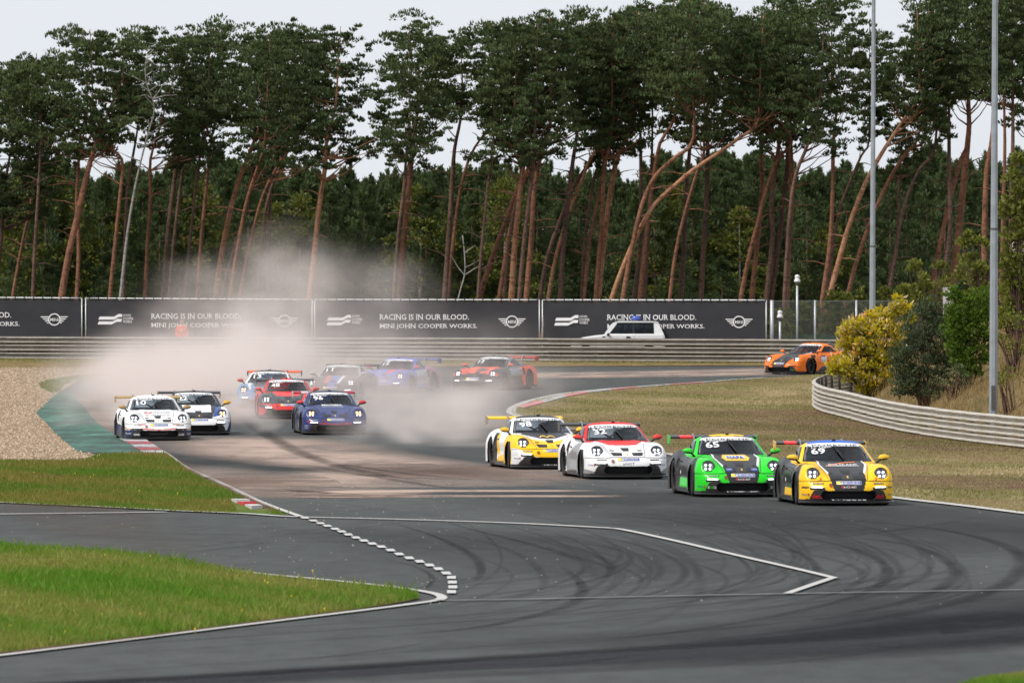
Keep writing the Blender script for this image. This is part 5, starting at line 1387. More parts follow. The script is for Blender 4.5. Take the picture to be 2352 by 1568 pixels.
# trunks surveyed bottom to top: (panel offset, points, base width, bark, lean words)
A_, B_, C_ = 0.0, 746.5, 1548.0
TR_ = [
 (A_, [(65,1480),(110,1230),(150,1050),(175,900),(195,790)], 18, 'R'), (A_, [(165,1480),(175,1250),(190,1000),(205,750),(210,640)], 22, 'D'),
 (A_, [(310,1485),(350,1250),(385,1100),(430,900),(470,760),(530,600),(580,480),(620,380)], 38, 'R'), (A_, [(385,1485),(395,1250),(385,1000),(395,800),(405,650),(440,560)], 22, 'R'),
 (A_, [(555,1450),(580,1200),(600,1000),(612,800),(530,730),(495,610),(470,560)], 22, 'R'), (A_, [(620,1340),(650,1100),(690,880),(740,680),(775,540),(735,420),(730,320),(745,270)], 20, 'G'),
 (A_, [(625,1300),(635,1000),(655,850),(690,650),(700,500)], 20, 'D'), (A_, [(735,1320),(745,1150),(755,980),(755,800),(800,650),(840,500),(870,380)], 22, 'R'),
 (A_, [(825,1400),(845,1150),(875,900),(910,650),(940,480)], 28, 'D'), (A_, [(860,1350),(880,1150),(910,900),(940,700),(960,550)], 20, 'D'),
 (A_, [(940,1330),(960,1150),(980,950),(1000,800),(1040,650)], 18, 'D'), (A_, [(995,1420),(1015,1150),(1035,950),(1060,700),(1090,560),(1100,420)], 22, 'R'),
 (A_, [(1085,1460),(1125,1200),(1175,980),(1240,800),(1300,650),(1340,560),(1420,440)], 32, 'O'), (A_, [(1125,1440),(1170,1270),(1220,1100),(1260,900),(1300,760),(1340,640)], 22, 'D'),
 (A_, [(1160,1450),(1200,1200),(1240,1000),(1290,850),(1330,700)], 22, 'R'), (A_, [(1205,1480),(1260,1200),(1320,980),(1400,820),(1480,680),(1540,600)], 20, 'R'),
 (A_, [(1290,1490),(1320,1150),(1350,980),(1420,800),(1500,660)], 20, 'D'), (A_, [(1345,1490),(1350,1250),(1355,1000),(1365,800),(1380,600)], 22, 'D'),
 (A_, [(1555,1490),(1580,1250),(1600,1050),(1630,850),(1640,700),(1680,550),(1690,450)], 32, 'O'),
 (B_, [(345,1490),(370,1150),(395,950),(410,750),(425,640)], 20, 'D'), (B_, [(375,1490),(395,1200),(420,950),(440,750),(460,600),(465,500)], 34, 'R'),
 (B_, [(600,1490),(620,1200),(635,950),(650,750),(680,600),(690,480)], 30, 'D'), (B_, [(615,1490),(650,1150),(680,950),(730,780),(800,670),(850,590)], 20, 'R'),
 (B_, [(670,1490),(700,1380),(700,1270),(690,1180)], 9, 'G'), (B_, [(770,1450),(790,1200),(815,950),(835,780),(845,680)], 18, 'D'),
 (B_, [(775,1495),(830,1320),(900,1130),(980,920),(1050,800),(1130,700),(1240,580),(1300,520)], 30, 'R'), (B_, [(875,1495),(905,1300),(930,1150),(980,950),(1050,790)], 26, 'R'),
 (B_, [(935,1495),(955,1200),(985,900),(995,740),(955,640),(955,480)], 34, 'O'), (B_, [(900,1495),(920,1250),(950,1050),(985,900)], 18, 'D'),
 (B_, [(975,1490),(1000,1200),(1030,950),(1050,700),(1060,580)], 24, 'D'), (B_, [(1010,1490),(1035,1200),(1050,950),(1090,750),(1130,600)], 30, 'R'),
 (B_, [(1080,1490),(1120,1280),(1190,1080),(1250,930),(1330,820),(1400,740),(1480,640)], 26, 'D'), (B_, [(1120,1490),(1160,1280),(1220,1080),(1290,900),(1320,820),(1370,700)], 20, 'O'),
 (B_, [(1180,1490),(1195,1250),(1220,1000),(1245,800),(1270,620)], 28, 'D'), (B_, [(1290,1450),(1310,1150),(1350,900),(1390,740)], 20, 'D'),
 (B_, [(1300,1490),(1330,1200),(1370,1000),(1400,850),(1430,700)], 20, 'R'), (B_, [(1360,1490),(1385,1150),(1400,850),(1425,740),(1440,600)], 28, 'R'),
 (B_, [(1370,1495),(1400,1200),(1435,950),(1470,780),(1530,650),(1545,480)], 34, 'O'),
 (B_, [(1440,1495),(1500,1330),(1570,1170),(1650,1030),(1756,930),(1851,850),(2000,750),(2080,690),(2170,610)], 28, 'O'),
 (B_, [(1510,1400),(1560,1150),(1600,1000),(1660,880),(1756,790),(1850,690)], 26, 'R'), (B_, [(1550,1490),(1580,1250),(1585,900),(1580,560)], 24, 'D'),
 (B_, [(1580,1490),(1610,1200),(1640,950),(1680,720),(1756,580)], 26, 'R'), (B_, [(1605,1490),(1620,1200),(1630,950),(1640,800)], 18, 'D'),
 (C_, [(-20,1490),(10,1260),(60,1050),(120,850),(150,760)], 20, 'R'),
 (C_, [(35,1500),(50,1250),(60,1000),(75,800),(85,600)], 26, 'D'), (C_, [(135,1500),(150,1200),(165,950),(170,750),(165,600)], 30, 'D'),
 (C_, [(335,1495),(380,1270),(420,1120),(460,960),(520,800),(590,720),(540,620),(490,560)], 24, 'R'), (C_, [(390,1500),(415,1250),(440,950),(435,700),(445,400)], 28, 'R'),
 (C_, [(465,1500),(495,1200),(490,1000),(530,700),(545,480)], 30, 'D'), (C_, [(490,1490),(530,1200),(555,950),(570,800)], 28, 'D'),
 (C_, [(565,1500),(575,1200),(590,950),(580,600),(580,380)], 34, 'R'), (C_, [(560,1400),(580,1100),(610,880),(680,700),(740,440)], 24, 'D'),
 (C_, [(745,1500),(780,1250),(795,1000),(800,700),(820,500),(790,400)], 26, 'R'), (C_, [(770,1480),(820,1100),(880,920),(940,780),(980,700)], 18, 'D'),
 (C_, [(775,1510),(830,1300),(880,1130),(960,920),(1060,740),(1180,560),(1230,480)], 30, 'O'), (C_, [(880,1450),(930,1270),(990,1100),(1080,900),(1180,750),(1260,690)], 24, 'R'),
 (C_, [(1070,1490),(1090,1350),(1120,1180),(1130,900),(1150,650)], 16, 'D'), (C_, [(1090,1400),(1110,1300),(1150,1050),(1230,850),(1310,740)], 20, 'D'),
 (C_, [(1290,1450),(1340,1200),(1390,980),(1440,800),(1480,680)], 28, 'R'), (C_, [(1350,1440),(1385,1150),(1380,850),(1380,650)], 26, 'D'),
 (C_, [(1400,1400),(1430,1150),(1455,900),(1475,700),(1480,580)], 40, 'R'), (C_, [(1555,1350),(1560,1050),(1570,850),(1600,650)], 34, 'R'),
 (A_, [(-60,1490),(-45,1100),(-20,800),(10,600)], 24, 'D'), (A_, [(-20,1490),(10,1150),(30,900),(90,560)], 22, 'D'), (C_, [(1700,1490),(1690,1100),(1700,700)], 26, 'D'), (C_, [(1640,1490),(1650,1100),(1660,700)], 22, 'R'), (C_, [(1800,1490),(1820,1100),(1800,700)], 26, 'D'),
]
def base_x(t): 
    (x, y) = t[1][0]; return t[0] + x / 2.1843
TREES = sorted(TR_, key=base_x)
zones = [(-99, 192, 'leftmost banner'), (192, 720, 'second banner'), (720, 1242, 'third banner'), (1242, 1762, 'rightmost banner'), (1762, 2005, 'chain-link fence'), (2005, 2600, 'shrubs')]
ORD = ['first', 'second', 'third', 'fourth', 'fifth', 'sixth', 'seventh', 'eighth', 'ninth', 'tenth', 'eleventh', 'twelfth', 'thirteenth', 'fourteenth', 'fifteenth', 'sixteenth', 'seventeenth', 'eighteenth', 'nineteenth', 'twentieth']
count = {}
tr_rng = random.Random(11)
npad = 0
for ti, (off, pts, wpx, bk) in enumerate(TREES):
    Yt = 386.5 - base_x((off, pts, wpx, bk)) / 1900 * 15 + tr_rng.uniform(1, 18)
    S = F / Yt
    D2 = [(off + x / 2.1843, y / 2.1843) for x, y in pts]
    # carry the trunk down to the forest floor and up to its crown
    gz = float(gel(Yt)); ybase = HOR + (CAM_H - gz) * S
    (x0, y0), (x1, y1) = D2[0], D2[1]
    sl = (x1 - x0) / (y1 - y0)
    D2 = [(x0 + sl * (ybase - y0) * .8, ybase + 3)] + D2
    dead = bk == 'G'; xt, yt = D2[-1]
    ytop = silh(xt)
    root = empty('pine_tree' if not dead else 'dead_tree', W(*D2[0], Yt))
    L = root.location.copy()
    ctop = None
    if not dead and yt - ytop > 25:
        dx = tr_rng.uniform(-14, 14)
        D2 = D2 + [(xt + dx * .5, yt - (yt - ytop) * .5), (xt + dx, ytop + 16)]
    P = smooth_path([(x, y) for x, y in D2], 3)
    n = len(P); r0 = wpx / 2.1843 / 2 / S * .92
    yv = np.array([p[1] for p in P]); frac = np.clip((yv[0] - yv) / max(yv[0] - ytop, 1), 0, 1)
    rad = [max(.018, r0 * (1.12 - .62 * f ** 1.2) * (1 - .88 * max(0, (f - .55) / .45)) if not dead else r0 * (1.1 - f)) for f in frac]
    dy = tr_rng.uniform(-.6, .6)
    pts3 = [W(p[0], p[1], Yt + dy * f) - L for p, f in zip(P, frac)]
    mb = MB(); mb.tube(pts3, rad, 9)
    bm_ = {'R': BARK_R, 'D': BARK_D, 'O': BARK_O, 'G': BARK_G}[bk]
    mb.obj('trunk', bm_, root, True)
    lb = MB()
    if dead:
        for k in range(16 if wpx > 12 else 4):
            f = tr_rng.uniform(.45, .98); i = int(f * (n - 1)); p = pts3[i]
            a = tr_rng.choice((-1, 1)) * tr_rng.uniform(.4, 1.1)
            q = p + Vector((a, tr_rng.uniform(-.5, .5), tr_rng.uniform(.0, .5)))
            lb.tube([p, (p + q) / 2 + Vector((0, 0, .12)), q + Vector((0, 0, tr_rng.uniform(-.2, .4)))], [.035, .02, .008], 4)
        lb.obj('branches', bm_, root)['kind'] = 'stuff'
    else:
        cw = tr_rng.choice((58, 76, 94, 118)) * tr_rng.uniform(.9, 1.1) * (1 if wpx > 21 else .85)
        bot = 235 + tr_rng.uniform(-50, 120) * (1.1 if bk == 'D' else .8)
        xc = xt * .6 + .4 * np.interp(ytop + 130, yv[::-1], np.array([p[0] for p in P])[::-1])
        cen = []; rd = []
        npads = int(54 * cw / 84)
        for k in range(npads):
            f = ((k + tr_rng.random()) / npads)
            yy = ytop + 12 + (bot) * f ** .82
            wid = cw * (math.sin(math.pi * min(1, .16 + f * .62)) * (1 if f < .72 else 1 - (f - .72) * 1.6) + .05)
            u = tr_rng.uniform(-1, 1)
            xx = xc + u * wid; yy += abs(u) ** 2 * 26 
            yy = max(yy, silh(xx) + 8 + tr_rng.uniform(0, 30) ** 1.0)
            dd = tr_rng.uniform(-2.1, 1.2) * (1 - .4 * abs(u))
            c = W(xx, yy, Yt + dd) - L
            r1 = tr_rng.uniform(.42, .86) * (1 - .25 * f)
            cen.append(c); rd.append((r1, r1 * .9, r1 * tr_rng.uniform(.42, .66)))
            if k % 3 == 0 or f > .66:
                # limb from the trunk out to this clump
                j = min(n - 1, max(2, int(np.argmin(np.abs(yv - (yy + tr_rng.uniform(18, 60)))))))
                p = pts3[j]; m_ = p.lerp(c, .5) + Vector((0, 0, -.15 + tr_rng.uniform(-.1, .1)))
                rr = min(rad[j] * .45, .085) * (1 if (c - p).length > .6 else .6)
                lb.tube([p, m_, c], [rr, rr * .65, .015], 4, False)
        # a few bare lower snags
        for k in range(tr_rng.randint(3, 7)):
            j = int(tr_rng.uniform(.22, .6) * (n - 1)); p = pts3[j]; a = tr_rng.choice((-1, 1)) * tr_rng.uniform(.35, 1.3)
            q = p + Vector((a, tr_rng.uniform(-.3, .3), tr_rng.uniform(-.15, .45)))
            lb.tube([p, p.lerp(q, .5) + Vector((0, 0, .08)), q], [.035, .022, .008], 4, False)
        lb.obj('branches', bm_, root)['kind'] = 'stuff'
        cen = np.array([tuple(c) for c in cen]); rd = np.array(rd)
        # split every clump in smaller ones so that the outline breaks up
        c2 = np.repeat(cen, 5, 0) + np.clip(rng.normal(0, .62, (len(cen) * 5, 3)), -1.2, 1.1) * np.repeat(rd, 5, 0)
        r2 = np.repeat(rd, 5, 0) * rng.uniform(.24, .55, (len(cen) * 5, 1))
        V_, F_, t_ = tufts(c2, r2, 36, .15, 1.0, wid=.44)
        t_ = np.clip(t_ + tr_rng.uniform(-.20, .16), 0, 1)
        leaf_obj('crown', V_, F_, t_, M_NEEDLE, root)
    bx = base_x((off, pts, wpx, bk))
    for a, b, zn_ in zones:
        if a <= bx < b: z_ = zn_
    count[z_] = count.get(z_, 0) + 1
    lean = (D2[min(5, len(D2) - 1)][0] - D2[1][0]) / max(30, (D2[1][1] - D2[min(5, len(D2) - 1)][1]))
    lw = 'steeply leaning' if lean > .36 else 'leaning' if lean > .16 else 'upright'
    th = 'thick' if wpx >= 30 else 'slender' if wpx < 22 else 'tall'
    cw_ = {'R': 'reddish', 'D': 'dark brown', 'O': 'pale orange', 'G': 'dead grey'}[bk]
    tag(root, "%s %s %s pine, %s trunk from left above the %s" % (lw, th, cw_, ORD[count[z_] - 1], z_), 'pine tree' if not dead else 'dead tree', 'tall pines behind the banners')

# young pines and birches packed behind (alike copies share their meshes)
def young(kind, h, seed):
    r_ = random.Random(seed); cen = []; rd = []
    if kind == 'pine':
        n = 150
        for k in range(n):
            f = (k + .5) / n; z = h * (.02 + .98 * f); w = h * .19 * (1 - f) ** .62 + .12
            a = r_.uniform(0, 6.28); q = w * r_.uniform(.4, 1.0)
            cen.append((q * math.cos(a), q * math.sin(a), z)); s = r_.uniform(.30, .55) * (1 - .55 * f)
            rd.append((s, s, s * 1.15))
        for k in range(10):
            a = r_.uniform(0, 6.28); q = r_.uniform(0, .5); z = h * r_.uniform(.90, 1.0)
            for i in range(3): cen.append((q * math.cos(a), q * math.sin(a), z + .16 * i)); rd.append((.06, .06, .2))
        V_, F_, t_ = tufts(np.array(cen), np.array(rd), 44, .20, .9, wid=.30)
    else:
        n = 120
        for k in range(n):
            f = (k + .5) / n; z = h * (.08 + .9 * f); w = h * .26 * math.sin(math.pi * min(1, .18 + .8 * f)) + .1
            a = r_.uniform(0, 6.28); q = w * r_.uniform(.35, 1.0)
            cen.append((q * math.cos(a), q * math.sin(a), z)); s = r_.uniform(.35, .7)
            rd.append((s, s, s * .8))
        V_, F_, t_ = tufts(np.array(cen), np.array(rd), 46, .16, .1, wid=.7)
    me = fast_mesh('crown', V_, F_); a = me.attributes.new('tint', 'FLOAT', 'POINT'); a.data.foreach_set('value', t_.astype(np.float32))
    tm = MB().tube([(0, 0, -.1), (.05, 0, h * .4), (0, .05, h * .93)], [.11, .08, .02], 6).mesh('trunk', True)
    return me, tm
Y_ = [young('pine', 9.0, s) for s in (1, 2, 3, 4)]; Bq = [young('birch', 8.0, s) for s in (5, 6)]
for me, tm in Y_: me.materials.append(M_NEEDLE2); tm.materials.append(BARK_D)
for me, tm in Bq: me.materials.append(M_LEAFY); tm.materials.append(BARK_G)
# top of the thicket as seen between the trunks
TH = np.array([(-80, 430), (0, 440), (60, 400), (110, 392), (180, 420), (300, 425), (400, 410), (480, 405), (560, 400), (640, 420), (700, 420), (760, 430), (860, 425), (950, 418), (1010, 425), (1090, 430), (1150, 408), (1210, 415), (1250, 410), (1330, 440), (1400, 430), (1440, 445), (1500, 400), (1560, 400), (1620, 400), (1700, 398), (1760, 385), (1840, 410), (1900, 405), (1980, 420), (2060, 410), (2150, 380), (2250, 400), (2352, 380), (2440, 380)])
yr = random.Random(5)
def put_young(x, ytop, Y, kind, i):
    me, tm = (Y_ if kind == 'pine' else Bq)[i % (4 if kind == 'pine' else 2)]
    h0 = 9.0 if kind == 'pine' else 8.0
    g_ = float(gel(Y)); ht = CAM_H - (ytop - HOR) * Y / F - g_; s = ht / h0
    r_ = empty('young_pine' if kind == 'pine' else 'birch_tree', ((x - 1176) * Y / F, Y, g_), yr.uniform(0, 6.28))
    r_.scale = (max(.75, s * yr.uniform(.9, 1.15)),) * 2 + (s,)
    for nm, mm in (('crown', me), ('trunk', tm)): link(nm, mm, None, r_)
    z_ = [zn_ for a, b, zn_ in zones if a <= max(-98, x) < b][0]
    rw = 'low young pine in front of the thicket' if Y < 404 else 'young dark pine in the front row of the thicket' if Y < 414 else 'young dark pine deeper in the thicket'
    if kind == 'pine': tag(r_, '%s above the %s' % (rw, z_), 'young pine', 'young pines in the thicket')
    else: tag(r_, 'yellow-green leafy birch in the thicket above the %s' % z_, 'birch tree', 'birches in the thicket')
birch_x = {60: 404, 112: 392, 255: 470, 460: 425, 640: 470, 690: 455, 965: 430, 1160: 415, 1490: 520, 1560: 430, 1700: 480, 1910: 520}
i = 0
for row, (Y, dx, dt) in enumerate(((409, 46, 70), (416, 40, 35), (424, 36, 14), (438, 34, 8))):
    x = -70 + row * 13
    while x < 2440:
        top = float(np.interp(x, TH[:, 0], TH[:, 1])) - 12 + yr.uniform(0, dt) + yr.uniform(-26, 26)
        put_young(x, top, Y + yr.uniform(-3, 3), 'pine', i); i += 1
        x += dx * yr.uniform(.8, 1.2)
for x, y in birch_x.items():
    put_young(x, y, 407, 'birch', i); i += 1
for x, y in ((30, 600), (120, 610), (250, 590), (285, 560), (320, 575), (345, 615), (420, 620), (480, 640), (560, 620), (1000, 640), (1290, 600), (1450, 610), (1560, 560), (1660, 600), (1880, 590), (1980, 600)):
    put_young(x, y, 390 + yr.uniform(0, 12), 'pine', i); i += 1
# ------------------------------------------------------------------ guard rails
STEEL = bpy.data.materials.new("galvanised_steel"); _t, _b, _o = nt(STEEL)
_n = noise(_t, 1.3, 6, .7, stretch=(1, 1, 3)); _f = noise(_t, 9, 5, .7)
_c = mixc(_t, 1.0, ramp(_t, _n, [(.3, (.17, .155, .135)), (.55, (.25, .235, .21)), (.75, (.33, .32, .30))]), ramp(_t, _f, [(.3, (.7, .68, .64)), (.6, (1.05, 1.05, 1.05))]), 'MULTIPLY')
_t.links.new(_c, _b.inputs['Base Color']); _b.inputs['Roughness'].default_value = .5; _b.inputs['Metallic'].default_value = .35
STEEL2 = bpy.data.materials.new("dusty_galvanised_steel"); _t, _b, _o = nt(STEEL2)
_n = noise(_t, 1.0, 6, .7); _f = noise(_t, 12, 5, .7); _w = noise(_t, .5, 3)
_c = mixc(_t, 1.0, ramp(_t, _n, [(.3, (.40, .34, .23)), (.5, (.50, .46, .38)), (.7, (.54, .545, .55))]), ramp(_t, _f, [(.25, (.55, .5, .45)), (.5, (1.05, 1.05, 1.05))]), 'MULTIPLY')
_t.links.new(_c, _b.inputs['Base Color']); _b.inputs['Roughness'].default_value = .55; _b.inputs['Metallic'].default_value = .15
POST = mat("rail_post_steel", (.12, .12, .12), .6, .4)
WPROF = [(.02, -.155), (-.01, -.15), (-.09, -.118), (-.10, -.095), (-.09, -.070), (-.01, -.030), (.0, 0), (-.01, .030), (-.09, .070), (-.10, .095), (-.09, .118), (-.01, .15), (.02, .155)]
def beam_mesh(L, sc=1.0, bolt=True):
    """W-beam lying along +x, face to -y, lapped over the next by a few cm"""
    V = []; Fq = []; n = len(WPROF)
    for x, d in ((0, -.016), (.10, -.014), (L + .09, 0)):
        for p in WPROF: V.append((x, p[0] + d, p[1] * sc))
    for i in range(2):
        for k in range(n - 1): Fq.append((i * n + k, (i + 1) * n + k, (i + 1) * n + k + 1, i * n + k + 1))
    mb = MB(); mb.add(V, Fq)
    if bolt:
        for x in (.04, L * .5):
            for z in (-.055, .055): mb.box((x - .012, -.035, z - .012), (x + .012, -.01, z + .012))
    me = mesh('rail_beam', mb.v, mb.f, False)
    autosmooth(me)
    return me
def rail(path, name, label, levels, sc, m, seg, post_every=1, front=-1, cat='guard rail'):
    """path: world points; beams are cut where the path turns"""
    # resample in equal lengths
    P = [path[0]]; acc = 0
    dense = []
    for a, b in zip(path[:-1], path[1:]):
        k = max(1, int((b - a).length / .1)); dense += [a.lerp(b, i / k) for i in range(k)]
    dense.append(path[-1])
    for a, b in zip(dense[:-1], dense[1:]):
        acc += (b - a).length
        if acc >= seg: P.append(b); acc = 0
    root = empty(name, P[len(P) // 2]); Lc = root.location
    cache = {}
    for i, (a, b) in enumerate(zip(P[:-1], P[1:])):
        d = b - a; L = d.length; ang = math.atan2(d.y, d.x)
        key = round(L, 2)
        if key not in cache: cache[key] = beam_mesh(L, sc)
        for z in levels:
            o = link('rail_beam', cache[key], m, root)
            o.location = (a.x - Lc.x, a.y - Lc.y, a.z - Lc.z + z + random.uniform(-.006, .006)); o.rotation_euler = (0, -math.asin(max(-1, min(1, d.z / L))), ang)
    if m is STEEL2:
        jm = MB()
        jv = []; jf = []
        for p in WPROF:
            for x in (-.004, .022): jv.append((x, p[0] - .021, p[1] * sc))
        for k in range(len(WPROF) - 1): jf.append((2 * k, 2 * k + 1, 2 * k + 3, 2 * k + 2))
        jme = mesh('lap_joint', jv, jf)
        for i, (a, b) in enumerate(zip(P[:-1], P[1:])):
            d = b - a; ang = math.atan2(d.y, d.x)
            for z in levels:
                o = link('lap_joint', jme, POST, root); o.location = (a.x - Lc.x, a.y - Lc.y, a.z - Lc.z + z); o.rotation_euler = (0, 0, ang)
    pm = MB().box((-.05, .02, -.1), (.05, .10, levels[-1] + .13)).mesh('post')
    for i, (a, b) in enumerate(zip(P[:-1], P[1:])):
        d = b - a; ang = math.atan2(d.y, d.x)
        o = link('post', pm, POST, root); o.location = (a.x - Lc.x, a.y - Lc.y, a.z - Lc.z); o.rotation_euler = (0, 0, ang)
    tag(root, label, cat)
    return root
def dense_line(pts): 
    return [Vector((float(p[0]), float(p[1]), 0)) for p in pts]
# far rail: along the back of the bend
fr = []
for x, y in ((-160, 825.5), (0, 826.5), (600, 829), (1176, 831.5), (1760, 834.5), (1940, 836), (2060, 838)):
    fr.append(G(x, y))
rail(fr, 'guard_rail', 'long grey triple steel guard rail along the far side of the bend, below the banners', (.19, .53, .87), 1.0, STEEL, 4.3)
nr_px = [(2030, 902), (1985, 903), (1940, 907), (1902, 915), (1880, 924), (1872, 934), (1890, 947), (1943, 961), (2041, 986), (2106, 999), (2188, 1011), (2273, 1022), (2352, 1031), (2450, 1041)]
nr_ = [G(*p) for p in nr_px]
P_ = smooth_path([(p.x, p.y) for p in nr_], 6)
nrail = [Vector((p[0], p[1], float(gel(p[1])))) for p in P_]
rail(nrail, 'guard_rail', 'pale dusty triple steel guard rail curving round the shrubs on the right', (.15, .425, .70), .83, STEEL2, 2.9)

# ------------------------------------------------------------------ banner fence
BANNER = mat("banner_cloth", (.030, .030, .036), .85, var=.25, vs=1.2)
TUBE = mat("fence_tube", (.52, .54, .57), .45, .5)
PRINT = mat("banner_print", (.80, .80, .82), .8, var=.06)
YF = lambda x: 385 - (x / 1900) * 16      # fence plane: a little behind the rail
def FW(x, y): return W(x, y, YF(x))
SERIF_STEMS = {'R': [.1], 'A': [], 'I': [.5], 'N': [.12, .88], 'M': [.1, .9], 'H': [.12, .88], 'K': [.12], 'P': [.12], 'F': [.12]}
def banner_text(root, s, x0, x1, yc, cap):
    """serifed capitals as flat print"""
    v, f = text_geo(s, 1.0, 1.0, 0, 1.0, .008)
    lo, hi = v.min(0), v.max(0)
    L = root.location
    V = []; off = .03
    for p in v:
        X = x0 + (p[0] - lo[0]) / (hi[0] - lo[0]) * (x1 - x0); Y = yc - (p[1] - (lo[1] + hi[1]) / 2) / (hi[1] - lo[1]) * cap
        q = FW(X, Y); V.append((q.x - L.x, q.y - off - L.y, q.z - L.z))
    # serifs: short bars at the top and foot of each upright stroke
    pos = 0
    Fq = [tuple(t) for t in f]
    vx = v[:, 0]; tops = {}
    # connected letters found from their faces
    par = list(range(len(v)))
    ly0, ly1 = lo[1], hi[1]
    def find(a):
        while par[a] != a: par[a] = par[par[a]]; a = par[a]
        return a
    for t in f:
        for a in t[1:]: par[find(a)] = find(t[0])
    comps = {}
    for i in range(len(v)): comps.setdefault(find(i), []).append(i)
    letters = [c for c in s if c not in ' .']
    blocks = sorted([(v[c, 0].min(), v[c, 0].max(), v[c, 1].max() - v[c, 1].min()) for c in comps.values()])
    fb = min(comps.values(), key=lambda c: v[c, 0].min()); ly0, ly1 = v[fb, 1].min(), v[fb, 1].max()
    blocks = [b for b in blocks if b[2] > (hi[1] - lo[1]) * .5]
    if len(blocks) == len(letters):
        for (a, b, _), ch in zip(blocks, letters):
            for u in SERIF_STEMS.get(ch, []):
                cxx = a + (b - a) * u
                for tp in (0, 1):
                    X = x0 + (cxx - lo[0]) / (hi[0] - lo[0]) * (x1 - x0); Y = yc - ((ly0 if tp == 0 else ly1) - (lo[1] + hi[1]) / 2) / (hi[1] - lo[1]) * cap
                    o = len(V); hw = cap * .15; hh = cap * .035
                    for dx, dy in ((-hw, hh), (hw, hh), (hw, -hh), (-hw, -hh)):
                        q = FW(X + dx, Y + dy); V.append((q.x - L.x, q.y - off - .004 - L.y, q.z - L.z))
                    Fq.append((o, o + 1, o + 2, o + 3))
    link('lettering', mesh('lettering', V, Fq), PRINT, root)
def flat(root, polys, name, m=PRINT, off=.03):
    V = []; Fq = []; L = root.location
    for poly in polys:
        o = len(V)
        for x, y in poly:
            q = FW(x, y); V.append((q.x - L.x, q.y - off - L.y, q.z - L.z))
        Fq.append(tuple(range(o, o + len(poly))))
    return link(name, mesh(name, V, Fq), m, root)
topy = lambda x: 683.5 + min(1, max(0, x) / 700) * 4.5 + max(0, x - 700) / 1060 * 1.5
boty = lambda x: 775.5 + min(1, max(0, x) / 720) * 5 + max(0, x - 720) / 1040 * 3
for bi, (xa, xb, lab) in enumerate(((-330, 188, 'black advertising banner on the fence, leftmost and cut by the picture edge'), (197, 717, 'black advertising banner partly hidden by dust, second from the left'), (723, 1239, 'black advertising banner behind thin dust, third from the left'), (1246, 1760, 'black advertising banner behind the white off-road car, rightmost'))):
    xm = (xa + xb) / 2
    root = empty('banner', FW(xm, boty(xm) + 8)); L = root.location
    V = []; Fq = []
    for i in range(27):
        for j in range(9):
            x = xa + 3 + (xb - xa - 6) * i / 26; y = topy(x) + 4 + (boty(x) + 10 - topy(x) - 4) * j / 8
            q = FW(x, y); V.append((q.x - L.x, q.y - L.y + .008 * math.sin(i * 1.3 + j) + .006 * math.sin(j * 2.1), q.z - L.z))
    for i in range(26):
        for j in range(8): Fq.append((i * 9 + j, i * 9 + j + 1, (i + 1) * 9 + j + 1, (i + 1) * 9 + j))
    me = fast_mesh('banner_cloth', V, Fq, True); me.materials.append(BANNER); link('banner_cloth', me, None, root)
    sc = (xb - xa) / 517; X = lambda u: xa + (u - 723) * sc
    yo = (topy(xm) - 688.5)
    banner_text(root, 'RACING IS IN OUR BLOOD.', X(873), X(1078), 728 + yo, 12.5)
    banner_text(root, 'MINI JOHN COOPER WORKS.', X(873), X(1097), 750 + yo, 12.5)
    # stepped flag mark
    flat(root, [[(X(755), 729 + yo), (X(788), 729 + yo), (X(798), 723 + yo), (X(806), 723 + yo), (X(806), 730 + yo), (X(798), 730 + yo), (X(788), 736 + yo), (X(752), 736 + yo)],
                [(X(753), 740 + yo), (X(785), 740 + yo), (X(795), 734 + yo), (X(806), 734 + yo), (X(804), 741 + yo), (X(794), 741 + yo), (X(782), 747 + yo), (X(750), 747 + yo)]], 'flag_emblem')
    for k, wd in enumerate(('JOHN', 'COOPER', 'WORKS')):
        banner_text(root, wd, X(808), X((826, 832, 828)[k]), 726.5 + k * 7 + yo, 5.6)
    cx, cy_ = X(1177), 738.5 + yo
    ring = []; n = 28
    for i in range(n):
        a, b = 2 * math.pi * i / n, 2 * math.pi * (i + 1) / n
        ring.append([(cx + 14.5 * math.cos(t) * .98, cy_ + 14 * math.sin(t)) for t in (a, b)] + [(cx + 12 * math.cos(t) * .98, cy_ + 11.6 * math.sin(t)) for t in (b, a)])
    flat(root, ring, 'winged_emblem')
    wings_ = []
    for k in range(4):
        y0 = cy_ - 6 + k * 4.6; l = 32 - k * 4.5 - (0 if k else 0)
        for s in (-1, 1):
            wings_.append([(cx + s * (14.2 if k in (1, 2) else 13), y0 - 1.0), (cx + s * l, y0 - 1.0), (cx + s * (l - 2.6), y0 + 1.3), (cx + s * 13, y0 + 1.3)])
    flat(root, wings_, 'emblem_wings')['kind'] = 'stuff'
    banner_text(root, 'MINI', cx - 9.5, cx + 9.5, cy_ + .5, 6.5)
    # tube frame and ties
    rail_ = [FW(x, topy(x)) - L for x in np.linspace(xa, xb, 16)]
    MB().tube(rail_, .033, 6).obj('frame_tube', TUBE, root, True)
    for x in (xa, xb): MB().tube([FW(x, topy(x)) - L, FW(x, boty(x) + 45) - L], .033, 6).obj('frame_tube', TUBE, root, True)
    tm = MB()
    for x in np.arange(xa + 8, xb, 21):
        q = FW(x, topy(x)) - L; tm.box((q.x - .02, q.y - .045, q.z - .08), (q.x + .02, q.y + .03, q.z + .04))
    tm.obj('cable_ties', BLACKP if 'BLACKP' in globals() else POST, root)['kind'] = 'stuff'
    tag(root, lab, 'banner', 'advertising banners on the fence')

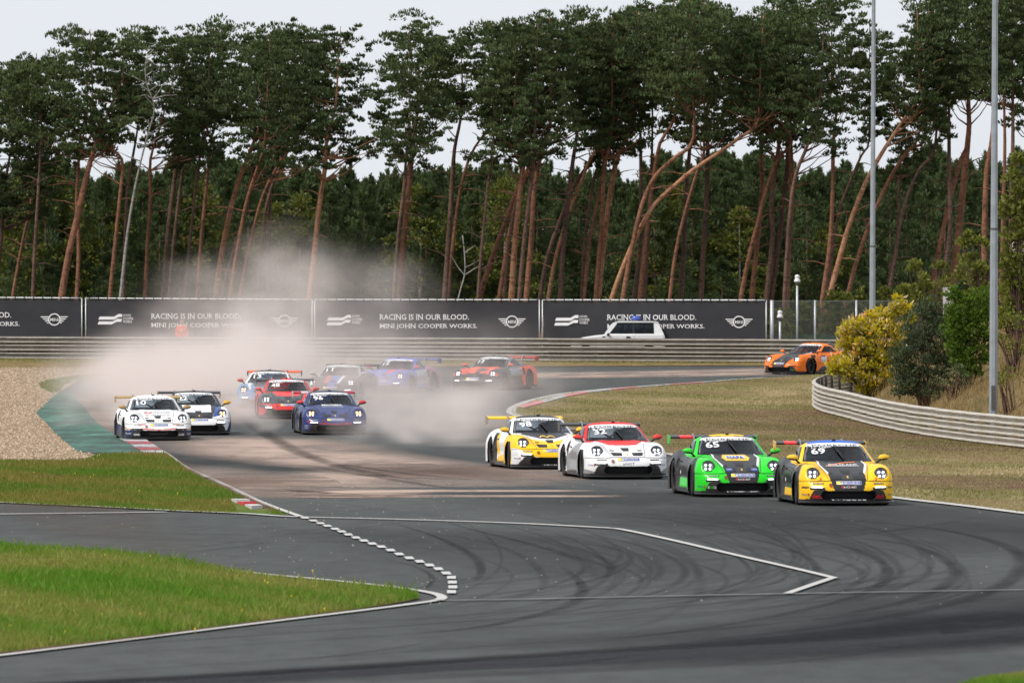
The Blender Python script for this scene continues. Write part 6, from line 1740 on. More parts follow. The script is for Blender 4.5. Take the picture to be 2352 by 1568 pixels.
# chain-link fence right of the banners
WIRE = mat("fence_wire", (.20, .21, .21), .6, .2); GWIRE = mat("green_fence_wire", (.02, .12, .09), .6)
root = empty('chain_link_fence', FW(1900, 800)); L = root.location
x0, x1 = FW(1766, 700).x, FW(2420, 700).x; Yc = 370.0
zt = CAM_H - (691 - HOR) * Yc / F; zb = 1.05
mb = MB(); gmb = MB(); pitch = .085
Hh = zt - zb; k = int((x1 - x0 + Hh) / pitch)
V = []; Fq = []
for s in (-1, 1):
    for i in range(k):
        xs = x0 - Hh + i * pitch if s > 0 else x0 + i * pitch
        a = Vector((xs, 0, zb)); b = Vector((xs + s * Hh, 0, zt))
        # clip to the fence
        t0, t1 = 0.0, 1.0
        for lim, sg in ((x0, 1), (x1, -1)):
            fa, fb = sg * (a.x - lim), sg * (b.x - lim)
            if fa < 0 and fb < 0: t0 = 2; break
            if fa < 0: t0 = max(t0, fa / (fa - fb))
            elif fb < 0: t1 = min(t1, fa / (fa - fb))
        if t0 >= t1: continue
        p, q = a.lerp(b, t0), a.lerp(b, t1); w = .0035; o = len(V)
        yy = Yc + (.006 if s > 0 else 0)
        for u, dz in ((p, -w), (q, -w), (q, w), (p, w)): V.append((u.x - L.x, yy - L.y, u.z + dz * 1.4 - L.z))
        Fq.append((o, o + 1, o + 2, o + 3))
link('wire_mesh', fast_mesh('wire_mesh', V, Fq), WIRE, root)['kind'] = 'stuff'
V = []; Fq = []; zg = CAM_H - (768 - HOR) * (Yc + .6) / F
for s in (-1, 1):
    for i in range(int((x1 - x0 - 1) / .06)):
        a = x0 + .3 + i * .06; h = (zg - zb); w = .006; o = len(V); b = a + s * h
        if b < x0 or b > x1: continue
        for X_, Z_ in ((a, zb - w), (b, zg - w), (b, zg + w), (a, zb + w)): V.append((X_ - L.x, Yc + .6 + s * .003 - L.y, Z_ - L.z))
        Fq.append((o, o + 1, o + 2, o + 3))
link('green_wire_mesh', fast_mesh('green_wire_mesh', V, Fq), GWIRE, root)['kind'] = 'stuff'
for x in (1773, 1872, 1967, 2070, 2180):
    X_ = (x - 1176) * Yc / F
    MB().tube([(X_ - L.x, Yc + .05 - L.y, zb - L.z - .1), (X_ - L.x, Yc + .05 - L.y, zt - L.z + .03)], .05 if x != 1773 else .08, 8).obj('fence_post', TUBE, root, True)
MB().tube([(x0 - L.x, Yc + .03 - L.y, zt - L.z), (x1 - L.x, Yc + .03 - L.y, zt - L.z)], .012, 5).obj('top_wire', WIRE, root)
tag(root, 'grey chain-link fence with round posts to the right of the banners', 'fence')

# small path lamps behind the rail
LG = mat("lamp_shade_white", (.82, .83, .84), .35)
def path_lamp(x, ytop, Y, label):
    g_ = float(gel(Y)); X_ = (x - 1176) * Y / F; zt_ = CAM_H - (ytop - HOR) * Y / F
    r_ = tag(empty('path_lamp', (X_, Y, g_)), label, 'lamp', 'white-headed lamps by the fence'); h = zt_ - g_
    MB().tube([(0, 0, 0), (0, 0, h - .42)], .045, 10).obj('pole', TUBE, r_, True)
    MB().lathe([(.045, h - .46), (.075, h - .40), (.075, h - .30), (.05, h - .28)], 14).obj('collar', POST, r_, True)
    MB().lathe([(.02, h - .33), (.135, h - .30), (.13, h - .24), (.095, h - .18), (.09, h - .10), (.105, h - .07), (.095, h - .03), (.05, h - .01), (.04, h), (.0005, h + .01)], 18).obj('lamp_head', LG, r_, True)
path_lamp(1791.5, 713, 367.5, 'short grey lamp post with white head, left of the taller one')
path_lamp(1831, 631, 368.5, 'taller grey lamp post with white head beside the chain-link fence')
def tall_pole(x, ybase, Y, w0, join, label, g_=None):
    g_ = float(gel(Y)) if g_ is None else g_; X_ = (x - 1176) * Y / F
    r_ = tag(empty('light_pole', (X_, Y, g_)), label, 'light pole', 'tall galvanised light poles')
    zj = CAM_H - (join - HOR) * Y / F - g_; k = Y / F / 2
    dx = .004
    MB().tube([(0, 0, -.3), (dx * zj, 0, zj)], [w0 * k, w0 * k * .86], 8).obj('lower_mast', GALV, r_)
    MB().tube([(dx * zj, 0, zj + .002), (dx * 22, 0, 22)], [w0 * k * .80, w0 * k * .40], 8).obj('upper_mast', GALV, r_)
    MB().tube([(dx * zj, 0, zj - .03), (dx * zj, 0, zj + .03)], w0 * k * .89, 8).obj('joint_band', POST, r_)
    MB().box((-w0 * k * .5, -w0 * k - .01, .35 if ybase > 900 else .6), (w0 * k * .5, -w0 * k * .8, 1.0 if ybase > 900 else 1.2)).obj('service_door', POST, r_)
    for s in (-1, 1):
        MB().box((s * .5 - .3 + dx * 22, -.25, 21.9), (s * .5 + .3 + dx * 22, .25, 22.1)).obj('lamp_head', POST, r_)
    return r_
GALV = mat("galvanised_mast", (.36, .40, .44), .5, .35, var=.2, vs=3)
tall_pole(2003, 752, 330, 15.5, 566, 'tall grey metal light pole rising behind the yellow shrub')
tall_pole(2281.5, 945, 236, 21, 526, 'tall grey metal light pole standing just behind the near guard rail', .5)

# ------------------------------------------------------------------ the bank on the right and its shrubs
def xrail(Y): return np.interp(Y, [180, 218, 225, 240, 262, 283, 292, 300, 312, 330, 345, 420], [17, 14.2, 13.2, 12.3, 11.0, 10.2, 11.2, 12.6, 14.5, 17.5, 21, 30])
def bank(x, Y):
    d = np.clip(x - xrail(Y) - .5, 0, None)
    h = 3.9 * (1 - np.exp(-d / 4.6)) * np.clip((d) / .6, 0, 1)
    return gel(Y) + h + .12 * np.sin(x * 1.1 + Y * .3) * np.clip(d / 2, 0, 1) + .02
xs_ = np.arange(0, 40, .5); ys_ = np.arange(205, 346, 2.0)
V = []
for Y in ys_:
    for d in xs_:
        x = float(xrail(Y)) + .3 + d * (1 if d < 12 else 1.5); V.append((x, Y, float(bank(x, Y))))
n = len(xs_)
Fq = [(j * n + i, j * n + i + 1, (j + 1) * n + i + 1, (j + 1) * n + i) for j in range(len(ys_) - 1) for i in range(n - 1)]
tag(link('grass_bank', fast_mesh('grass_bank', V, Fq, True), M_BANK), kind='structure')
# tall dry grass on it
k = 42000
c = np.stack([rng.uniform(0, 9, k), rng.uniform(218, 300, k)], 1); c[:, 0] += xrail(c[:, 1]) + .5
hz = bank(c[:, 0], c[:, 1]); a = rng.uniform(0, 6.28, k); hh = rng.uniform(.10, .42, k) * (1 + .3 * np.sin(c[:, 0] * 2 + c[:, 1] * .4)); ww = .008
V = np.empty((k, 3, 3)); la = rng.uniform(0, 6.28, k); ll = hh * rng.uniform(.1, .9, k)
V[:, 0] = np.stack([c[:, 0] - np.cos(a) * ww, c[:, 1] - np.sin(a) * ww, hz], 1); V[:, 1] = np.stack([c[:, 0] + np.cos(a) * ww, c[:, 1] + np.sin(a) * ww, hz], 1)
V[:, 2] = np.stack([c[:, 0] + np.cos(la) * ll, c[:, 1] + np.sin(la) * ll, hz + hh], 1)
me = fast_mesh('bank_grass', V.reshape(-1, 3), np.arange(k * 3).reshape(-1, 3)); at = me.attributes.new('tint', 'FLOAT', 'POINT'); at.data.foreach_set('value', np.repeat(np.clip(rng.normal(.4, .3, k), 0, 1), 3).astype(np.float32))
tag(link('bank_grass', me, leaf_mat("tall_dry_grass", (.34, .23, .11), (.16, .12, .045), .2)), kind='stuff')

M_YEL = leaf_mat("turning_yellow_leaves", (.20, .24, .02), (.85, .62, .05), .4)
M_SEED = mat("pale_seed_plumes", (.62, .48, .28), .9)
M_ORL = mat("orange_leaves", (.70, .25, .02), .7)
M_OLV = leaf_mat("grey_green_leaves", (.035, .055, .025), (.13, .16, .085), .2)
M_GRN = leaf_mat("fresh_green_leaves", (.035, .080, .010), (.16, .25, .03), .3)
M_OAK = leaf_mat("oak_leaves", (.055, .075, .014), (.26, .27, .06), .3)
def shrub(name, blobs, Y, m, leaf, per, label, base_px, cat='shrub', wid=.6, up=.2, stems=6, extra=None, dep=1.0, clus=4):
    """blobs: (x, y, rx, ry) in survey units"""
    Yb = Y; bx, by = base_px
    gx_ = (bx - 1176) * Yb / F; g_ = max(float(gel(Yb)), float(bank(gx_, Yb)))
    r_ = tag(empty(name, (gx_, Yb, g_)), label, cat); L = r_.location; k = Yb / F
    sb = MB(); tops = []
    cen = []; rd = []
    for (x, y, rx, ry) in blobs:
        c = W(x, y, Yb); cen_ = np.array([c.x - L.x, 0, c.z - L.z])
        nn = max(6, int(rx * ry / 48))
        d = rng.normal(0, 1, (nn, 3)); d /= np.linalg.norm(d, axis=1)[:, None]; q = rng.uniform(.2, 1, nn)[:, None] ** .5
        p = cen_ + d * q * np.array([rx * k, rx * k * dep, ry * k]) * 1.0
        cen.append(p); s = rng.uniform(.10, .26, nn)[:, None]; rd.append(np.repeat(s, 3, 1))
        tops += [p[i] for i in range(0, nn, max(1, nn // 4))]
    cen = np.concatenate(cen); rd = np.concatenate(rd)
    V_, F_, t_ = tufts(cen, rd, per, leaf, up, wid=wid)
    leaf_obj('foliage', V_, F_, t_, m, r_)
    for t in tops[:stems * 4]:
        j = Vector((random.uniform(-.15, .15), random.uniform(-.15, .15), 0)); e = Vector(t)
        sb.tube([j + Vector((0, 0, -.1)), j.lerp(e, .5) + Vector((0, 0, .1)), e], [.03, .018, .006], 4, False)
    sb.obj('stems', BARK_D, r_)['kind'] = 'stuff'
    if extra:
        for (nm, mm, cnt, sz, upp, wd) in extra:
            ii = rng.choice(len(cen), cnt); V2_, F2_, t2_ = tufts(cen[ii] + rng.normal(0, .05, (cnt, 3)), rd[ii] * 1.15, 4, sz, upp, wid=wd)
            leaf_obj(nm, V2_, F2_, t2_, mm, r_)
    return r_
shrub('yellow_shrub', [(1998, 795, 58, 42), (1945, 850, 36, 26), (2000, 760, 50, 36), (1960, 765, 40, 28), (2040, 780, 42, 40), (1955, 800, 26, 26), (1975, 840, 66, 40), (2030, 850, 48, 44), (2010, 880, 44, 28), (2068, 745, 22, 36), (2058, 705, 10, 22), (2085, 725, 12, 22), (1915, 842, 22, 16), (1985, 895, 34, 16), (2020, 735, 26, 26)], 277, M_YEL, .125, 30,
      'large yellow-leaved shrub with pale seed plumes behind the bend of the near rail', (2000, 905), wid=.7, extra=[('seed_plumes', M_SEED, 1000, .12, .9, .35), ('orange_leaves', M_ORL, 60, .11, -.2, .7)])
shrub('olive_shrub', [(2110, 760, 40, 60), (2150, 790, 46, 60), (2110, 830, 44, 56), (2095, 880, 34, 36), (2150, 850, 36, 40), (2130, 715, 22, 34), (2165, 735, 24, 40), (2190, 790, 30, 60), (2070, 830, 26, 60), (2075, 890, 30, 30), (2140, 900, 40, 26), (2185, 850, 30, 40)], 259, M_OLV, .085, 40,
      'dense grey-green shrub right of the yellow-leaved one', (2120, 915), wid=.45, up=.5)
shrub('green_shrub', [(2200, 740, 34, 60), (2240, 760, 34, 56), (2215, 810, 32, 44), (2250, 700, 22, 40), (2265, 800, 22, 40), (2190, 690, 20, 28), (2225, 850, 34, 26), (2195, 780, 26, 50), (2262, 740, 22, 50)], 256, M_GRN, .10, 40,
      'bright green leafy shrub left of the right light pole', (2220, 860), wid=.55)
shrub('oak_sapling', [(2120, 655, 22, 30), (2100, 615, 14, 22), (2095, 690, 26, 24), (2140, 690, 22, 20), (2180, 640, 26, 12), (2160, 615, 14, 10), (2215, 620, 20, 12), (2075, 660, 10, 14)], 292, M_OAK, .12, 26,
      'young oak with open yellow-green branches above the yellow shrub', (2130, 760), 'tree', wid=.65, stems=8)
shrub('oak_sapling', [(2240, 560, 14, 14), (2225, 600, 22, 16), (2255, 620, 22, 22), (2240, 650, 26, 16), (2270, 575, 14, 20), (2210, 560, 8, 8), (2275, 665, 20, 18), (2225, 545, 7, 8)], 286, M_OAK, .12, 24,
      'thin young oak with upright twigs beside the right light pole', (2260, 740), 'tree', wid=.65, stems=8)
shrub('oak_tree', [(2330, 420, 20, 34), (2345, 370, 14, 22), (2320, 480, 26, 34), (2350, 460, 20, 50), (2335, 540, 28, 34), (2318, 600, 22, 30), (2345, 620, 26, 40), (2360, 560, 20, 60), (2330, 680, 26, 30), (2310, 640, 14, 20), (2375, 680, 30, 40), (2305, 720, 20, 20), (2390, 500, 30, 80)], 262, M_OAK, .12, 26,
      'leafy oak cut off by the right edge of the picture', (2345, 790), 'tree', wid=.65, stems=8)
shrub('bank_shrub', [(2330, 740, 30, 24), (2310, 790, 20, 20), (2350, 800, 24, 30), (2290, 760, 16, 24)], 250, M_OAK, .08, 20, 'low brownish-green shrub on the dry bank right of the pole', (2330, 830), wid=.5)
shrub('bramble', [(2200, 860, 20, 16), (2170, 880, 24, 14), (2215, 885, 18, 12)], 255, M_OLV, .08, 18, 'small bramble clump on the bank behind the near rail', (2190, 905), wid=.5)
shrub('bramble', [(2320, 860, 26, 16), (2300, 880, 14, 10)], 240, M_OAK, .08, 14, 'sparse bramble clump on the bank right of the light pole', (2320, 890), wid=.5)
# bright bushes against the wire fence
hx = random.Random(9)
for i, x in enumerate(range(1775, 2240, 33)):
    yt = 715 + hx.uniform(-14, 20) + (-30 if x > 1900 else 8)
    shrub('fence_shrub', [(x, yt + 20, 22, 22), (x + hx.uniform(-12, 12), yt + 50, 26, 34), (x + hx.uniform(-12, 12), yt + 85, 26, 34), (x + hx.uniform(-10, 10), yt, 10, 14)], 374 + hx.uniform(0, 3), M_LEAFY, .15, 26,
          'yellow-green shrub growing behind the chain-link fence', (x, 820), wid=.6, stems=3)['group'] = 'shrubs behind the chain-link fence'
shrub('bank_top_shrub', [(2300, 690, 30, 34), (2340, 700, 34, 40), (2375, 700, 30, 50), (2290, 735, 22, 26), (2330, 740, 30, 24)], 268, M_OAK, .10, 30, 'wide bushy oak scrub on top of the bank at the right edge', (2330, 790), wid=.6)
shrub('thicket_shrub', [(2130, 700, 34, 24), (2190, 700, 34, 26), (2090, 720, 30, 26), (2240, 690, 26, 30), (2160, 670, 24, 20)], 305, M_OAK, .11, 30, 'mixed green scrub behind the grey-green and bright green shrubs', (2160, 780), wid=.6)
# pale board glimpsed through the leaves
bo = MB().box((-.35, 0, 0), (.35, .04, .85)).obj('board', mat("board_white", (.75, .70, .74), .6), None, loc=W(2342, 612, 300)); tag(bo, 'small pale board half hidden in the oak leaves at the right edge', 'board')
bo2 = MB().box((-.18, 0, 0), (.18, .04, 1.1)).obj('board', MATS["board_white"], None, loc=W(2178, 735, 292)); tag(bo2, 'narrow pale board between the two shrubs left of the right light pole', 'board')

# ------------------------------------------------------------------ white off-road car behind the rail
YS = 371.5; SG = F / YS
def off_roader():
    g_ = float(gel(YS)); ln = lambda px: (px - 1420) / SG
    r_ = tag(empty('off_road_car', ((1420 - 1176) / SG, YS, g_)), 'white two-door off-road car with blue roof beacon behind the far guard rail', 'off-road car')
    Z = lambda y: CAM_H - (y - HOR) / SG - g_
    white = mat("car_white", (.80, .81, .82), .3, coat=.5, var=.04)
    body = [(ln(1311), .55), (ln(1311), .86), (ln(1316), Z(782)), (ln(1340), Z(774)), (ln(1366), Z(770)), (ln(1385), Z(768)), (ln(1396), Z(766)), (ln(1523), Z(766)), (ln(1526), Z(772)), (ln(1527), .55), (ln(1505), .45), (ln(1330), .45)]
    def slab(poly, y0, y1, inset, nm, m):
        n = len(poly); v = []; cx = sum(p[0] for p in poly) / n
        for (d, s) in ((y0, 1), (y1, 1)):
            for p in poly: v.append((p[0], d, p[1]))
        f = [tuple(range(n)), tuple(range(2 * n - 1, n - 1, -1))] + [(i, i + n, (i + 1) % n + n, (i + 1) % n) for i in range(n)]
        me = mesh(nm, v, f)
        bm = bmesh.new(); bm.from_mesh(me); bmesh.ops.recalc_face_normals(bm, faces=bm.faces)
        bmesh.ops.bevel(bm, geom=[e for e in bm.edges if abs(e.verts[0].co.y - e.verts[1].co.y) < .01], offset=inset, segments=3, affect='EDGES'); bm.to_mesh(me); bm.free()
        return link(nm, me, m, r_)
    slab(body, -.86, .86, .05, 'body', white)
    zr = Z(741)
    # greenhouse: roof, pillars, glass
    roof = [(ln(1410), zr), (ln(1414), zr + .05), (ln(1425), zr + .075), (ln(1505), zr + .06), (ln(1512), zr + .03), (ln(1512), zr)]
    slab(roof, -.74, .74, .02, 'roof', white)
    yb = Z(767)
    for s in (-1, 1):
        q = lambda x, z: (x, s * (.80 - .08 * (z - yb) / (zr - yb)), z)
        def plate(poly, nm, m, th=.02):
            v = [Vector(q(a, b)) for a, b in poly]; n = len(v); w = [p + Vector((0, -s * th, 0)) for p in v]
            f = [tuple(range(n)), tuple(range(2 * n - 1, n - 1, -1))] + [(i, i + n, (i + 1) % n + n, (i + 1) % n) for i in range(n)]
            return link(nm, mesh(nm, v + w, f), m, r_)
        for nm, poly in (('front_pillar', [(ln(1388), yb), (ln(1398), yb), (ln(1418), zr), (ln(1408), zr)]), ('middle_pillar', [(ln(1451), yb), (ln(1457), yb), (ln(1457), zr), (ln(1452), zr)]), ('rear_pillar', [(ln(1502), yb), (ln(1524), yb), (ln(1512), zr), (ln(1501), zr)])):
            plate(poly, nm, white if nm != 'middle_pillar' else BLACKP, .05)
        plate([(ln(1400), yb), (ln(1450), yb), (ln(1451), zr - .02), (ln(1417), zr - .02)], 'side_window', SIDEGLASS, .008)
        plate([(ln(1458), yb), (ln(1501), yb), (ln(1500), zr - .02), (ln(1458), zr - .02)], 'side_window', SIDEGLASS, .008)
        link('door', mesh('door', [(ln(1400), s * .87, .5), (ln(1456), s * .87, .5), (ln(1456), s * .87, yb - .03), (ln(1400), s * .87, yb - .03), (ln(1402), s * .875, .52), (ln(1454), s * .875, .52), (ln(1454), s * .875, yb - .05), (ln(1402), s * .875, yb - .05)], [(4, 5, 6, 7), (0, 1, 5, 4), (1, 2, 6, 5), (2, 3, 7, 6), (3, 0, 4, 7)]), white, r_)
        MB().box((ln(1438), s * .90 - .02, yb - .18), (ln(1447), s * .90 + .02, yb - .10)).obj('handle', BLACKP, r_)
        MB().lathe([(.001, 0), (.06, .01), (.07, .05), (.05, .11), (.001, .13)], 12, Matrix.Translation((ln(1400), s * .95, yb - .02)) @ Matrix.Rotation(R(-90), 4, 'Y')).obj('mirror', BLACKP, r_, True)
        MB().box((ln(1383), s * .865 - .01, Z(774)), (ln(1389), s * .865 + .01, Z(772))).obj('indicator', BLACKP, r_)
        for x in (1345, 1490):
            M = Matrix.Translation((ln(x), s * .76, .36)) @ Matrix.Rotation(R(90), 4, 'Z')
            w_ = link('wheel', base_part('suvtyre', lambda: tyre_mesh(.36, .22)), RUBBER, r_); w_.location = (ln(x), s * .76, .36); w_.rotation_euler = (0, 0, R(90))
            link('rim', base_part('suvrim', lambda: rim_mesh(.36, .22, 1)), RIM, w_)
    link('windscreen', mesh('windscreen', [(ln(1389), -.76, yb), (ln(1389), .76, yb), (ln(1411), .68, zr), (ln(1411), -.68, zr)], [(0, 1, 2, 3)]), SIDEGLASS, r_)
    link('rear_window', mesh('rear_window', [(ln(1523), -.74, yb), (ln(1523), .74, yb), (ln(1513), .66, zr), (ln(1513), -.66, zr)], [(0, 1, 2, 3)]), SIDEGLASS, r_)
    blue = mat("beacon_blue", (.05, .10, .45), .2, coat=.6)
    MB().lathe([(.20, 0), (.21, .05), (.20, .13), (.14, .165), (.001, .17)], 18, Matrix.Translation((ln(1461), 0, zr + .12)) @ Matrix.Scale(1.0, 4)).obj('beacon', blue, r_, True)
    MB().lathe([(.19, -.06), (.21, 0.0), (.001, .0)], 18, Matrix.Translation((ln(1461), 0, zr + .12))).obj('beacon_base', BLACKP, r_, True)
    MB().tube([(ln(1488), .3, zr + .05), (ln(1520), .3, zr + .75)], .008, 5).obj('antenna', BLACKP, r_)
    MB().tube([(ln(1389), -.7, yb), (ln(1391), -.7, yb + .55)], .008, 5).obj('antenna', BLACKP, r_)
    for x in (1422, 1470):
        MB().box((ln(x) - .0, -.55, yb - .25), (ln(x) + .12, .55, yb + .28)).obj('seat', SEATM, r_)
    return r_
off_roader()

# ------------------------------------------------------------------ marshal standing behind the rail
def skin_person(joints, edges, radii, name, m, parent, sub=2):
    me = bpy.data.meshes.new(name); me.from_pydata([tuple(j) for j in joints], edges, []); me.update()
    o = bpy.data.objects.new(name, me); COL.objects.link(o)
    sk_ = o.modifiers.new('skin', 'SKIN'); sk_.use_smooth_shade = True
    for i, r_ in enumerate(radii): me.skin_vertices[0].data[i].radius = r_ if isinstance(r_, tuple) else (r_, r_)
    me.skin_vertices[0].data[0].use_root = True
    sd = o.modifiers.new('sub', 'SUBSURF'); sd.levels = sub; sd.render_levels = sub
    bpy.context.view_layer.update()
    dg = bpy.context.evaluated_depsgraph_get()
    nm = bpy.data.meshes.new_from_object(o.evaluated_get(dg)); nm.name = name
    bpy.data.objects.remove(o); bpy.data.meshes.remove(me)
    nm.materials.clear()
    return link(name, nm, m, parent)
YM = 378.0; xm = (418 - 1176) * YM / F
mr = tag(empty('person', (xm, YM, float(gel(YM)))), 'marshal with dark hair in an orange jacket standing behind the far rail in the dust', 'person')
J = [(0, 0, .95), (0, 0, 1.12), (0, 0, 1.36), (0, .0, 1.48), (0, -.01, 1.56),
     (-.17, 0, 1.42), (-.25, .02, 1.20), (-.20, -.10, 1.0), (.17, 0, 1.42), (.25, .02, 1.20), (.20, -.10, 1.0),
     (-.09, 0, .88), (-.11, -.02, .48), (-.12, .02, .09), (.09, 0, .88), (.11, -.02, .48), (.12, .02, .09)]
E = [(0, 1), (1, 2), (2, 3), (3, 4), (2, 5), (5, 6), (6, 7), (2, 8), (8, 9), (9, 10), (0, 11), (11, 12), (12, 13), (0, 14), (14, 15), (15, 16)]
Rr = [(.16, .12), (.165, .12), (.18, .12), .075, .055, .09, .06, .045, .09, .06, .045, .10, .07, .05, .10, .07, .05]
vest = bpy.data.materials.new("marshal_clothes"); _t, _b, _o = nt(vest)
_c = _t.nodes.new('ShaderNodeTexCoord'); _s = _t.nodes.new('ShaderNodeSeparateXYZ'); _t.links.new(_c.outputs['Object'], _s.inputs[0])
_t.links.new(ramp(_t, math_(_t, 'MULTIPLY', _s.outputs['Z'], .5), [(.44, (.03, .03, .05)), (.455, (.85, .10, .02)), (.735, (.85, .10, .02)), (.745, (.45, .25, .18))]), _b.inputs['Base Color']); _b.inputs['Roughness'].default_value = .8
skin_person(J, E, Rr, 'body', vest, mr)
SKINM = mat("skin", (.50, .28, .20), .6)
hd = MB()
nu, nv = 20, 14; V = []; Fq = []
for i in range(nv + 1):
    ph = math.pi * i / nv
    for j in range(nu):
        th = 2 * math.pi * j / nu; x, y, z = math.sin(ph) * math.cos(th), math.sin(ph) * math.sin(th), math.cos(ph)
        rx = .078 * (1 - .18 * max(0, -z)); ry = .098
        yy = y * ry - (.018 * math.exp(-((x / .22) ** 2 + ((z + .12) / .2) ** 2)) if y < 0 else 0)
        yy += (.010 * math.exp(-(((abs(x) - .38) / .15) ** 2 + ((z - .08) / .12) ** 2)) if y < 0 else 0)
        V.append((x * rx, yy, z * .118))
for i in range(nv):
    for j in range(nu): Fq.append((i * nu + j, (i + 1) * nu + j, (i + 1) * nu + (j + 1) % nu, i * nu + (j + 1) % nu))
me = fast_mesh('head', V, Fq, True); h_ = link('head', me, SKINM, mr, (0, -.01, 1.66))
for s in (-1, 1):
    MB().lathe([(.001, -.012), (.02, -.01), (.03, 0), (.02, .01), (.001, .012)], 10, Matrix.Translation((s * .078, .01, -.01)) @ Matrix.Rotation(R(90), 4, 'Y')).obj('ear', SKINM, h_, True)
    MB().lathe([(.001, -.008), (.009, -.003), (.009, .003), (.001, .008)], 8, Matrix.Translation((s * .03, -.092, .01))).obj('eye', DARKIN, h_, True)
MB().box((-.025, -.097, -.062), (.025, -.085, -.054)).obj('mouth', mat("lips", (.30, .10, .08), .5), h_)
hv = [(x * 1.09, y * 1.09 + .008, z * 1.09 + .006) for x, y, z in V]
keepf = [tuple(q) for q in Fq if (np.mean([V[i][2] for i in q]) > .05 or (np.mean([V[i][1] for i in q]) > .02 and np.mean([V[i][2] for i in q]) > -.06))]
keepf += [tuple(q) for q in Fq if (np.mean([V[i][2] for i in q]) < -.055 and np.mean([V[i][1] for i in q]) < .02)]
link('hair', mesh('hair', hv, keepf, True), mat("dark_hair", (.03, .02, .015), .8), h_)
for s in (-1, 1):
    base = Vector((s * .20, -.10, 1.0))
    JJ = [base, base + Vector((-s * .02, -.05, -.03)), base + Vector((-s * .04, -.09, -.05))]; EE = [(0, 1), (1, 2)]; RR_ = [.032, .038, .034]
    for k, (dx, ln_) in enumerate(((-.028, .055), (-.009, .065), (.010, .06), (.028, .048))):
        b0 = JJ[2] + Vector((dx, -.01, 0)); i0 = len(JJ); JJ += [b0 + Vector((0, -ln_ * .5, -.008)), b0 + Vector((0, -ln_ * .8, -.03))]; EE += [(2, i0), (i0, i0 + 1)]; RR_ += [.009, .008]
    i0 = len(JJ); JJ += [JJ[1] + Vector((s * -.035, -.03, .01)), JJ[1] + Vector((s * -.045, -.06, .0))]; EE += [(1, i0), (i0, i0 + 1)]; RR_ += [.011, .009]
    skin_person(JJ, EE, RR_, 'hand', SKINM, mr, 1)
em = MB().box((-.04, -.135, 1.26), (.03, -.128, 1.33)).obj('chest_badge', LG, mr)
MB().box((-.13, -.13, 0), (-.06, .08, .09)).obj('shoe', BLACKP, mr); MB().box((.06, -.13, 0), (.13, .08, .09)).obj('shoe', BLACKP, mr)
# ------------------------------------------------------------------ the race cars
for i, cfg in enumerate(CARS): place(cfg, i)

# ------------------------------------------------------------------ dust
DUST = bpy.data.materials.new("dust"); DUST.use_nodes = True
_t = DUST.node_tree; _t.nodes.clear(); _o = _t.nodes.new('ShaderNodeOutputMaterial'); _v = _t.nodes.new('ShaderNodeVolumePrincipled')
_v.inputs['Color'].default_value = (.985, .895, .855, 1); _v.inputs['Density'].default_value = DUST_K = 1.0
_v.inputs['Anisotropy'].default_value = -.25
_t.links.new(_v.outputs[0], _o.inputs['Volume'])
# puffs: survey x, y of the centre, distance, half width, half height (survey units), half depth (m), strength
PUFFS = [
 (440, 860, 322, 205, 74, 28, .26), (560, 835, 322, 150, 76, 26, .20), (450, 770, 330, 90, 40, 16, .05), (360, 900, 300, 150, 70, 22, .20), (300, 960, 268, 100, 45, 12, .17), (255, 995, 255, 75, 30, 8, .13),
 (560, 930, 268, 80, 50, 12, .13), (572, 985, 252, 34, 36, 5, .22), (650, 640, 345, 140, 95, 22, .026), (430, 690, 345, 110, 65, 20, .018), (760, 640, 345, 110, 80, 22, .020), (900, 650, 345, 120, 60, 22, .012), (480, 640, 345, 60, 36, 14, .02), (580, 730, 340, 150, 70, 24, .035),
 (760, 800, 330, 230, 130, 30, .028), (1000, 830, 300, 260, 90, 30, .018), (800, 880, 276, 170, 55, 6, .13), (1060, 900, 282, 190, 44, 8, .13), (860, 905, 268, 170, 34, 5, .16), (920, 930, 262, 170, 60, 10, .085), (1000, 985, 248, 130, 60, 13, .13), (1080, 1030, 235, 115, 34, 9, .18), (960, 1035, 232, 80, 24, 4, .12),
 (870, 1000, 240, 70, 30, 5, .07), (1120, 960, 250, 130, 70, 14, .035), (640, 960, 268, 60, 30, 4, .08), (1140, 1062, 213, 60, 24, 5, .09), (1290, 1085, 203, 55, 18, 3, .10), (1530, 1100, 188, 60, 16, 3, .07), (1780, 1130, 176, 40, 12, 2, .05),
 (1200, 860, 320, 150, 60, 16, .010), (1500, 1060, 205, 60, 30, 6, .012),
]
BX = (-18.0, 4.5); BY = (182.0, 384.0); BZ = (-.2, 9.0)
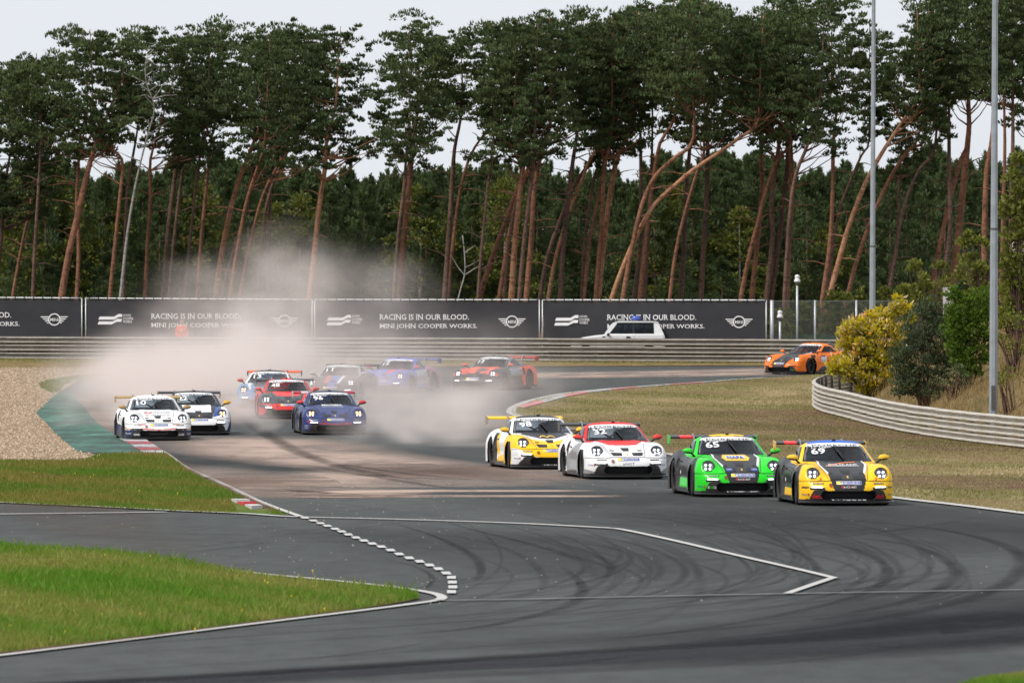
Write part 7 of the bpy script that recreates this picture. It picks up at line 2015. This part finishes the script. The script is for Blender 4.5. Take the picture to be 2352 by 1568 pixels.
def dust_object():
    ng = bpy.data.node_groups.new("dust_field", 'GeometryNodeTree')
    ng.interface.new_socket(name="Geometry", in_out='INPUT', socket_type='NodeSocketGeometry')
    ng.interface.new_socket(name="Geometry", in_out='OUTPUT', socket_type='NodeSocketGeometry')
    nd = ng.nodes; lk = ng.links
    out = nd.new('NodeGroupOutput'); vc = nd.new('GeometryNodeVolumeCube'); pos = nd.new('GeometryNodeInputPosition')
    vc.inputs['Min'].default_value = (BX[0], BY[0], BZ[0]); vc.inputs['Max'].default_value = (BX[1], BY[1], BZ[1])
    vc.inputs['Resolution X'].default_value = 90; vc.inputs['Resolution Y'].default_value = 150; vc.inputs['Resolution Z'].default_value = 44
    def mth(op, a, b=None, c=None, cl=False):
        m = nd.new('ShaderNodeMath'); m.operation = op; m.use_clamp = cl
        for i, v in enumerate((a, b, c)):
            if v is None: continue
            if isinstance(v, (int, float)): m.inputs[i].default_value = v
            else: lk.new(v, m.inputs[i])
        return m.outputs[0]
    def nz(scale, det, st, off):
        mp_ = nd.new('ShaderNodeVectorMath'); mp_.operation = 'MULTIPLY_ADD'; lk.new(pos.outputs[0], mp_.inputs[0]); mp_.inputs[1].default_value = st; mp_.inputs[2].default_value = off
        n = nd.new('ShaderNodeTexNoise'); n.inputs['Scale'].default_value = scale; n.inputs['Detail'].default_value = det; n.inputs['Roughness'].default_value = .62
        lk.new(mp_.outputs[0], n.inputs['Vector']); return n
    wrp = nz(.35, 2, (1, .12, 1.0), (3, 1, 2))
    ws = nd.new('ShaderNodeVectorMath'); ws.operation = 'SUBTRACT'; lk.new(wrp.outputs['Color'], ws.inputs[0]); ws.inputs[1].default_value = (.5, .5, .5)
    wm = nd.new('ShaderNodeVectorMath'); wm.operation = 'MULTIPLY_ADD'; lk.new(ws.outputs[0], wm.inputs[0]); wm.inputs[1].default_value = (4.2, 12, 3.2); lk.new(pos.outputs[0], wm.inputs[2])
    total = None
    for (x, y, Y, rx, ry, rd_, st) in PUFFS:
        c = W(x, y, Y); k = Y / F
        a = nd.new('ShaderNodeVectorMath'); a.operation = 'SUBTRACT'; lk.new(wm.outputs[0], a.inputs[0]); a.inputs[1].default_value = tuple(c)
        b = nd.new('ShaderNodeVectorMath'); b.operation = 'MULTIPLY'; lk.new(a.outputs[0], b.inputs[0]); b.inputs[1].default_value = (1 / (rx * k), 1 / rd_, 1 / (ry * k))
        l = nd.new('ShaderNodeVectorMath'); l.operation = 'DOT_PRODUCT'; lk.new(b.outputs[0], l.inputs[0]); lk.new(b.outputs[0], l.inputs[1])
        g = mth('EXPONENT', mth('MULTIPLY', l.outputs['Value'], -1.5)); g = mth('MULTIPLY', g, st)
        total = g if total is None else mth('ADD', total, g)
    n1 = nz(.55, 5, (1, .35, 1.1), (9, 4, 5))
    f = mth('MULTIPLY_ADD', n1.outputs['Fac'], 6.2, -2.4, cl=False)
    f = mth('MAXIMUM', f, .06)
    f = mth('MINIMUM', f, 2.2)
    d = mth('MULTIPLY', total, f)
    d = mth('MAXIMUM', mth('SUBTRACT', d, .0012), 0.0)
    lk.new(d, vc.inputs['Density'])
    sm_ = nd.new('GeometryNodeSetMaterial'); sm_.inputs['Material'].default_value = DUST
    lk.new(vc.outputs[0], sm_.inputs[0]); lk.new(sm_.outputs[0], out.inputs[0])
    me = bpy.data.meshes.new('dust_cloud'); me.materials.append(DUST)
    o = bpy.data.objects.new('dust_cloud', me); COL.objects.link(o)
    md = o.modifiers.new('field', 'NODES'); md.node_group = ng
    return tag(o, kind='stuff')
dust_object()
